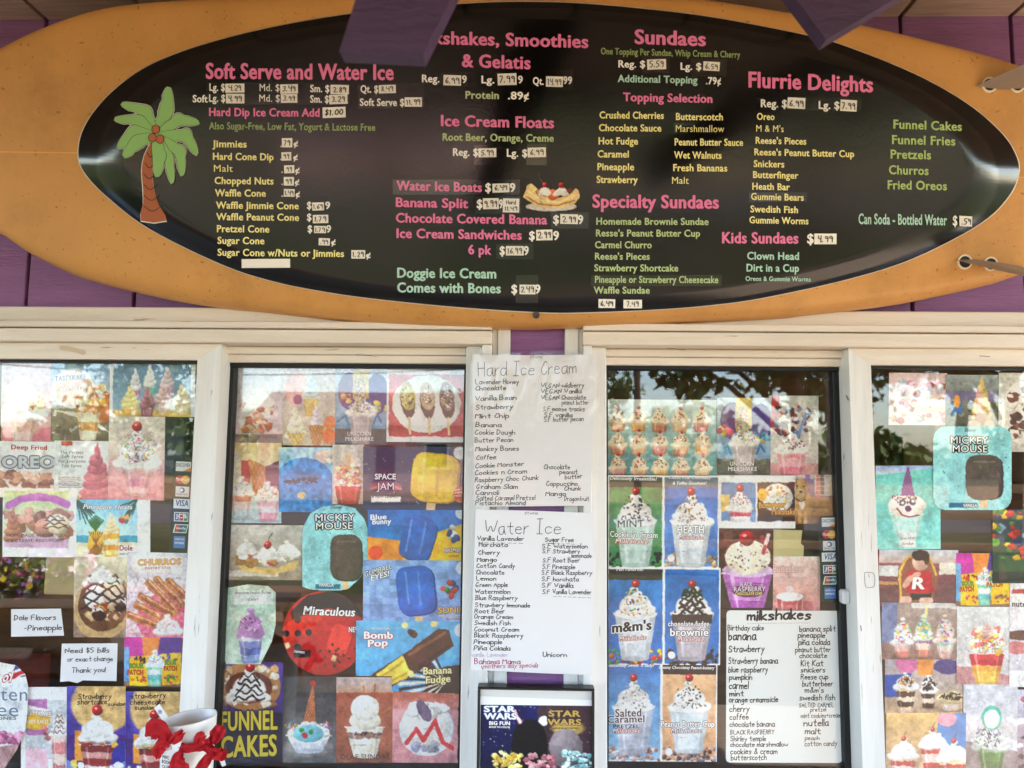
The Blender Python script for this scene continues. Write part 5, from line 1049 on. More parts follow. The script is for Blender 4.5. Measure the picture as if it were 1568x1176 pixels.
r = (338, 895, 422, 1017); a = blank(r, (176, 208, 186), 36); H = a.H; a.vg((178, 208, 188), (198, 224, 206)); a.rect(24, H*.08, 94, H*.25, (226, 232, 228), .8); a.ell(54, H*.96, 26, 4, (110, 150, 130), 0, .5, 5); a.cup(54, H*.62, H*.97, 46, 30, [(206, 210, 226), (130, 140, 196), (96, 110, 176), (140, 160, 206)]); a.cream(54, H*.62, 48, H*.33, (190, 140, 196)); a.chips(54, H*.5, 20, H*.09, 50, [(90, 40, 110), (200, 140, 190), (240, 230, 244)], .8, 2.2); a.noise(.04, 20)
sheet('gelati_sign', 'mint green shield shaped sign with a purple gelati cup', r, 'B', a, 0, (184, 212, 194), [(.14, .04), (.5, 0), (.86, .02), (1.0, .1), (1.0, .5), (.93, .72), (.72, 1.0), (.1, 1.0), (.02, .8), (0, .55), (.04, .2)], 'sign', 'signs in the windows')
H_ = o_['H']; H_('chocolate Peanut Butter', 359, 416, 910, 909, 4.5, (50, 54, 60), .9); H_('Gelati', 380, 396, 920, 919, 4.5, (50, 54, 60), .9)
r = (433, 905, 560, 1034); a = blank(r, (196, 36, 34), 37); H = a.H; a.vg((200, 38, 36), (176, 28, 30)); a.poly([(10, H*.24), (30, H*.05), (60, 0), (90, H*.14), (99, H*.34), (84, H*.26), (56, H*.2), (30, H*.26), (12, H*.36)], (38, 28, 30)); a.ell(18, H*.5, 18, 17, (214, 50, 40), 0, 1, 1, .2)
for x, y in ((18, .34), (18, .5), (18, .66), (4, .5), (31, .49)): a.ell(x, H*y, 4, 4, (34, 22, 24))
a.poly([(2, H*.63), (7, H*.6), (10, H*.66), (5, H*.69)], (230, 196, 150)); bar(a, 68, H*.58, 26, H*.36, (222, 64, 52), (140, 20, 24), .3); a.chips(66, H*.76, 26, H*.16, 18, [(40, 24, 26)], 1, 2.4); a.poly([(14, H*.69), (34, H*.7), (33, H*.79), (13, H*.78)], (30, 26, 28))
cir = [(.5+.5*math.cos(t), .5+.5*math.sin(t)) for t in np.linspace(0, 6.283, 56, endpoint=False)]
sheet('round_ice_pop_sign', 'round red and black ice pop sign with black dots', r, 'B', a, 0, (190, 34, 34), cir, 'sign', 'signs in the windows')
T = o_['T']; T('Miraculous', WH, 464, 544, 941, 944, 13, off=.03, shear=.2, outline=(34, 24, 26)); T('STRAWBERRY', WH, 450, 467, 999, 1001, 3.2); T('NEW', WH, 534, 552, 968, 968, 8, off=.03, outline=(30, 24, 26))
r = (344, 804, 466, 888); a = blank(r, (190, 188, 182), 38); H = a.H; a.vg((196, 194, 188), (150, 132, 114)); a.noise(.07, 16); a.rect(6, H*.82, 68, H*.93, (206, 198, 190)); a.poly([(10, H*.56), (30, H*.76), (66, H*.78), (92, H*.62), (88, H*.8), (60, H*.9), (24, H*.86)], (214, 180, 116)); a.clutter(14, H*.5, 90, H*.72, 26, [(236, 224, 196), (190, 60, 70), (180, 130, 70), (244, 240, 230)], 5, 9); a.cream(28, H*.5, 24, H*.24); a.cream(54, H*.58, 26, H*.28); a.cream(78, H*.52, 26, H*.24); a.cherry(54, H*.36, 5)
sheet('banana_split_poster', 'grey banana split picture with three cream mounds and one cherry', r, 'B', a, .5, (200, 198, 192))
r = (333, 1014, 433, 1168); a = blank(r, (86, 60, 140), 39); H = a.H; a.vg((92, 66, 146), (60, 44, 104)); a.rect(0, H*.5, 100, H, (40, 32, 70)); a.ell(48, H*.24, 48, H*.24, (176, 128, 84)); a.clutter(4, H*.06, 94, H*.42, 70, [(196, 150, 104), (150, 104, 66), (222, 190, 150), (236, 220, 196)], 4, 9); a.ell(48, H*.25, 36, H*.16, (112, 60, 44)); a.cream(48, H*.34, 56, H*.28); a.driz(48, H*.24, 46, H*.22, (40, 24, 20), 5, 2.4); a.cherry(50, H*.05, 7, False)
sheet('funnel_cake_poster', 'purple funnel cakes poster with big yellow lettering beside the white cup', r, 'B', a, .4, (86, 60, 140))
T = o_['T']; T('FUNNEL', (226, 206, 60), 338, 425, 1119, 1117, 29, off=.03, outline=(30, 24, 40), ow=.06); T('CAKES', (226, 206, 60), 338, 424, 1160, 1157, 32, off=.03, outline=(30, 24, 40), ow=.06)
r = (601, 1060, 709, 1168); a = blank(r, (206, 120, 112), 40); H = a.H; a.vg((190, 110, 90), (214, 150, 150), 0, H*.3); a.vg((222, 160, 164), (214, 150, 156), H*.25, H); a.rect(92, H*.2, 98, H*.95, (60, 46, 46)); a.ell(48, H*.52, 38, H*.38, (220, 226, 234)); a.ell(48, H*.48, 34, H*.34, (236, 234, 230), 0, 1, 2, .15); a.clutter(22, H*.2, 70, H*.6, 14, [(242, 240, 236), (228, 224, 222)], 9, 15); a.ell(44, H*.26, 8, H*.17, (120, 104, 126), -.5); a.line([(20, H*.72), (34, H*.52), (44, H*.68), (60, H*.4), (70, H*.7), (84, H*.78)], 6, (214, 70, 74)); a.clutter(30, H*.72, 62, H*.82, 18, [(150, 150, 180), (190, 190, 206)], 4, 8)
sheet('red_syrup_sundae_poster', 'pink picture of a white sundae with red candy strips at lower right', r, 'B', a, .3, (210, 150, 150))
r = (515, 1037, 602, 1168); a = blank(r, (176, 110, 82), 41); H = a.H; a.vg((206, 190, 190), (190, 150, 130), 0, H*.18); a.vg((176, 104, 78), (150, 96, 74), H*.18, H); a.noise(.06, 24); a.line([(48, H*.18), (48, H*.1)], 3, (170, 110, 60)); a.line([(66, H*.18), (68, H*.08)], 3, (170, 110, 60)); a.line([(12, H*.42), (34, H*.45)], 2.4, (180, 120, 60)); a.line([(78, H*.42), (98, H*.34)], 2.4, (180, 120, 60)); a.cup(50, H*.58, H*.92, 66, 40, [(232, 224, 208), (150, 120, 110), (236, 230, 216), (232, 224, 206), (238, 230, 214)]); a.ell(50, H*.5, 27, H*.12, (238, 232, 216), 0, 1, 1.5, .15); a.ell(50, H*.36, 25, H*.15, (242, 238, 226), 0, 1, 1.5, .15); a.chips(50, H*.66, 30, H*.02, 40, [(90, 60, 60)], .8, 2)
sheet('vanilla_sundae_poster', 'brown picture of a tall vanilla sundae with pretzel sticks, captioned sundae', r, 'B', a, .2, (180, 120, 96))
o_['T']('OLAF SUNDAE', (60, 50, 50), 521, 597, 1163, 1163, 8, off=0.0)
r = (428, 1036, 517, 1168); a = blank(r, (90, 88, 90), 42); H = a.H; a.vg((70, 68, 70), (120, 118, 118)); a.noise(.1, 20); a.ell(50, H*.82, 40, H*.1, (160, 158, 160), 0, .6, 8); a.cup(50, H*.68, H*.86, 74, 46, [(226, 230, 238), (206, 214, 230)]); a.ell(50, H*.68, 36, H*.09, (236, 238, 242)); a.clutter(18, H*.55, 82, H*.66, 24, [(244, 242, 240), (236, 226, 226)], 6, 11); a.spr(22, H*.57, 12, H*.06, 30, SPRK, 3, 1.3); a.spr(78, H*.57, 12, H*.06, 30, SPRK, 3, 1.3); a.ell(50, H*.66, 26, H*.1, (130, 196, 216), 0, 1, 1.4, .2); a.waffle([(40, H*.52), (62, H*.52), (58, H*.1), (56, H*.1)], (196, 126, 86)); a.ell(57, H*.08, 5, 5, (190, 50, 40)); a.ell(38, H*.62, 4, 4, (80, 150, 70)); a.ell(54, H*.64, 4, 4, (80, 150, 70)); a.ell(44, H*.68, 5, 5, (200, 60, 60))
sheet('cone_hat_sundae_poster', 'dark grey picture of a blue ice cream bowl wearing an upside down cone', r, 'B', a, .2, (96, 94, 96))
r = (509, 681, 557, 772); a = blank(r, (206, 196, 186), 43); H = a.H; a.vg((212, 202, 192), (206, 180, 176)); a.cup(50, H*.68, H*.99, 84, 64, [(206, 60, 66), (190, 50, 60), (176, 44, 56)]); a.clutter(18, H*.34, 82, H*.68, 60, [(236, 150, 90), (246, 220, 160), (226, 110, 100), (246, 240, 230)], 5, 12); a.ell(50, H*.24, 18, H*.09, (240, 190, 160)); a.spr(50, H*.5, 30, H*.16, 50, SPRK, 4, 2)
sheet('red_cup_sundae_poster', 'narrow picture of an orange sprinkled sundae in a red cup', r, 'B', a, .2, (214, 204, 196))
r = (427, 685, 510, 784); a = blank(r, (90, 160, 210), 44); H = a.H; a.vg((170, 206, 226), (70, 150, 210)); a.ell(46, H*.66, 60, H*.5, (50, 136, 206)); a.noise(.12, 6); a.ell(84, H*.14, 18, 12, (226, 206, 190)); a.clutter(76, H*.06, 96, H*.22, 10, [(236, 222, 206), (206, 176, 160)], 4, 8); a.chips(26, H*.52, 16, H*.03, 12, [(40, 50, 70)], 2, 4.5); a.chips(58, H*.5, 14, H*.05, 14, [(40, 46, 64)], 2, 5); a.ell(42, H*.74, 8, 6, (226, 196, 140)); a.spr(50, H*.7, 46, H*.3, 40, [(30, 100, 170), (130, 190, 226)], 4, 1)
sheet('blue_ice_cream_poster', 'bright blue ice cream picture with dark cookie pieces', r, 'B', a, .3, (120, 180, 216))
r = (345, 678, 431, 801); a = blank(r, (200, 160, 150), 45); H = a.H; a.vg((226, 196, 140), (186, 206, 214)); a.rect(28, H*.22, 44, H*.5, (190, 70, 80)); a.waffle([(40, H*.2), (76, H*.3), (62, H*.66), (50, H*.66)], (214, 140, 84)); a.poly([(70, H*.3), (100, H*.2), (100, H*.6), (72, H*.62)], (130, 70, 90)); a.line([(10, H*.12), (22, H*.16), (16, H*.3), (24, H*.44)], 5, (196, 190, 196)); a.sundae(28, H*.62, H*.93, 40, 26, [(206, 130, 100), (230, 200, 190), (200, 220, 222)], .7, lambda *q: a.spr(*q, 40, SPRK, 3, 1.2), False); a.sundae(76, H*.68, H*.96, 42, 28, [(230, 170, 180), (240, 210, 216), (226, 160, 176)], .75, lambda *q: a.spr(*q, 30, SPRK, 3, 1.2), False)
sheet('two_sundaes_poster', 'picture of two sundaes before a waffle cone in the inner left window', r, 'B', a, .3, (220, 206, 200))
r = (592, 567, 716, 677); a = blank(r, (236, 232, 230), 46); H = a.H; a.vg((206, 120, 120), (190, 80, 80), H*.06, H*.92, 3, 97); a.ell(49, H*.47, 42, H*.4, (232, 236, 226), 0, 1, 1); a.ell(49, H*.47, 36, H*.34, (240, 242, 236))
for x, c in ((26, (190, 180, 90)), (50, (196, 170, 140)), (74, (150, 120, 110))): a.ell(x, H*.42, 9, H*.25, (110, 72, 54), -.12); a.ell(x, H*.36, 9, H*.2, c, -.12); a.chips(x, H*.38, 7, H*.16, 40, [(240, 226, 150), (90, 60, 44), (226, 200, 190)], .8, 2); a.line([(x+2, H*.66), (x+3, H*.88)], 3, (226, 200, 160))
sheet('dipped_banana_poster', 'poster of chocolate dipped bananas on a round white plate', r, 'B', a, .4)
def unicorn(rect, seed):
    a = blank(rect, (150, 160, 190), seed); H = a.H; a.vg((190, 200, 210), (120, 150, 180), 0, H*.8); a.ell(28, H*.3, 22, H*.24, (120, 80, 130)); a.ell(80, H*.34, 22, H*.26, (90, 70, 140)); a.rect(34, 0, 64, H*.4, (214, 190, 110)); a.vg((110, 100, 96), (90, 80, 76), H*.79, H); a.chips(16, H*.42, 12, H*.06, 10, [(206, 90, 110), (230, 200, 120)], 3, 8); a.chips(84, H*.52, 14, H*.06, 10, [(80, 150, 180), (230, 190, 80)], 3, 8); a.line([(4, H*.7), (20, H*.62), (26, H*.74)], 4, (60, 130, 160)); a.line([(74, H*.72), (80, H*.6), (88, H*.7)], 4, (60, 110, 160)); a.cup(50, H*.56, H*.98, 46, 32, [(176, 160, 160), (190, 176, 176), (170, 150, 150)]); a.cream(50, H*.58, 50, H*.2, (236, 230, 222)); a.ell(46, H*.3, 13, H*.18, (196, 170, 140)); a.spr(46, H*.32, 12, H*.2, 90, SPRK+[(60, 40, 40)], 2.6, 1.4); a.spr(50, H*.5, 22, H*.07, 60, SPRK+[(60, 40, 40)], 2.6, 1.4); return a
r = (513, 563, 593, 681); sheet('unicorn_shake_poster', 'unicorn milkshake poster near the top of the inner left window', r, 'B', unicorn(r, 47), .3, (180, 186, 200)); T = o_['T']; T('UNICORN', WH, 532, 568, 667, 667, 6, off=0.0); T('MILKSHAKE', WH, 529, 572, 675, 675, 6, off=0.0)
r = (433, 561, 515, 682); a = blank(r, (206, 190, 170), 48); H = a.H; a.vg((206, 196, 196), (190, 180, 150)); a.ell(26, H*.3, 22, H*.2, (220, 170, 160)); a.swirl(52, H*.42, 36, H*.36, (206, 226, 230), 5); a.cup(52, H*.4, H*.62, 30, 20, [(226, 200, 110), (216, 180, 90)]); a.swirl(24, H*.86, 40, H*.34, (240, 236, 206), 4); a.waffle([(8, H*.84), (42, H*.84), (32, H), (18, H)], (220, 190, 100)); a.swirl(62, H*.76, 26, H*.28, (214, 206, 214), 5); a.waffle([(48, H*.74), (78, H*.74), (70, H), (56, H)], (206, 150, 90)); a.ell(88, H*.7, 12, H*.08, (226, 130, 60)); a.ell(86, H*.88, 13, H*.1, (226, 120, 50)); a.ell(28, H*.42, 8, H*.06, (150, 80, 120))
sheet('unicorn_cone_poster', 'poster of pastel soft serve cones and cups beside the unicorn milkshake', r, 'B', a, .3, (216, 206, 196))
r = (350, 560, 437, 678); a = blank(r, (210, 206, 206), 49); H = a.H; a.vg((206, 212, 218), (214, 190, 190)); a.rect(0, H*.88, 100, H, (146, 120, 106)); a.clutter(24, H*.5, 74, H*.84, 40, [(196, 120, 80), (226, 190, 160), (170, 96, 60), (240, 226, 210)], 5, 10); a.cream(56, H*.5, 44, H*.2)
sheet('banana_bread_poster', 'washed out banana bread sundae picture at the top left of the inner window', r, 'B', a, .2, (212, 206, 204)); o_['T']('BANANA BREAD SUNDAE', (60, 46, 44), 357, 425, 670, 671, 4.4, off=0.01)
# ================= inner right window (C)
r = (1112, 935, 1290, 1168); sheet('handwritten_menu', 'white handwritten milkshakes list taped in the inner right window', r, 'C', None, .25, (240, 242, 238), rr(.03, .8, 3), 'menu', 'handwritten menus')
H_ = o_['H']; H_('milkshakes', 1143, 1243, 950, 947.5, 15, BLK, 1.7); H_('-------------------------', 1144, 1241, 957.5, 956.5, 6, (170, 90, 90), .7)
for t, x0, x1, y, c in (('Birthday cake', 1114, 1170, 965.4, 8), ('banana', 1115, 1159, 980, 13), ('Strawberry', 1115, 1171, 998.6, 10), ('Strawberry banana', 1115, 1192, 1016.4, 9.5), ('blue raspberry', 1115, 1176, 1029.7, 9), ('pumpkin', 1116, 1152, 1041, 9), ('carmel', 1116, 1147, 1054.7, 11), ('mint', 1116.6, 1139, 1066, 9), ('orange creamsicle', 1116, 1192, 1075.6, 9), ('cherry', 1116.6, 1148, 1090, 9.5), ('coffee', 1117, 1146.7, 1102, 9), ('chocolate banana', 1117, 1187, 1113, 8.5), ('BLACK RASPBERRY', 1118, 1186, 1124.6, 6.6), ('Shirley temple', 1118, 1173, 1135, 8), ('chocolate marshmallow', 1118, 1207, 1143.7, 7.5), ('cookies & cream', 1118, 1190.6, 1154.7, 8.5), ('butterscotch', 1119, 1174, 1164, 8.5),
                        ('banana split', 1223.8, 1280, 967, 8.5), ('pineapple', 1221, 1263.8, 976.6, 8.5), ('piña colada', 1221.7, 1271.5, 987.6, 9), ('peanut butter', 1217.4, 1272, 998.6, 8.5), ('chocolate', 1224, 1266.6, 1007.5, 8), ('Kit Kat', 1226, 1261, 1020, 8.5), ('snickers', 1225.8, 1264, 1029.7, 8), ('Reese cup', 1226, 1268.4, 1040.4, 8.5), ('butterbeer', 1228, 1275.6, 1051, 8.5), ("m&m's", 1232, 1262, 1060.6, 8), ('swedish fish', 1224, 1279, 1072.3, 8.5), ('SALTED CARMEL', 1223, 1276.6, 1083, 6.4), ('pretzel', 1240, 1265, 1089.6, 6.6), ('mint cookies+cream', 1226, 1288, 1099, 7), ('nutella', 1230, 1269.7, 1111.8, 10), ('malt', 1232, 1257, 1124, 9), ('peach', 1232, 1255, 1133, 6.5), ('cotton candy', 1232, 1282, 1142.4, 8)):
    H_(t, x0, x1, y, y-(x1-x0)*.008, c, BLK, 1.35)
def shake(a, cx, k, top, glass, chipcols, drz=False, chfirst=0):   # tall milkshake on one half of a sheet
    H = a.H; y = lambda v: top+v
    a.cup(cx, y(32), y(72), 36, 24, [np.array(glass)*1.0, np.array(glass)*1.03, np.array(glass)*.97], .35, False)
    a.ell(cx, y(33), 19, 4.5, np.minimum(np.array(glass)*1.06, 255)); a.ell(cx, y(32), 18.4, 4, np.array(glass)*.9); a.cream(cx, y(33), 32, 24); a.line([(cx-19, y(32)), (cx-12, y(36)), (cx, y(37.4)), (cx+12, y(36)), (cx+19, y(32))], .9, WH, .9)
    a.chips(cx, y(20), 11, 10, 34, chipcols, .5, 1.4); a.chips(cx, y(31), 15, 3, 26, chipcols, .4, 1.1)
    if drz: a.driz(cx, y(21), 24, 18, (46, 26, 20), 6, 1.9); a.poly([(cx-18, y(33)), (cx+18, y(33)), (cx+17, y(41)), (cx-17, y(41))], (52, 30, 24), .9)
    a.cherry(cx, y(6.5), 3.6, False)
def two_up(rect, seed, left, right, top=8): 
    a = blank(rect, (240, 240, 238), seed); a.warp = .16
    for (x0, x1), (c0, c1, base, bcols, glass, chipc, drz) in (((1.5, 49), left), ((51, 98.5), right)):
        a.vg(c0, c1, 2, a.H-1.5, x0, x1); a.vg(base, base, a.H*.02, a.H*.13, x0, x1); 
        for i in range(60): a.ell(a.r.uniform(x0+1, x1-1), a.H-a.r.uniform(1.5, 13), a.r.uniform(1, 3), a.r.uniform(.8, 2.2), np.array(bcols[i % len(bcols)])*a.r.uniform(.8, 1.1), a.r.uniform(0, 3), 1, 1, .3)
        shake(a, (x0+x1)/2, 1, top, glass, chipc, drz)
    a.rect(0, 0, 1.5, a.H, (240, 240, 238)); a.rect(98.5, 0, 100, a.H, (240, 240, 238)); a.rect(49, 0, 51, a.H, (240, 240, 238)); a.ell(57, a.H-9, 3.4, 3.4, (232, 234, 234)); return a
r = (930, 728, 1101, 869); sheet('milkshake_poster', 'double milkshake poster, green mint cookie half and blue toffee half', r, 'C', two_up(r, 51, ((92, 150, 96), (70, 136, 90), (70, 60, 44), [(34, 30, 30), (70, 120, 60), (46, 40, 38)], (190, 214, 206), [(40, 34, 34)], False), ((80, 120, 190), (96, 136, 200), (110, 118, 130), [(196, 160, 110), (150, 104, 66), (216, 196, 160)], (206, 212, 218), [(170, 130, 90), (120, 84, 56)], False)), .3)
T = o_['T']; T('Deliciously Irresistible!', WH, 934, 1006, 734.5, 736, 5, shear=.25); T('Classic Milk Chocolate', WH, 1024, 1088, 733, 734, 4.4, shear=.25); T('& Toffee Goodness!', WH, 1030, 1082, 742, 742, 4.6, shear=.25)
T('MINT', BLK, 946, 986, 808, 807, 11, off=.0, outline=(214, 230, 220)); T("Cookies'n Cream", WH, 934, 1007, 822, 824, 9, off=.03, outline=BLK); T('MilkShake', WH, 942, 992, 832, 833, 7, shear=.25, outline=(176, 60, 60)); T('HEATH', WH, 1037, 1078, 817, 817, 12, off=.03, outline=(60, 50, 46)); T('MilkShake', WH, 1040, 1077, 826, 826, 6, shear=.25, outline=(176, 60, 60))
r = (929, 869, 1103, 1018); sheet('milkshake_poster', 'double milkshake poster on blue, candy half and chocolate fudge brownie half', r, 'C', two_up(r, 52, ((60, 124, 190), (50, 116, 190), (62, 46, 44), [(206, 50, 44), (70, 150, 70), (240, 190, 50), (60, 110, 190), (226, 120, 40)], (206, 214, 222), [(60, 70, 90), (206, 60, 50), (240, 190, 60), (70, 140, 70)], False), ((44, 112, 184), (60, 126, 196), (44, 112, 184), [(70, 48, 44), (96, 70, 66), (52, 36, 34)], (196, 186, 196), [(46, 28, 24)], True)), .3)
T = o_['T']; T('Fun Favorite!', WH, 944, 986, 874, 874, 5.4, shear=.25); T("m&m's", BLK, 937, 998, 969, 964, 15, off=.04, outline=WH, ow=.05); T('MilkShake', WH, 948, 990, 982, 979, 7, shear=.25, outline=(176, 60, 60)); T('chocolate fudge', WH, 1023, 1086, 959, 959, 8, off=.02, outline=(50, 34, 32)); T('brownie', WH, 1026, 1085, 974, 974, 12, off=.03, outline=(50, 34, 32)); T('MilkShake', WH, 1037, 1078, 982, 982, 6, shear=.25, outline=(176, 60, 60))
r = (927, 1013, 1098, 1166); sheet('milkshake_poster', 'double milkshake poster, blue pretzel half and tan peanut butter half, lowest of its column', r, 'C', two_up(r, 53, ((66, 126, 190), (150, 186, 216), (66, 126, 190), [(206, 176, 170), (226, 206, 204), (176, 130, 120)], (196, 200, 216), [(150, 140, 150), (226, 220, 222)], False), ((226, 180, 140), (214, 160, 120), (56, 38, 36), [(150, 130, 140), (96, 66, 56), (176, 160, 166)], (212, 220, 226), [(96, 76, 70), (60, 46, 46)], False)), .3)
T = o_['T']; T("Deliciously Sweet 'n Salty!", WH, 929, 1002, 1021, 1021, 4.8, shear=.25); T('Creamy Chocolatey Peanut-buttery', WH, 1009, 1094, 1024, 1025, 4.6, shear=.25); T('Salted', (90, 50, 40), 942, 982, 1098, 1097, 12, off=.02, outline=WH); T('Caramel', (90, 50, 40), 930, 987, 1107, 1106, 11, off=.02, outline=WH); T('PRETZEL', (70, 46, 40), 939, 979, 1115, 1115, 5.5); T('MilkShake', WH, 938, 981, 1123, 1122, 7, shear=.25, outline=(176, 60, 60)); T('Peanut Butter Cup', WH, 1012, 1094, 1113, 1113, 9, off=.03, outline=(70, 46, 40)); T('MilkShake', WH, 1027, 1075, 1123, 1122, 7, shear=.25, outline=(150, 100, 110))
r = (1101, 728, 1218, 809); a = blank(r, (238, 238, 234), 54); H = a.H; a.vg((90, 130, 180), (120, 150, 190), H*.14, H*.86, 3, 48); a.vg((110, 66, 44), (70, 40, 30), H*.13, H*.86, 50, 99); a.rect(3, H*.36, 14, H*.68, (226, 196, 120)); a.cup(28, H*.6, H*.85, 30, 24, [(236, 236, 240), (200, 60, 90), (238, 238, 240)]); a.cream(28, H*.62, 32, H*.34); a.chips(28, H*.46, 11, H*.12, 24, [(200, 70, 100), (120, 60, 50)], .6, 1.6); a.cherry(28, H*.24, 5, False); a.ell(76, H*.42, 20, H*.27, (226, 230, 224), 0, 1, 2, .15); a.chips(74, H*.4, 17, H*.2, 46, [(226, 190, 110), (200, 120, 80), (240, 236, 220)], 1.2, 3); a.ell(56, H*.36, 6, 8, (236, 180, 60))
sheet('twin_photo_sheet', 'white sheet with a raspberry sundae photo and a butterbeer milkshake photo', r, 'C', a, .2)
T = o_['T']; T('Butterbeer', (240, 180, 70), 1162, 1203, 778, 777, 9, off=.03, outline=(110, 56, 30)); T('Milkshake', (240, 180, 70), 1182, 1218, 788, 788, 9, off=.03, outline=(110, 56, 30))
r = (1102, 810, 1184, 931); a = blank(r, (70, 44, 40), 55); H = a.H; a.vg((110, 60, 44), (60, 36, 32)); a.clutter(0, 0, 100, 40, 10, [(150, 60, 60), (90, 50, 40)], 8, 18); a.cup(52, H*.56, H*1.02, 92, 58, [(196, 120, 200), (186, 104, 190), (206, 140, 210), (180, 96, 186)], .35); a.ell(52, H*.52, 47, H*.09, (214, 180, 220)); a.ell(52, H*.36, 42, H*.22, (240, 228, 206), 0, 1, 2, .12); a.chips(52, H*.36, 38, H*.2, 44, [(90, 50, 40), (206, 130, 150)], 1, 2.6); a.cherry(50, H*.12, 14, False); a.line([(78, H*.34), (90, H*.08)], 7, (236, 206, 206)); a.line([(80, H*.3), (84, H*.22)], 7, (206, 90, 100)); a.ell(54, H*.78, 30, H*.08, (110, 60, 90))
sheet('raspberry_shake_poster', 'purple black raspberry chocolate chip shake poster with a big cherry', r, 'C', a, .4)
T = o_['T']; T('BLACK', (246, 236, 246), 1133, 1152, 898, 898, 7, off=.0, outline=(130, 60, 120)); T('RASPBERRY', (246, 236, 246), 1124, 1172, 906, 905, 7, off=0.0, outline=(130, 60, 120)); T('CHOCOLATE CHIP', (246, 220, 120), 1126, 1167, 911.5, 911, 4.4)
r = (1183, 852, 1256, 937); a = blank(r, (226, 176, 170), 56); H = a.H; a.vg((232, 206, 196), (214, 140, 140)); a.cup(36, H*.74, H*.99, 52, 48, [(190, 90, 96), (206, 120, 120)], .4); a.ell(36, H*.72, 28, H*.08, (232, 226, 226)); a.ell(36, H*.58, 8, 7, (222, 206, 206)); a.rect(64, H*.8, 84, H*.98, (200, 120, 124))
sheet('ice_cream_pint_poster', 'pale pink ice cream pint picture right of the black raspberry shake', r, 'C', a, .3, (230, 200, 196)); T = o_['T']; T('Butterbeer', (240, 226, 216), 1184, 1233, 876, 876, 11, off=.02, outline=(196, 110, 110)); T('Ice Cream Pint', (240, 226, 216), 1187, 1229, 890, 889, 5.5, outline=(196, 110, 110))
r = (1183, 811, 1231, 853); sheet('paper_note', 'blank yellowed paper right above the ice cream pint picture', r, 'C', None, .2, (206, 196, 140), [(0, 0), (.95, .02), (.9, .5), (1, .6), (.98, 1), (0, 1)], 'note', 'handwritten notes in the windows')
r = (1216, 727, 1288, 802); a = blank(r, (160, 120, 74), 57); H = a.H; a.vg((150, 120, 150), (130, 110, 130), 0, H*.5); a.vg((176, 134, 84), (150, 110, 66), H*.45, H); a.rect(0, 0, 100, H*.08, (196, 186, 176)); a.rect(24, 0, 34, H*.5, (140, 100, 170)); a.ell(20, H*.62, 17, H*.3, (176, 140, 90), .1, 1, 1.4, .2); a.ell(30, H*.66, 14, H*.26, (168, 130, 82), -.1, 1, 1.4, .2); a.ell(14, H*.3, 15, H*.22, (190, 156, 108), 0, 1, 1.4, .2); a.ell(14, H*.4, 9, H*.11, (206, 176, 136), 0, 1, 1.4, .2); a.ell(14, H*.35, 3.4, 2.6, (110, 80, 66)); a.ell(7, H*.24, 2, 2, (50, 36, 26)); a.ell(20, H*.24, 2, 2, (50, 36, 26)); a.ell(1, H*.2, 4, H*.09, (160, 124, 80), .4); a.ell(27, H*.2, 4, H*.09, (160, 124, 80), -.4); a.line([(12, H*.74), (12, H*.94)], 7, (186, 150, 100)); a.line([(24, H*.76), (24, H*.97)], 7, (186, 150, 100)); a.ell(17, H*.6, 6, H*.1, (226, 214, 196)); a.line([(5, H*.5), (14, H*.54), (24, H*.5)], 2, (60, 44, 36))
a.rect(44, -2, 92, H*.42, (214, 206, 200))
for i in range(26): a.rect(*(lambda x, y: (x, y, x+8, y+8))(46+(i % 5)*9, -2+(i//5)*9), [(200, 120, 120), (226, 200, 150), (120, 90, 80), (230, 220, 214), (190, 170, 180)][(i*7) % 5])
sheet('puppy_photo', 'photo of a tan puppy sitting on a wooden floor', r, 'C', a, .1, (180, 150, 110), None, 'photo', 'photos in the windows')
r = (928, 612, 1097, 727); a = blank(r, (110, 150, 150), 58); H = a.H; a.vg((190, 196, 190), (90, 140, 140)); 
for j in range(3):
    for i in range(5):
        x, y = 10+i*19+j*.6, H*(.33+j*.31); c = [(214, 160, 120), (226, 176, 110), (206, 140, 110), (230, 190, 150), (220, 150, 140)][(i+2*j) % 5]; a.cup(x, y-4, y+6, 15, 12, [c, np.array(c)*.9]); a.cream(x, y-3, 15, 12, (240, 220, 190)); a.spr(x, y-8, 5, 4, 12, [(150, 80, 50), (200, 90, 60), (90, 60, 44)], 1.2, .8); a.cherry(x, y-15, 1.6, False)
sheet('sundae_chart_poster', 'wide poster with three rows of small sundae cups on teal', r, 'C', a, .4, (170, 186, 182))
r = (1098, 609, 1180, 727); sheet('unicorn_shake_poster', 'unicorn milkshake poster near the top of the inner right window', r, 'C', unicorn(r, 59), .3, (180, 186, 200)); T = o_['T']; T('UNICORN', WH, 1118, 1154, 713, 713, 6, off=0.0); T('MILKSHAKE', WH, 1115, 1159, 721, 721, 6, off=0.0)
r = (1177, 606, 1253, 728); a = blank(r, (206, 200, 190), 60); H = a.H; a.vg((196, 200, 190), (206, 190, 186)); a.rect(0, H*.84, 100, H, (200, 150, 150)); a.poly([(6, 0), (22, 0), (16, H*.4), (4, H*.4)], (190, 70, 70)); a.cup(46, H*.66, H*1.0, 62, 42, [(226, 140, 150), (230, 170, 176), (220, 130, 144)]); a.clutter(14, H*.14, 78, H*.5, 60, [(90, 54, 50), (226, 214, 206), (150, 60, 60), (110, 130, 170)], 4, 9); a.cream(46, H*.68, 60, H*.2); a.chips(46, H*.6, 26, H*.07, 40, [(60, 46, 46), (200, 150, 150)], 1, 2.6); a.line([(60, H*.5), (76, H*.2)], 6, (120, 150, 200))
sheet('cookie_sundae_poster', 'poster of a pink cup piled with dark cookie pieces, right of the unicorn shake', r, 'C', a, .3, (214, 206, 200))
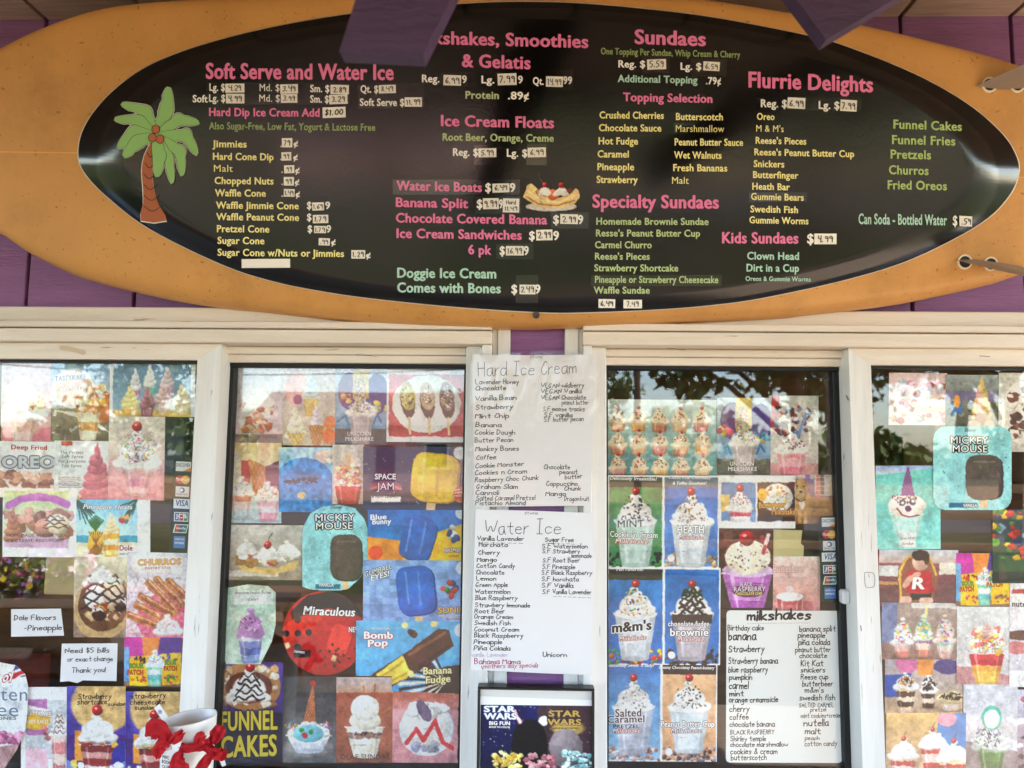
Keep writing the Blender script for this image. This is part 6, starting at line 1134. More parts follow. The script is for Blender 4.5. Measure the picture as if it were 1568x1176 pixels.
# ================= right outer window (D)
r = (1429, 653, 1549, 781); sheet('ice_cream_bar_sign', 'teal rounded sign with a plain chocolate ice cream bar in the right window', r, 'D', mouse(r, 61), 0, (138, 204, 210), rr(.16, .95, 5), 'sign', 'signs in the windows')
T = o_['T']; T('Disney', (50, 70, 84), 1477, 1495, 661, 661, 5, shear=.3); T('MICKEY', WH, 1456, 1513, 679, 680, 11, off=.05, outline=BLK, ow=.05); T('MOUSE', WH, 1459, 1512, 692.5, 693, 11, off=.05, outline=BLK, ow=.05); T('VANILLA', WH, 1475, 1496, 776, 776, 4.4)
r = (1520, 780, 1590, 893); a = blank(r, (40, 70, 60), 62); H = a.H; a.vg((60, 70, 90), (50, 90, 40)); a.clutter(0, 0, 100, H*.7, 50, [(96, 150, 60), (60, 110, 50), (226, 180, 50), (190, 60, 50), (120, 140, 170), (40, 60, 110)], 4, 14); a.rect(0, H*.84, 100, H, (34, 38, 36))
sheet('green_pop_poster', 'crowded green and yellow poster cut off at the right edge', r, 'D', a, 0, (60, 90, 60))
r = (1341, 713, 1440, 841); a = blank(r, (120, 206, 196), 63); H = a.H; a.vg((150, 170, 214), (196, 206, 226), 0, H*.1); a.poly([(0, H*.12), (100, H*.02), (100, H), (0, H)], (116, 200, 194)); a.vg((110, 196, 190), (140, 214, 206), H*.5, H); a.cup(48, H*.58, H*.84, 50, 34, [(180, 226, 214), (190, 230, 220)], .2); a.ell(48, H*.48, 29, H*.14, (240, 232, 220), 0, 1, 1.4, .12); a.spr(46, H*.38, 22, H*.06, 70, [(96, 60, 70), (150, 60, 90), (240, 240, 240)], 2.6, 1.3); a.waffle([(38, H*.36), (60, H*.36), (51, H*.02), (48, H*.02)], (150, 90, 160)); a.ell(41, H*.44, 5, 5, (70, 60, 110)); a.ell(41, H*.44, 2.4, 2.4, WH); a.ell(56, H*.43, 5, 5, (70, 60, 110)); a.ell(57, H*.42, 2.4, 2.4, WH); a.ell(50, H*.51, 4.6, 4.6, (110, 60, 110)); a.line([(33, H*.51), (40, H*.585), (52, H*.61), (66, H*.59)], 2.4, (130, 40, 70)); a.rect(35, H*.79, 62, H*.97, (224, 236, 234))
sheet('clown_sundae_poster', 'teal poster of a clown faced sundae with a purple cone hat', r, 'D', a, -.3, (140, 206, 204)); H_ = o_['H']; H_('Clown HEAD', 1378, 1401, 826, 826, 4, (60, 70, 70), 1.0); H_('Sundae', 1381, 1399, 834, 834, 4, (60, 70, 70), 1.0)
r = (1464, 847, 1546, 928); sheet('candy_shake_poster', 'small sour candy shake picture with yellow bags in the right window', r, 'D', sour(r, 64), .3)
T = o_['T']
for x0, x1, y in ((1470, 1491, 897), (1511, 1535, 890)): T('SOUR', (120, 190, 80), x0+3, x1, y, y, 7, outline=(50, 30, 20)); T('PATCH', (232, 100, 50), x0, x1, y+9, y+8, 7, outline=(70, 24, 20))
r = (1346, 842, 1467, 923); a = blank(r, (176, 120, 110), 65); H = a.H; a.vg((196, 200, 206), (206, 170, 160), 0, H*.3); a.vg((150, 90, 96), (120, 80, 90), H*.25, H); a.rect(76, H*.24, 98, H*.46, (226, 214, 200)); a.rect(0, H*.3, 24, H*.5, (206, 206, 204)); a.rect(0, H*.6, 24, H*.66, (206, 150, 110)); a.poly([(26, H), (24, H*.4), (34, H*.14), (50, H*.08), (66, H*.16), (74, H*.5), (68, H)], (150, 96, 80)); a.line([(28, H*.9), (26, H*.4), (36, H*.14), (50, H*.08), (64, H*.14), (72, H*.46)], 3, (226, 176, 90)); a.poly([(34, H*.42), (48, H*.36), (66, H*.42), (70, H*.8), (36, H*.82)], (190, 44, 66)); a.ell(52, H*.22, 10, H*.17, (226, 176, 160), 0, 1, 1.2, .15); a.ell(52, H*.1, 11, H*.1, (84, 56, 50)); a.ell(60, H*.18, 3.4, H*.1, (84, 56, 50)); a.ell(36, H*.6, 4, H*.14, (222, 166, 150), .5); a.ell(45, H*.5, 4, H*.14, (222, 166, 150), .9); a.rect(40, H*.82, 66, H*.94, (60, 50, 56)); a.ell(34, H*.95, 8, H*.08, (226, 180, 166)); a.ell(60, H*.96, 9, H*.08, (226, 180, 166))
sheet('child_photo', 'photo of a child in a red shirt eating on a wooden chair', r, 'D', a, .6, (200, 180, 176), None, 'photo', 'photos in the windows'); o_['T']('R', WH, 1396, 1416, 902, 902, 18, off=.04, shear=.1)
r = (1546, 893, 1600, 1052); a = blank(r, (220, 216, 218), 66); H = a.H; a.vg((226, 222, 224), (200, 196, 206)); a.rect(8, 26, 60, 66, (236, 230, 226)); a.rect(6, 18, 64, 30, (196, 80, 86)); a.ell(30, H*.5, 40, 14, (110, 74, 60)); a.ell(20, H*.62, 34, 18, (206, 130, 130)); a.rect(0, H*.84, 100, H, (236, 236, 238))
sheet('hazelnut_spread_poster', 'pale poster of a hazelnut spread jar cut off at the right edge', r, 'D', a, .3); T = o_['T']; T('nutella', (60, 40, 40), 1550, 1582, 929, 930, 9, off=.02)
def multi(rect, seed, c0, c1, items, extra=None):
    a = blank(rect, c0, seed); a.vg(c0, c1)
    if extra: extra(a)
    for it in items: a.sundae(*[v*a.H if i in (1, 2) else v for i, v in enumerate(it[:5])], it[5], it[6], (lambda *q, it=it: a.spr(*q, 40, it[7], 2.6, 1.5)) if it[7] else None, it[8], it[9] if len(it) > 9 else (248, 246, 242))
    return a
r = (1465, 929, 1553, 1048); a = blank(r, (206, 206, 204), 67); H = a.H; a.vg((210, 212, 210), (196, 190, 190)); a.poly([(0, H*.76), (40, H*.78), (100, H*.9), (100, H), (0, H)], (190, 140, 140)); a.cup(52, H*.6, H*.98, 62, 38, [(206, 70, 80), (196, 60, 72), (230, 170, 80), (236, 190, 90), (238, 196, 100)]); a.clutter(28, H*.28, 78, H*.58, 70, [(236, 190, 90), (240, 226, 180), (220, 120, 110), (246, 240, 230)], 4, 10); a.swirl(52, H*.34, 24, H*.14, (240, 200, 190), 3); a.spr(52, H*.46, 24, H*.12, 50, SPRK, 3, 1.6)
sheet('red_yellow_sundae_poster', 'pale grey picture of a tall sprinkled sundae in a red and yellow cup', r, 'D', a, .3, (212, 212, 210))
r = (1350, 923, 1468, 1010); sheet('three_cups_poster', 'picture of three pastel sprinkled soft serve cups on a table', r, 'D', multi(r, 68, (176, 160, 150), (150, 120, 110), [(27, .66, .95, 24, 15, [(206, 190, 190), (220, 170, 160), (206, 130, 120)], 1.5, SPRK+[(226, 190, 90)]*3, False), (54, .6, .93, 22, 14, [(150, 110, 150), (226, 200, 180), (210, 140, 120)], 1.3, [(90, 160, 210), (150, 200, 110), (236, 200, 90)], False, (226, 236, 220)), (82, .64, .96, 24, 15, [(150, 200, 200), (222, 206, 190), (210, 170, 160)], 1.5, SPRK, False, (240, 214, 206))], lambda a: (a.rect(0, 0, 20, a.H*.7, (130, 140, 176)), a.rect(38, 0, 100, a.H*.1, (226, 222, 216)), a.line([(56, a.H*.34), (58, a.H*.06)], 4, (236, 224, 150)))), .3)
r = (1355, 1009, 1474, 1092); sheet('chocolate_parfait_poster', 'picture of two chocolate striped parfaits and a dessert bowl', r, 'D', multi(r, 69, (176, 170, 180), (190, 160, 130), [(27, .5, .96, 26, 18, [(206, 176, 140), (96, 66, 50), (226, 206, 180), (84, 56, 44), (220, 190, 160)], .6, [(84, 54, 40), (206, 150, 90)], False), (56, .56, .88, 20, 14, [(226, 214, 200), (80, 56, 46), (220, 200, 180), (80, 54, 44)], .9, [(60, 40, 34), (60, 40, 34)], False), (85, .72, .92, 34, 20, [(206, 170, 130), (226, 206, 190)], .7, [(60, 44, 36)], False, (236, 214, 170))], lambda a: (a.rect(42, 0, 62, a.H*.3, (226, 150, 80)), a.ell(28, a.H*.1, 14, 12, (206, 120, 160)), a.ell(80, a.H*.14, 18, 10, (90, 76, 130)), a.poly([(0, a.H*.3), (34, a.H*.26), (30, a.H*.7), (0, a.H*.7)], (50, 90, 170)))), .3)
r = (1357, 1091, 1479, 1190); sheet('strawberry_trio_poster', 'picture of three strawberry shortcake sundaes with cherries at the bottom right', r, 'D', multi(r, 70, (216, 176, 110), (180, 150, 130), [(22, .66, 1.0, 34, 24, [(226, 190, 150), (190, 60, 70), (236, 206, 200), (190, 60, 66)], .75, None, True), (58, .5, .9, 32, 20, [(196, 70, 70), (232, 200, 190), (190, 54, 60)], .62, None, True), (84, .68, 1.02, 38, 26, [(236, 206, 150), (190, 60, 70), (236, 206, 200)], .75, None, True)], lambda a: (a.poly([(66, 0), (100, 0), (100, a.H*.7), (62, a.H*.5)], (60, 130, 190)), a.ell(76, a.H*.1, 12, 9, (222, 150, 170)))), .4)
r = (1475, 1048, 1558, 1190); a = blank(r, (206, 206, 214), 71); H = a.H; a.vg((214, 216, 226), (196, 190, 190), 0, H*.6); a.poly([(0, H*.6), (100, H*.72), (100, H), (0, H)], (150, 136, 136)); a.cup(52, H*.64, H*.92, 54, 36, [(110, 150, 90), (90, 130, 76), (84, 120, 70)]); a.cream(52, H*.66, 66, H*.26, (206, 210, 206)); a.spr(46, H*.55, 26, H*.12, 80, [(50, 54, 60), (130, 100, 160), (220, 226, 220), (90, 120, 90)], 3.4, 1.8); a.ell(52, H*.36, 19, H*.13, (96, 180, 156)); a.ell(52, H*.37, 14, H*.1, (226, 232, 226))
sheet('green_sundae_poster', 'pale picture of a dark sprinkled sundae in a green cup', r, 'D', a, .3, (214, 214, 220))
r = (1557, 1056, 1610, 1190); a = blank(r, (190, 176, 196), 72); a.vg((200, 196, 216), (130, 100, 110)); a.clutter(10, 20, 100, a.H, 40, [(226, 190, 190), (150, 90, 96), (230, 222, 220), (60, 50, 60)], 6, 18)
sheet('edge_poster', 'narrow mauve poster strip at the lower right edge', r, 'D', a, .3)
r = (1529, 571, 1612, 692); a = blank(r, (206, 200, 180), 73); H = a.H; a.vg((206, 204, 190), (196, 190, 176)); a.ell(46, H*.5, 40, H*.4, (226, 220, 206)); a.clutter(20, H*.2, 90, H*.8, 50, [(140, 84, 60), (96, 60, 44), (226, 210, 190)], 5, 14)
sheet('brownie_poster', 'cream coloured brownie picture cut off at the upper right edge', r, 'D', a, .5, (214, 210, 196))
r = (1448, 574, 1531, 655); a = blank(r, (110, 110, 104), 74); H = a.H; a.vg((150, 156, 156), (96, 92, 70)); a.rect(0, H*.3, 100, H*.5, (120, 110, 140)); a.clutter(0, H*.5, 100, H*.9, 14, [(90, 96, 60), (140, 130, 100), (60, 60, 56)], 5, 12); a.rect(10, H*.5, 30, H*.74, (70, 120, 170)); a.ell(21, H*.5, 6, H*.12, (226, 150, 60)); a.swirl(66, H*.76, 40, H*.72, (222, 190, 110), 7); a.poly([(56, H*.3), (64, H*.22), (68, H*.72), (58, H*.72)], (222, 150, 170), .7); a.waffle([(52, H*.72), (78, H*.72), (72, H*.99), (58, H*.99)], (190, 130, 70)); a.ell(52, H*.95, 12, H*.1, (226, 176, 150)); a.ell(80, H*.94, 10, H*.09, (226, 176, 150))
sheet('twist_cone_photo', 'photo of a hand holding a twisted pink and yellow cone', r, 'D', a, .4, (150, 150, 146), None, 'photo', 'photos in the windows')
r = (1361, 571, 1450, 651); a = blank(r, (226, 196, 196), 75); H = a.H; a.vg((222, 190, 190), (232, 212, 212)); a.clutter(4, H*.14, 96, H*.9, 70, [(226, 150, 160), (200, 96, 106), (240, 226, 220), (214, 170, 140), (190, 196, 200), (150, 84, 80)], 3, 9); a.line([(42, H*.6), (66, H*.7), (96, H*.68)], 8, (236, 220, 176)); a.cream(56, H*.58, 18, H*.18); a.cream(72, H*.6, 18, H*.18)
sheet('dessert_collage_poster', 'pink collage of small desserts at the top of the right window', r, 'D', a, .6, (234, 216, 216))
# ================= card decals stuck on the glass
def decal(label, rect, key, rot):
    x0, y0, x1, y1 = rect; a = blank(rect, (22, 24, 26), 80); H = a.H
    sheet('card_decal', label, rect, key, None, rot, (24, 26, 28), rr(.1, .25, 3), 'decal', 'payment card decals'); o = bpy.data.objects[-1] if False else None
    T = o_['T']; Y = o_['Y']; par = [q for q in COL.objects if q.name.startswith('card_decal') and q.parent is None][-1]
    w = x1-x0; h = (y1-y0)/7.0
    def q_(u0, v0, u1, v1, col, name='card_logo', lift=0.0, sk=0.0):
        pts = [(u0+sk, v0), (u1+sk, v0), (u1-sk, v1), (u0-sk, v1)]; P = []
        for u, v in pts: P.append(quadpt(rect, rot, u, v))
        P = np.array(P); return mk(name, unp(P[:, 0], P[:, 1], Y-0.0001-lift), [[3, 2, 1, 0]], ink(col, .3), par)
    def c_(u, v, ru, col, lift):
        a_ = np.linspace(0, 6.283, 24, endpoint=False); P = np.array([quadpt(rect, rot, u+ru*math.cos(t), v+ru*w/(y1-y0)*math.sin(t)) for t in a_]); mk('card_logo', unp(P[:, 0], P[:, 1], Y-0.0001-lift), [list(range(24))[::-1]], ink(col, .3), par)
    def t_(s, col, u0, u1, v, cap, sh=0.0):
        p = quadpt(rect, rot, u0, v); q = quadpt(rect, rot, u1, v); T(s, col, p[0], q[0], p[1], q[1], cap, shear=sh, off=.02)
    L = 1e-4
    q_(.14, .02, .92, .125, (226, 226, 224)); P = np.array([quadpt(rect, rot, *p) for p in ((.92, .08), (.92, .125), (.5, .125))]); mk('card_logo', unp(P[:, 0], P[:, 1], Y-0.0002), [[2, 1, 0]], ink((226, 130, 60)), par); t_('DISCOVER', (40, 40, 44), .17, .89, .075, h*.26)
    c_(.38, .215, .22, (206, 44, 38), 0); c_(.66, .215, .22, (232, 172, 50), L/2); t_('MasterCard', (250, 250, 250), .18, .86, .23, h*.26, .2)
    q_(.18, .29, .88, .4, (214, 222, 226)); c_(.52, .33, .14, (50, 80, 140), L/2); c_(.48, .33, .09, (226, 230, 234), L); t_('Diners Club', (90, 96, 110), .24, .82, .385, h*.16)
    q_(.1, .425, .94, .53, (226, 230, 234)); t_('VISA', (40, 60, 140), .24, .88, .505, h*.48, .2)
    q_(.16, .57, .9, .67, (226, 230, 228)); 
    for k, c in enumerate(((40, 70, 140), (176, 44, 48), (50, 130, 70))): q_(.21+.23*k, .578, .41+.23*k, .662, c, lift=L/2)
    t_('JCB', (250, 250, 250), .25, .82, .633, h*.3)
    q_(.18, .7, .88, .795, (222, 232, 228), sk=.05); q_(.24, .709, .46, .786, (190, 54, 60), lift=L/2, sk=.04); q_(.46, .709, .64, .786, (40, 70, 120), lift=L/2, sk=.04); q_(.64, .709, .84, .786, (30, 120, 120), lift=L/2, sk=.04); t_('UnionPay', (250, 250, 250), .3, .8, .755, h*.18, .2)
    q_(.2, .83, .8, .96, (70, 120, 190)); t_('AMERICAN', (240, 244, 250), .24, .76, .875, h*.16); t_('EXPRESS', (240, 244, 250), .26, .74, .915, h*.16)
_LAYER['A'] = 0; _LAYER['C'] = 0
YW['A'] = 0.0096-0.0008; YW['C'] = 0.0436-0.0008
decal('strip of payment card logos at the right edge of the left outer window', (262.5, 704, 292, 845), 'A', 2.6)
decal('strip of payment card logos at the right edge of the inner right window', (1255.5, 790, 1284.5, 922), 'C', -1.2)
# ------------------------------------------------------------------ lists and frame on the middle of the wall
r = (721, 780, 909, 1034)
sheet('handwritten_menu', 'white handwritten water ice flavour list on the wall between the windows', r, 'M', None, 0, (226, 226, 230), [(.04, 0), (.5, .008), (1, .022), (.995, .5), (.988, 1), (.5, .985), (0, .967), (.02, .5)], 'menu', 'handwritten menus')
H_ = o_['H']; H_('Water Ice', 743, 859, 817.5, 818, 21, (60, 60, 66), .42); H_('STWMS', 803, 824, 787.6, 788, 3.4, BLK, 1)
for t, x0, x1, y in (('Vanilla Lavender', 731, 802.5, 827.6), ('Horchata', 733, 778, 837), ('Cherry', 732, 765.6, 849), ('Mango', 730, 761, 860), ('Cotton Candy', 729.5, 788.5, 869.4), ('Chocolate', 729, 772.5, 879.5), ('Lemon', 729, 760, 888.7), ('Green Apple', 728, 777.7, 898.6), ('Watermelon', 727.7, 781.6, 909), ('Blue Raspberry', 727.7, 792.7, 918.6), ('Strawbery lemonade', 727, 811.7, 929.6), ('Root Beer', 726.5, 773, 939), ('Orange Cream', 726, 785.8, 947.5), ('Swedish Fish', 726, 782, 957), ('Coconut Cream', 726, 795, 966.8), ('Black Raspberry', 725.6, 801.4, 976), ('Pineapple', 725, 769, 986), ('Piña Colada', 725, 782, 995.7),
                     ('Sugar Free', 834, 878.8, 829.6), ('S.F Watermelon', 829.4, 900, 839.3), ('S.F Strawbery', 830, 888, 847), ('lemonade', 875, 906, 854), ('S.F Root Beer', 830.6, 888, 861), ('S.F Pineapple', 830, 881, 871), ('S.F Black Raspberry', 829, 907, 879.8), ('S.F horchata', 829, 886.8, 889.9), ('S.F Vanilla', 829, 878.8, 899.5), ('S.F Vanilla Lavender', 830, 905.6, 909.5), ('Unicorn', 831, 868.4, 1005.8)):
    H_(t, x0, x1, y, y+(x1-x0)*.006, 7.0, BLK, 1.15)
H_('--------', 733, 801, 834, 834.5, 6, BLK, .8); H_('------', 836, 880, 835, 835.5, 6, BLK, .8); H_('--------', 847, 905, 916, 918, 6, BLK, .8)
H_('vanille Lavender', 722, 777.7, 1006, 1006, 7, (170, 160, 200), .8); H_('Bahama Mama', 726, 797.7, 1016.6, 1016.6, 8, (176, 60, 110), 1.1); H_('(mothers day special)', 737, 824, 1023.6, 1021.5, 7, (176, 60, 110), 1.0)
r = (723, 543, 911, 776)
sheet('handwritten_menu', 'white handwritten hard ice cream flavour list in a clear plastic sleeve', r, 'M', None, 0, (226, 224, 227), [(0, .0), (.5, .004), (1, 0), (.985, .5), (.965, .993), (.02, 1), (.01, .5)], 'menu', 'handwritten menus')
hard = [q for q in COL.objects if q.name.startswith('handwritten_menu') and q.parent is None][-1]
H_ = o_['H']; H_('Hard Ice Cream', 731.4, 882.5, 576, 572, 21, (70, 66, 72), .42); H_('STWMS', 811, 831, 549, 549, 4, BLK, 1)
for t, x0, x1, y, d in (('Lavender Honey', 727.7, 794.5, 588, 0), ('Chocolate', 728, 775, 598, -1), ('Vanilla Bean', 727.7, 791, 613.6, -2), ('Strawberry', 728, 786, 627, -1), ('Mint Chip', 727, 779.6, 640.5, -1), ('Banana', 727.7, 769, 653.8, 0), ('Cookie Dough', 727, 789, 665.5, 0), ('Butter Pecan', 727, 786, 677.5, -1), ('Monkey Bones', 727.7, 795, 691, -1), ('Coffee', 729, 760, 704, -1), ('Cookie Monster', 727.7, 802.4, 717, -4), ('Cookies n Cream', 727, 807, 727.6, -3), ('Raspberry Choc Chunk', 727, 825, 738.6, -4), ('Graham Slam', 729, 793, 748.4, 0), ('Cannoli', 728, 764.6, 757.7, 0), ('Salted Caramel Pretzel', 729, 820, 766.2, -1), ('Pistachio Almond', 728, 805.5, 773.4, 0),
                        ('VEGAN wildberry', 828.7, 894.6, 594, -1), ('VEGAN Vanilla', 829, 891, 603, -1), ('VEGAN Chocolate', 829, 897.5, 612.6, -1), ('peanut butter', 860, 901, 619.5, 0), ('S.F moose tracks', 831, 895.7, 629.5, 0), ('S.F vanilla', 832.7, 877, 638.8, 0), ('S.F butter pecan', 832.7, 894, 645.6, -1), ('Chocolate', 832.7, 873, 718.4, 0), ('peanut', 856.6, 884.7, 725.7, 0), ('butter', 864.8, 891.7, 733.4, -1), ('Cappuccino', 836, 884.7, 743.8, 0), ('Chunk', 864, 890, 751, 0), ('Mango', 835, 867, 759.3, 0), ('Dragonfruit', 864, 902, 767, 0)):
    H_(t, x0, x1, y, y+d, 7.2, (44, 42, 46), 1.1)
M_SLV = mat_clear('plastic_sleeve', 0.03, 0.03, bump=.35, bscale=7, stretch=(1, 1, .7))
Ys = o_['Y']-0.0016
nx, nz = 14, 16; U, V_ = np.meshgrid(np.linspace(719, 917, nx), np.linspace(540, 780, nz)); P = unp(U, V_, Ys); P[..., 1] += 0.0006*np.sin(U*.11+V_*.05); idx = np.arange(nx*nz).reshape(nz, nx)
mk('plastic_sleeve', P.reshape(-1, 3), np.stack([idx[:-1, :-1], idx[1:, :-1], idx[1:, 1:], idx[:-1, 1:]], -1).reshape(-1, 4), M_SLV, hard, True)
def clear_strip(x0, y0, x1, y1, Y, parent, k='clear_tape2'):
    P = unp(np.array([x0, x1, x1, x0], float), np.array([y0, y0, y1, y1], float), Y); mk('clear_tape', P, [[3, 2, 1, 0]], mat_clear(k, .07, .25), parent)
clear_strip(812, 537, 880, 553, Ys-.0006, hard)
# framed poster standing below the lists
M_FR = mat('frame_black', (20, 20, 22), .35, .5)
Yf = -0.058
fa, fb_ = unp(731.5, 1052, Yf), unp(910.5, 1055, Yf); zt = .5*(fa[2]+fb_[2]); xa, xb = float(fa[0]), float(fb_[0]); zb = 0.9055
fr = empty('framed_poster', ((xa+xb)/2, -.03, zb)); tag(fr, 'black framed poster with popcorn on a dark starry background below the lists', 'framed poster')
fw = .0042
box('frame_rail', xa, xb, Yf, -.034, zt-fw, zt, M_FR, fr, .001); box('frame_rail', xa, xb, Yf, -.034, zb, zb+fw, M_FR, fr, .001)
for q in (xa, xb-fw): box('frame_stile', q, q+fw, Yf+.0002, -.034, zb+fw+.0002, zt-fw-.0002, M_FR, fr, .001)
box('mount_card', xa+fw+.0002, xb-fw-.0002, -.050, -.040, zb+fw, zt-fw, mat('mount', (214, 214, 212), .6), fr, 0)
Yp = -.0512
r = (735.5, 1080, 906.5, 1230); a = blank(r, (40, 40, 70), 90); H = a.H; a.vg((34, 40, 96), (30, 30, 60), 0, H, 0, 51); a.vg((74, 56, 66), (60, 44, 56), 0, H, 51, 100); a.chips(50, H*.3, 50, H*.3, 90, [(220, 220, 230), (150, 140, 160)], .25, .8); a.ell(56, H*.16, 4.4, 4.4, (220, 222, 222)); a.line([(30, H*.06), (42, H*.34)], 3.4, (236, 150, 150)); a.line([(30, H*.06), (42, H*.34)], 1.6, (250, 226, 226)); a.ell(78, H*.24, 15, H*.06, (230, 200, 110), 0, .7, 6); a.ell(76, H*.44, 15, H*.2, (128, 120, 126), 0, 1, 3, .3); a.ell(44, H*.4, 16, H*.26, (26, 26, 34), 0, 1, 4)
for x, y, c in ((24, .62, [(236, 206, 110), (246, 230, 160), (214, 176, 80)]), (54, .64, [(190, 130, 140), (220, 170, 176), (150, 90, 104)]), (86, .6, [(150, 196, 200), (190, 216, 220), (110, 160, 170)])): a.clutter(x-13, H*(y-.14), x+13, H*(y+.2), 90, c, 1.5, 3.6)
c = a.out(); h, w = c.shape[:2]; U, V_ = np.meshgrid(np.linspace(0, 1, w), np.linspace(0, 1, h)); px, py = quadpt(r, .6, U, V_); P = unp(px, py, Yp).reshape(-1, 3); P = P; idx = np.arange(h*w).reshape(h, w)
pr = mk('printed_picture', P, np.stack([idx[:-1, :-1], idx[1:, :-1], idx[1:, 1:], idx[:-1, 1:]], -1).reshape(-1, 4), mat_print(.35), fr); at = pr.data.color_attributes.new('Col', 'FLOAT_COLOR', 'POINT'); L = np.ones((h*w, 4), np.float32); L[:, :3] = lin(c.reshape(-1, 3)*255); at.data.foreach_set('color', L.ravel())
wp = unp(np.array([735.5, 907, 907.5, 735]), np.array([1066, 1072, 1240, 1240]), Yp+.0004); mk('paper_sheet', wp, [[3, 2, 1, 0]], ink((240, 240, 244)), fr)
for t, col, x0, x1, y, cp, ol in (('STAR', WH, 741, 789, 1090, 9, (120, 140, 190)), ('WARS', WH, 741, 791, 1101, 9, (120, 140, 190)), ('BIG FUN', WH, 749, 781, 1110, 5.6, None), ('BOOK TO COLOR', WH, 749, 781, 1114.5, 2.6, None), ('STAR', (196, 164, 90), 840, 889, 1097, 9, (70, 56, 30)), ('WARS', (196, 164, 90), 838, 890, 1110, 9, (70, 56, 30)), ('IMAGINE & ACTIVITIES', BLK, 841, 886, 1116.5, 3, None)):
    lettering(fr, t, col, x0, x1, y, y+.4, cp, Y=Yp, off=.035, outline=ol)

# ------------------------------------------------------------------ white tip cup with red cloth bows on the counter
Yc = -0.165
rc = unp(290, 1099, Yc); cx, cz = float(rc[0]), float(rc[2]); rad = float(np.linalg.norm(unp(329, 1095, Yc)-unp(251, 1103, Yc)))/2; zc0 = 0.9055; hc = cz-zc0
cup = empty('tip_cup', (cx, Yc, zc0)); tag(cup, 'white tip cup tied with red cloth bows in front of the left windows', 'cup')
def lathe(prof, n=40, tilt=0.0):
    V = []; Fc = []
    for rr_, z in prof:
        for j in range(n):
            t = 2*math.pi*j/n; V.append((cx+rr_*math.cos(t), Yc+rr_*math.sin(t), zc0+z+tilt*rr_*math.cos(t)*(z/hc)))
    for i in range(len(prof)-1):
        for j in range(n): Fc.append([i*n+j, i*n+(j+1) % n, (i+1)*n+(j+1) % n, (i+1)*n+j])
    return np.array(V), Fc
M_CUP = mat('cup_white', (232, 230, 226), .35, .5, var=.03)
TL = .1
prof = [(0.001, .002), (rad*.84, .0), (rad*.87, .004), (rad*.92, hc*.5), (rad*.97, hc*.86), (rad*1.0, hc-.001), (rad*.985, hc+.0012), (rad*.955, hc), (rad*.93, hc*.86), (rad*.88, hc*.5)]
mk('cup_body', *lathe(prof, 48, TL), M_CUP, cup, True)
mk('cup_filling', *lathe([(.001, hc*.885), (rad*.925, hc*.88)], 40, TL), mat('cup_inner', (206, 202, 198), .5), cup, True)
M_RED = mat('red_cloth', (178, 26, 36), .75, .25, var=.16, vscale=40, bump=.3, bscale=160)
def cloth(path, wid, name='bow', seed=0):     # a crumpled strip of cloth following points, thick and folded
    rs = np.random.default_rng(seed); P = catmull(np.array(path, float), 6); n = len(P); wid = [q*1.0 for q in wid] if hasattr(wid, '__len__') else wid*.8; V = []; m = 7
    for i, p in enumerate(P):
        t = P[min(i+1, n-1)]-P[max(i-1, 0)]; t /= np.linalg.norm(t)+1e-9; s_ = np.cross(t, [0, -1, 0]); s_ /= np.linalg.norm(s_)+1e-9
        w = wid[min(int(i/n*len(wid)), len(wid)-1)] if hasattr(wid, '__len__') else wid
        if hasattr(wid, '__len__'): w = float(np.interp(i/(n-1), np.linspace(0, 1, len(wid)), wid))
        for j in range(m):
            k = j/(m-1)-.5; V.append(p+s_*w*k+np.array([0, -1, 0])*(.003*math.cos(j*2.1+seed)+.0022*math.cos(i*.9+j+seed)))
    V = np.array(V); B = V+np.array([0, .0014, 0]); N = len(V); Fc = []
    for i in range(n-1):
        for j in range(m-1): a_ = i*m+j; Fc += [[a_, a_+1, a_+m+1, a_+m], [N+a_+m, N+a_+m+1, N+a_+1, N+a_]]
    mk(name, np.concatenate([V, B]), Fc, M_RED, cup, True)
def cp(px, py, dy=0.0): return unp(px, py+6, Yc-rad*1.02-dy)
band = [cp(252, 1128, -.012), cp(266, 1136, .002), cp(284, 1139, .005), cp(302, 1138, .005), cp(318, 1132, .002), cp(330, 1122, -.014)]
cloth(band, .016, 'ribbon_band', 1)
cloth([cp(262, 1132, .006), cp(250, 1118, .012), cp(236, 1110, .01), cp(230, 1124, .008)], [.008, .022, .03, .018], 'bow', 2)
cloth([cp(258, 1134, .012), cp(246, 1136, .014), cp(240, 1148, .012), cp(242, 1156, .01)], [.008, .02, .016, .006], 'bow', 3)
cloth([cp(260, 1132, .012), cp(270, 1124, .018), cp(280, 1114, .018)], [.008, .016, .008], 'bow', 4)
cloth([cp(279, 1146, .01), cp(272, 1156, .016), cp(276, 1172, .016), cp(288, 1184, .012)], [.008, .02, .026, .02], 'bow', 5)
cloth([cp(314, 1136, .01), cp(322, 1148, .014), cp(312, 1164, .014), cp(302, 1180, .012)], [.008, .012, .016, .012], 'bow', 6)
cloth([cp(316, 1136, .01), cp(328, 1146, .01), cp(340, 1148, .006), cp(344, 1142, .004)], [.008, .018, .02, .006], 'bow', 7)
cloth([cp(326, 1132, -.004), cp(332, 1118, -.006), cp(338, 1106, -.01)], [.01, .022, .014], 'bow', 8)
cloth([cp(298, 1136, .01), cp(306, 1126, .016), cp(314, 1122, .016)], [.01, .02, .01], 'bow', 9)
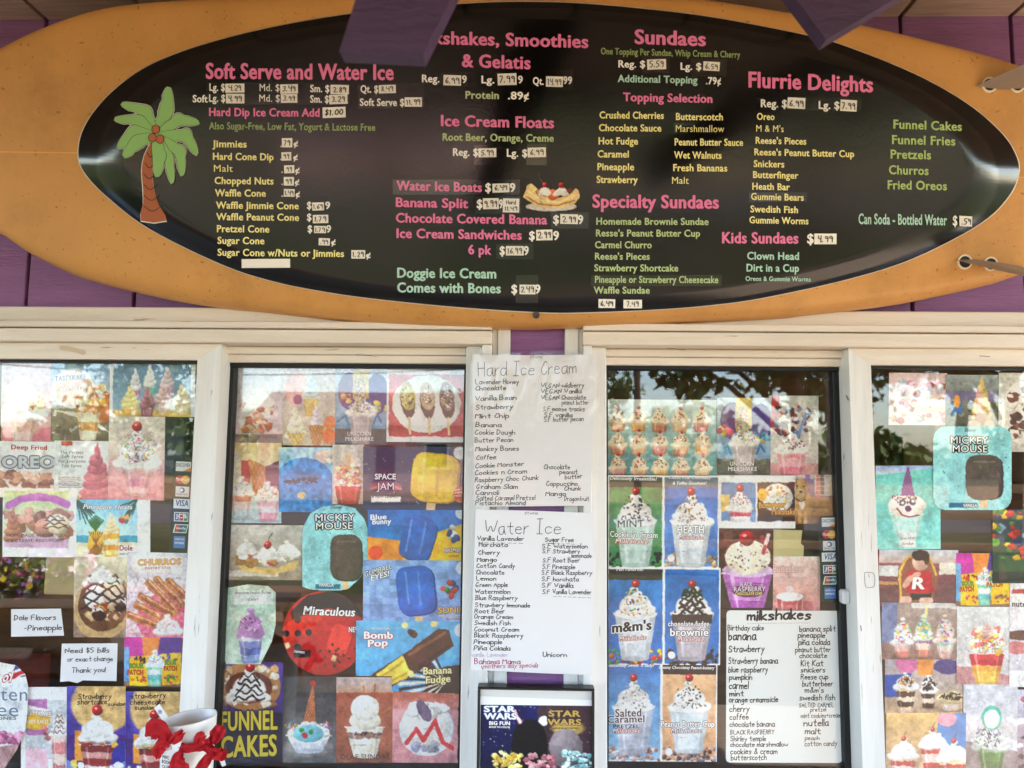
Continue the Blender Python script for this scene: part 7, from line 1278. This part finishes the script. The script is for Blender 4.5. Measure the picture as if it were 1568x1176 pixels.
def tagc(pts, Y, name, rows, col=(242, 242, 244)):
    P = unp(np.array([p[0] for p in pts], float), np.array([p[1] for p in pts], float), Y); B = P.copy(); B[:, 1] += .0006; n = len(P)
    o = mk(name, np.concatenate([P, B]), [list(range(n))[::-1], [n+i for i in range(n)]]+[[i, (i+1) % n, n+(i+1) % n, n+i] for i in range(n)], ink(col), cup)
    for t, x0, x1, yl, yr, c_ in rows: lettering(o, t, (40, 40, 44), x0, x1, yl, yr, c_, Y=Y)
    return o
t1 = tagc([(236, 1084), (244, 1078), (257, 1098), (250, 1106)], Yc-.02, 'paper_tag', [])
an = np.linspace(0, 6.283, 22, endpoint=False)
for rr_, col, lf in ((3.4, (120, 60, 130), .0004), (2.5, (244, 244, 246), .0006), (1.6, (90, 40, 110), .0008)): P = unp(245+rr_*np.cos(an), 1090+rr_*np.sin(an), Yc-.02-lf); mk('tag_emblem', P, [list(range(22))[::-1]], ink(col), t1)
tagc([(222, 1115), (232, 1106), (238, 1112), (228, 1120)], Yc-.01, 'paper_tag', [])
tg = tagc([(248, 1142), (262, 1136), (280, 1132), (272, 1152), (262, 1180), (247, 1180)], Yc-rad-.008, 'paper_tag', [('NIC', 249, 259, 1161, 1163, 5), ('BOOK', 248, 261, 1168, 1171, 5), ('CLUB', 248, 260, 1176, 1178, 5)])
for k in range(6): V2, F2 = ribbon([(250+k*2.2, 1140-k*.3), (252+k*2.2, 1150-k*.4)], .8); P = unp(V2[:, 0], V2[:, 1], Yc-rad-.0086); mk('tag_stripe', P, F2, ink((176, 70, 90)), tg)
tagc([(334, 1160), (342, 1158), (346, 1172), (340, 1174)], Yc-.02, 'paper_tag', [])
# small silver sash latch on the inner right window, and a white pull on the left one
lt = unp(1289, 912, .03); box('sash_latch', lt[0]-.006, lt[0]+.008, .012, .03, lt[2]-.012, lt[2]+.012, mat('latch', (206, 208, 212), .3), stand, .003)
# banana split picture printed on the menu panel
r = (799, 262, 888, 324); a = blank(r, (16, 13, 10), 95); H = a.H; a.warp = .35
a.ell(50, H*.86, 44, H*.12, (206, 196, 190)); a.poly([(6, H*.5), (9, H*.34), (16, H*.3), (22, H*.36), (38, H*.62), (60, H*.66), (80, H*.6), (92, H*.42), (97, H*.46), (99, H*.62), (92, H*.78), (74, H*.88), (50, H*.9), (26, H*.86), (8, H*.7), (2, H*.62)], (226, 196, 140)); a.line([(8, H*.62), (28, H*.8), (60, H*.84), (90, H*.72)], 2, (160, 116, 80)); a.line([(10, H*.48), (34, H*.72), (64, H*.76), (94, H*.58)], 4, (240, 216, 166), .8)
a.clutter(26, H*.44, 84, H*.58, 26, [(110, 60, 50), (206, 150, 120), (150, 80, 60)], 4, 7); a.ell(53, H*.58, 11, 9, (226, 120, 80), 0, 1, 2, .2); a.cream(39, H*.56, 20, 14); a.cream(67, H*.56, 22, 14); a.cherry(39, H*.34, 4.6, False); a.cherry(67, H*.34, 4.8, False); a.line([(36, H*.3), (31, H*.2), (29, H*.06)], 1.1, (150, 130, 110)); a.line([(70, H*.3), (74, H*.2), (75, H*.06)], 1.1, (150, 130, 110))
c = a.out(.01); h, w = c.shape[:2]; U, V_ = np.meshgrid(np.linspace(r[0], r[2], w), np.linspace(r[1], r[3], h)); P = onboard(U.ravel(), V_.ravel(), BL+.0004); idx = np.arange(h*w).reshape(h, w); F_ = np.stack([idx[:-1, :-1], idx[1:, :-1], idx[1:, 1:], idx[:-1, 1:]], -1).reshape(-1, 4)
keep = (c[:-1, :-1].max(2) > .22).ravel(); pr = mk('printed_picture', P, F_[keep], mat_print(.3), sign); at = pr.data.color_attributes.new('Col', 'FLOAT_COLOR', 'POINT'); L = np.ones((h*w, 4), np.float32); L[:, :3] = lin(c.reshape(-1, 3)*255); at.data.foreach_set('color', L.ravel())
# pencil marks and scuffs on the painted frames
def mark(pts, w, col, Y, parent=stand):
    V2, F2 = ribbon(pts, w); mk('pencil_mark', unp(V2[:, 0], V2[:, 1], Y), F2, ink(col, .8), parent)
mark([(1324, 877), (1331, 876), (1339, 878), (1340, 889), (1339, 899), (1331, 900), (1325, 899), (1324, 888), (1324, 877)], .7, (96, 88, 86), -.0128)
mark([(1330, 879), (1331, 884)], .7, (96, 88, 86), -.0128)
for pts, w_ in (([(1296, 606), (1299, 612)], 2.2), ([(94, 532), (112, 535), (128, 540)], 7), ([(545, 543), (570, 545)], .8), ([(690, 476), (702, 474), (712, 477)], .8), ([(640, 481), (652, 478), (664, 482)], .7), ([(1022, 533), (1050, 536)], .8), ([(1500, 545), (1516, 546)], .8), ([(1318, 958), (1319, 966)], 1.2)):
    mark(pts, w_, (206, 188, 162) if w_ > 5 else (92, 80, 68), -.0372 if pts[0][1] < 500 else -.0305 if pts[0][1] < 540 and pts[0][0] > 500 else -.0128 if not 500 < pts[0][0] < 720 else -.0135)
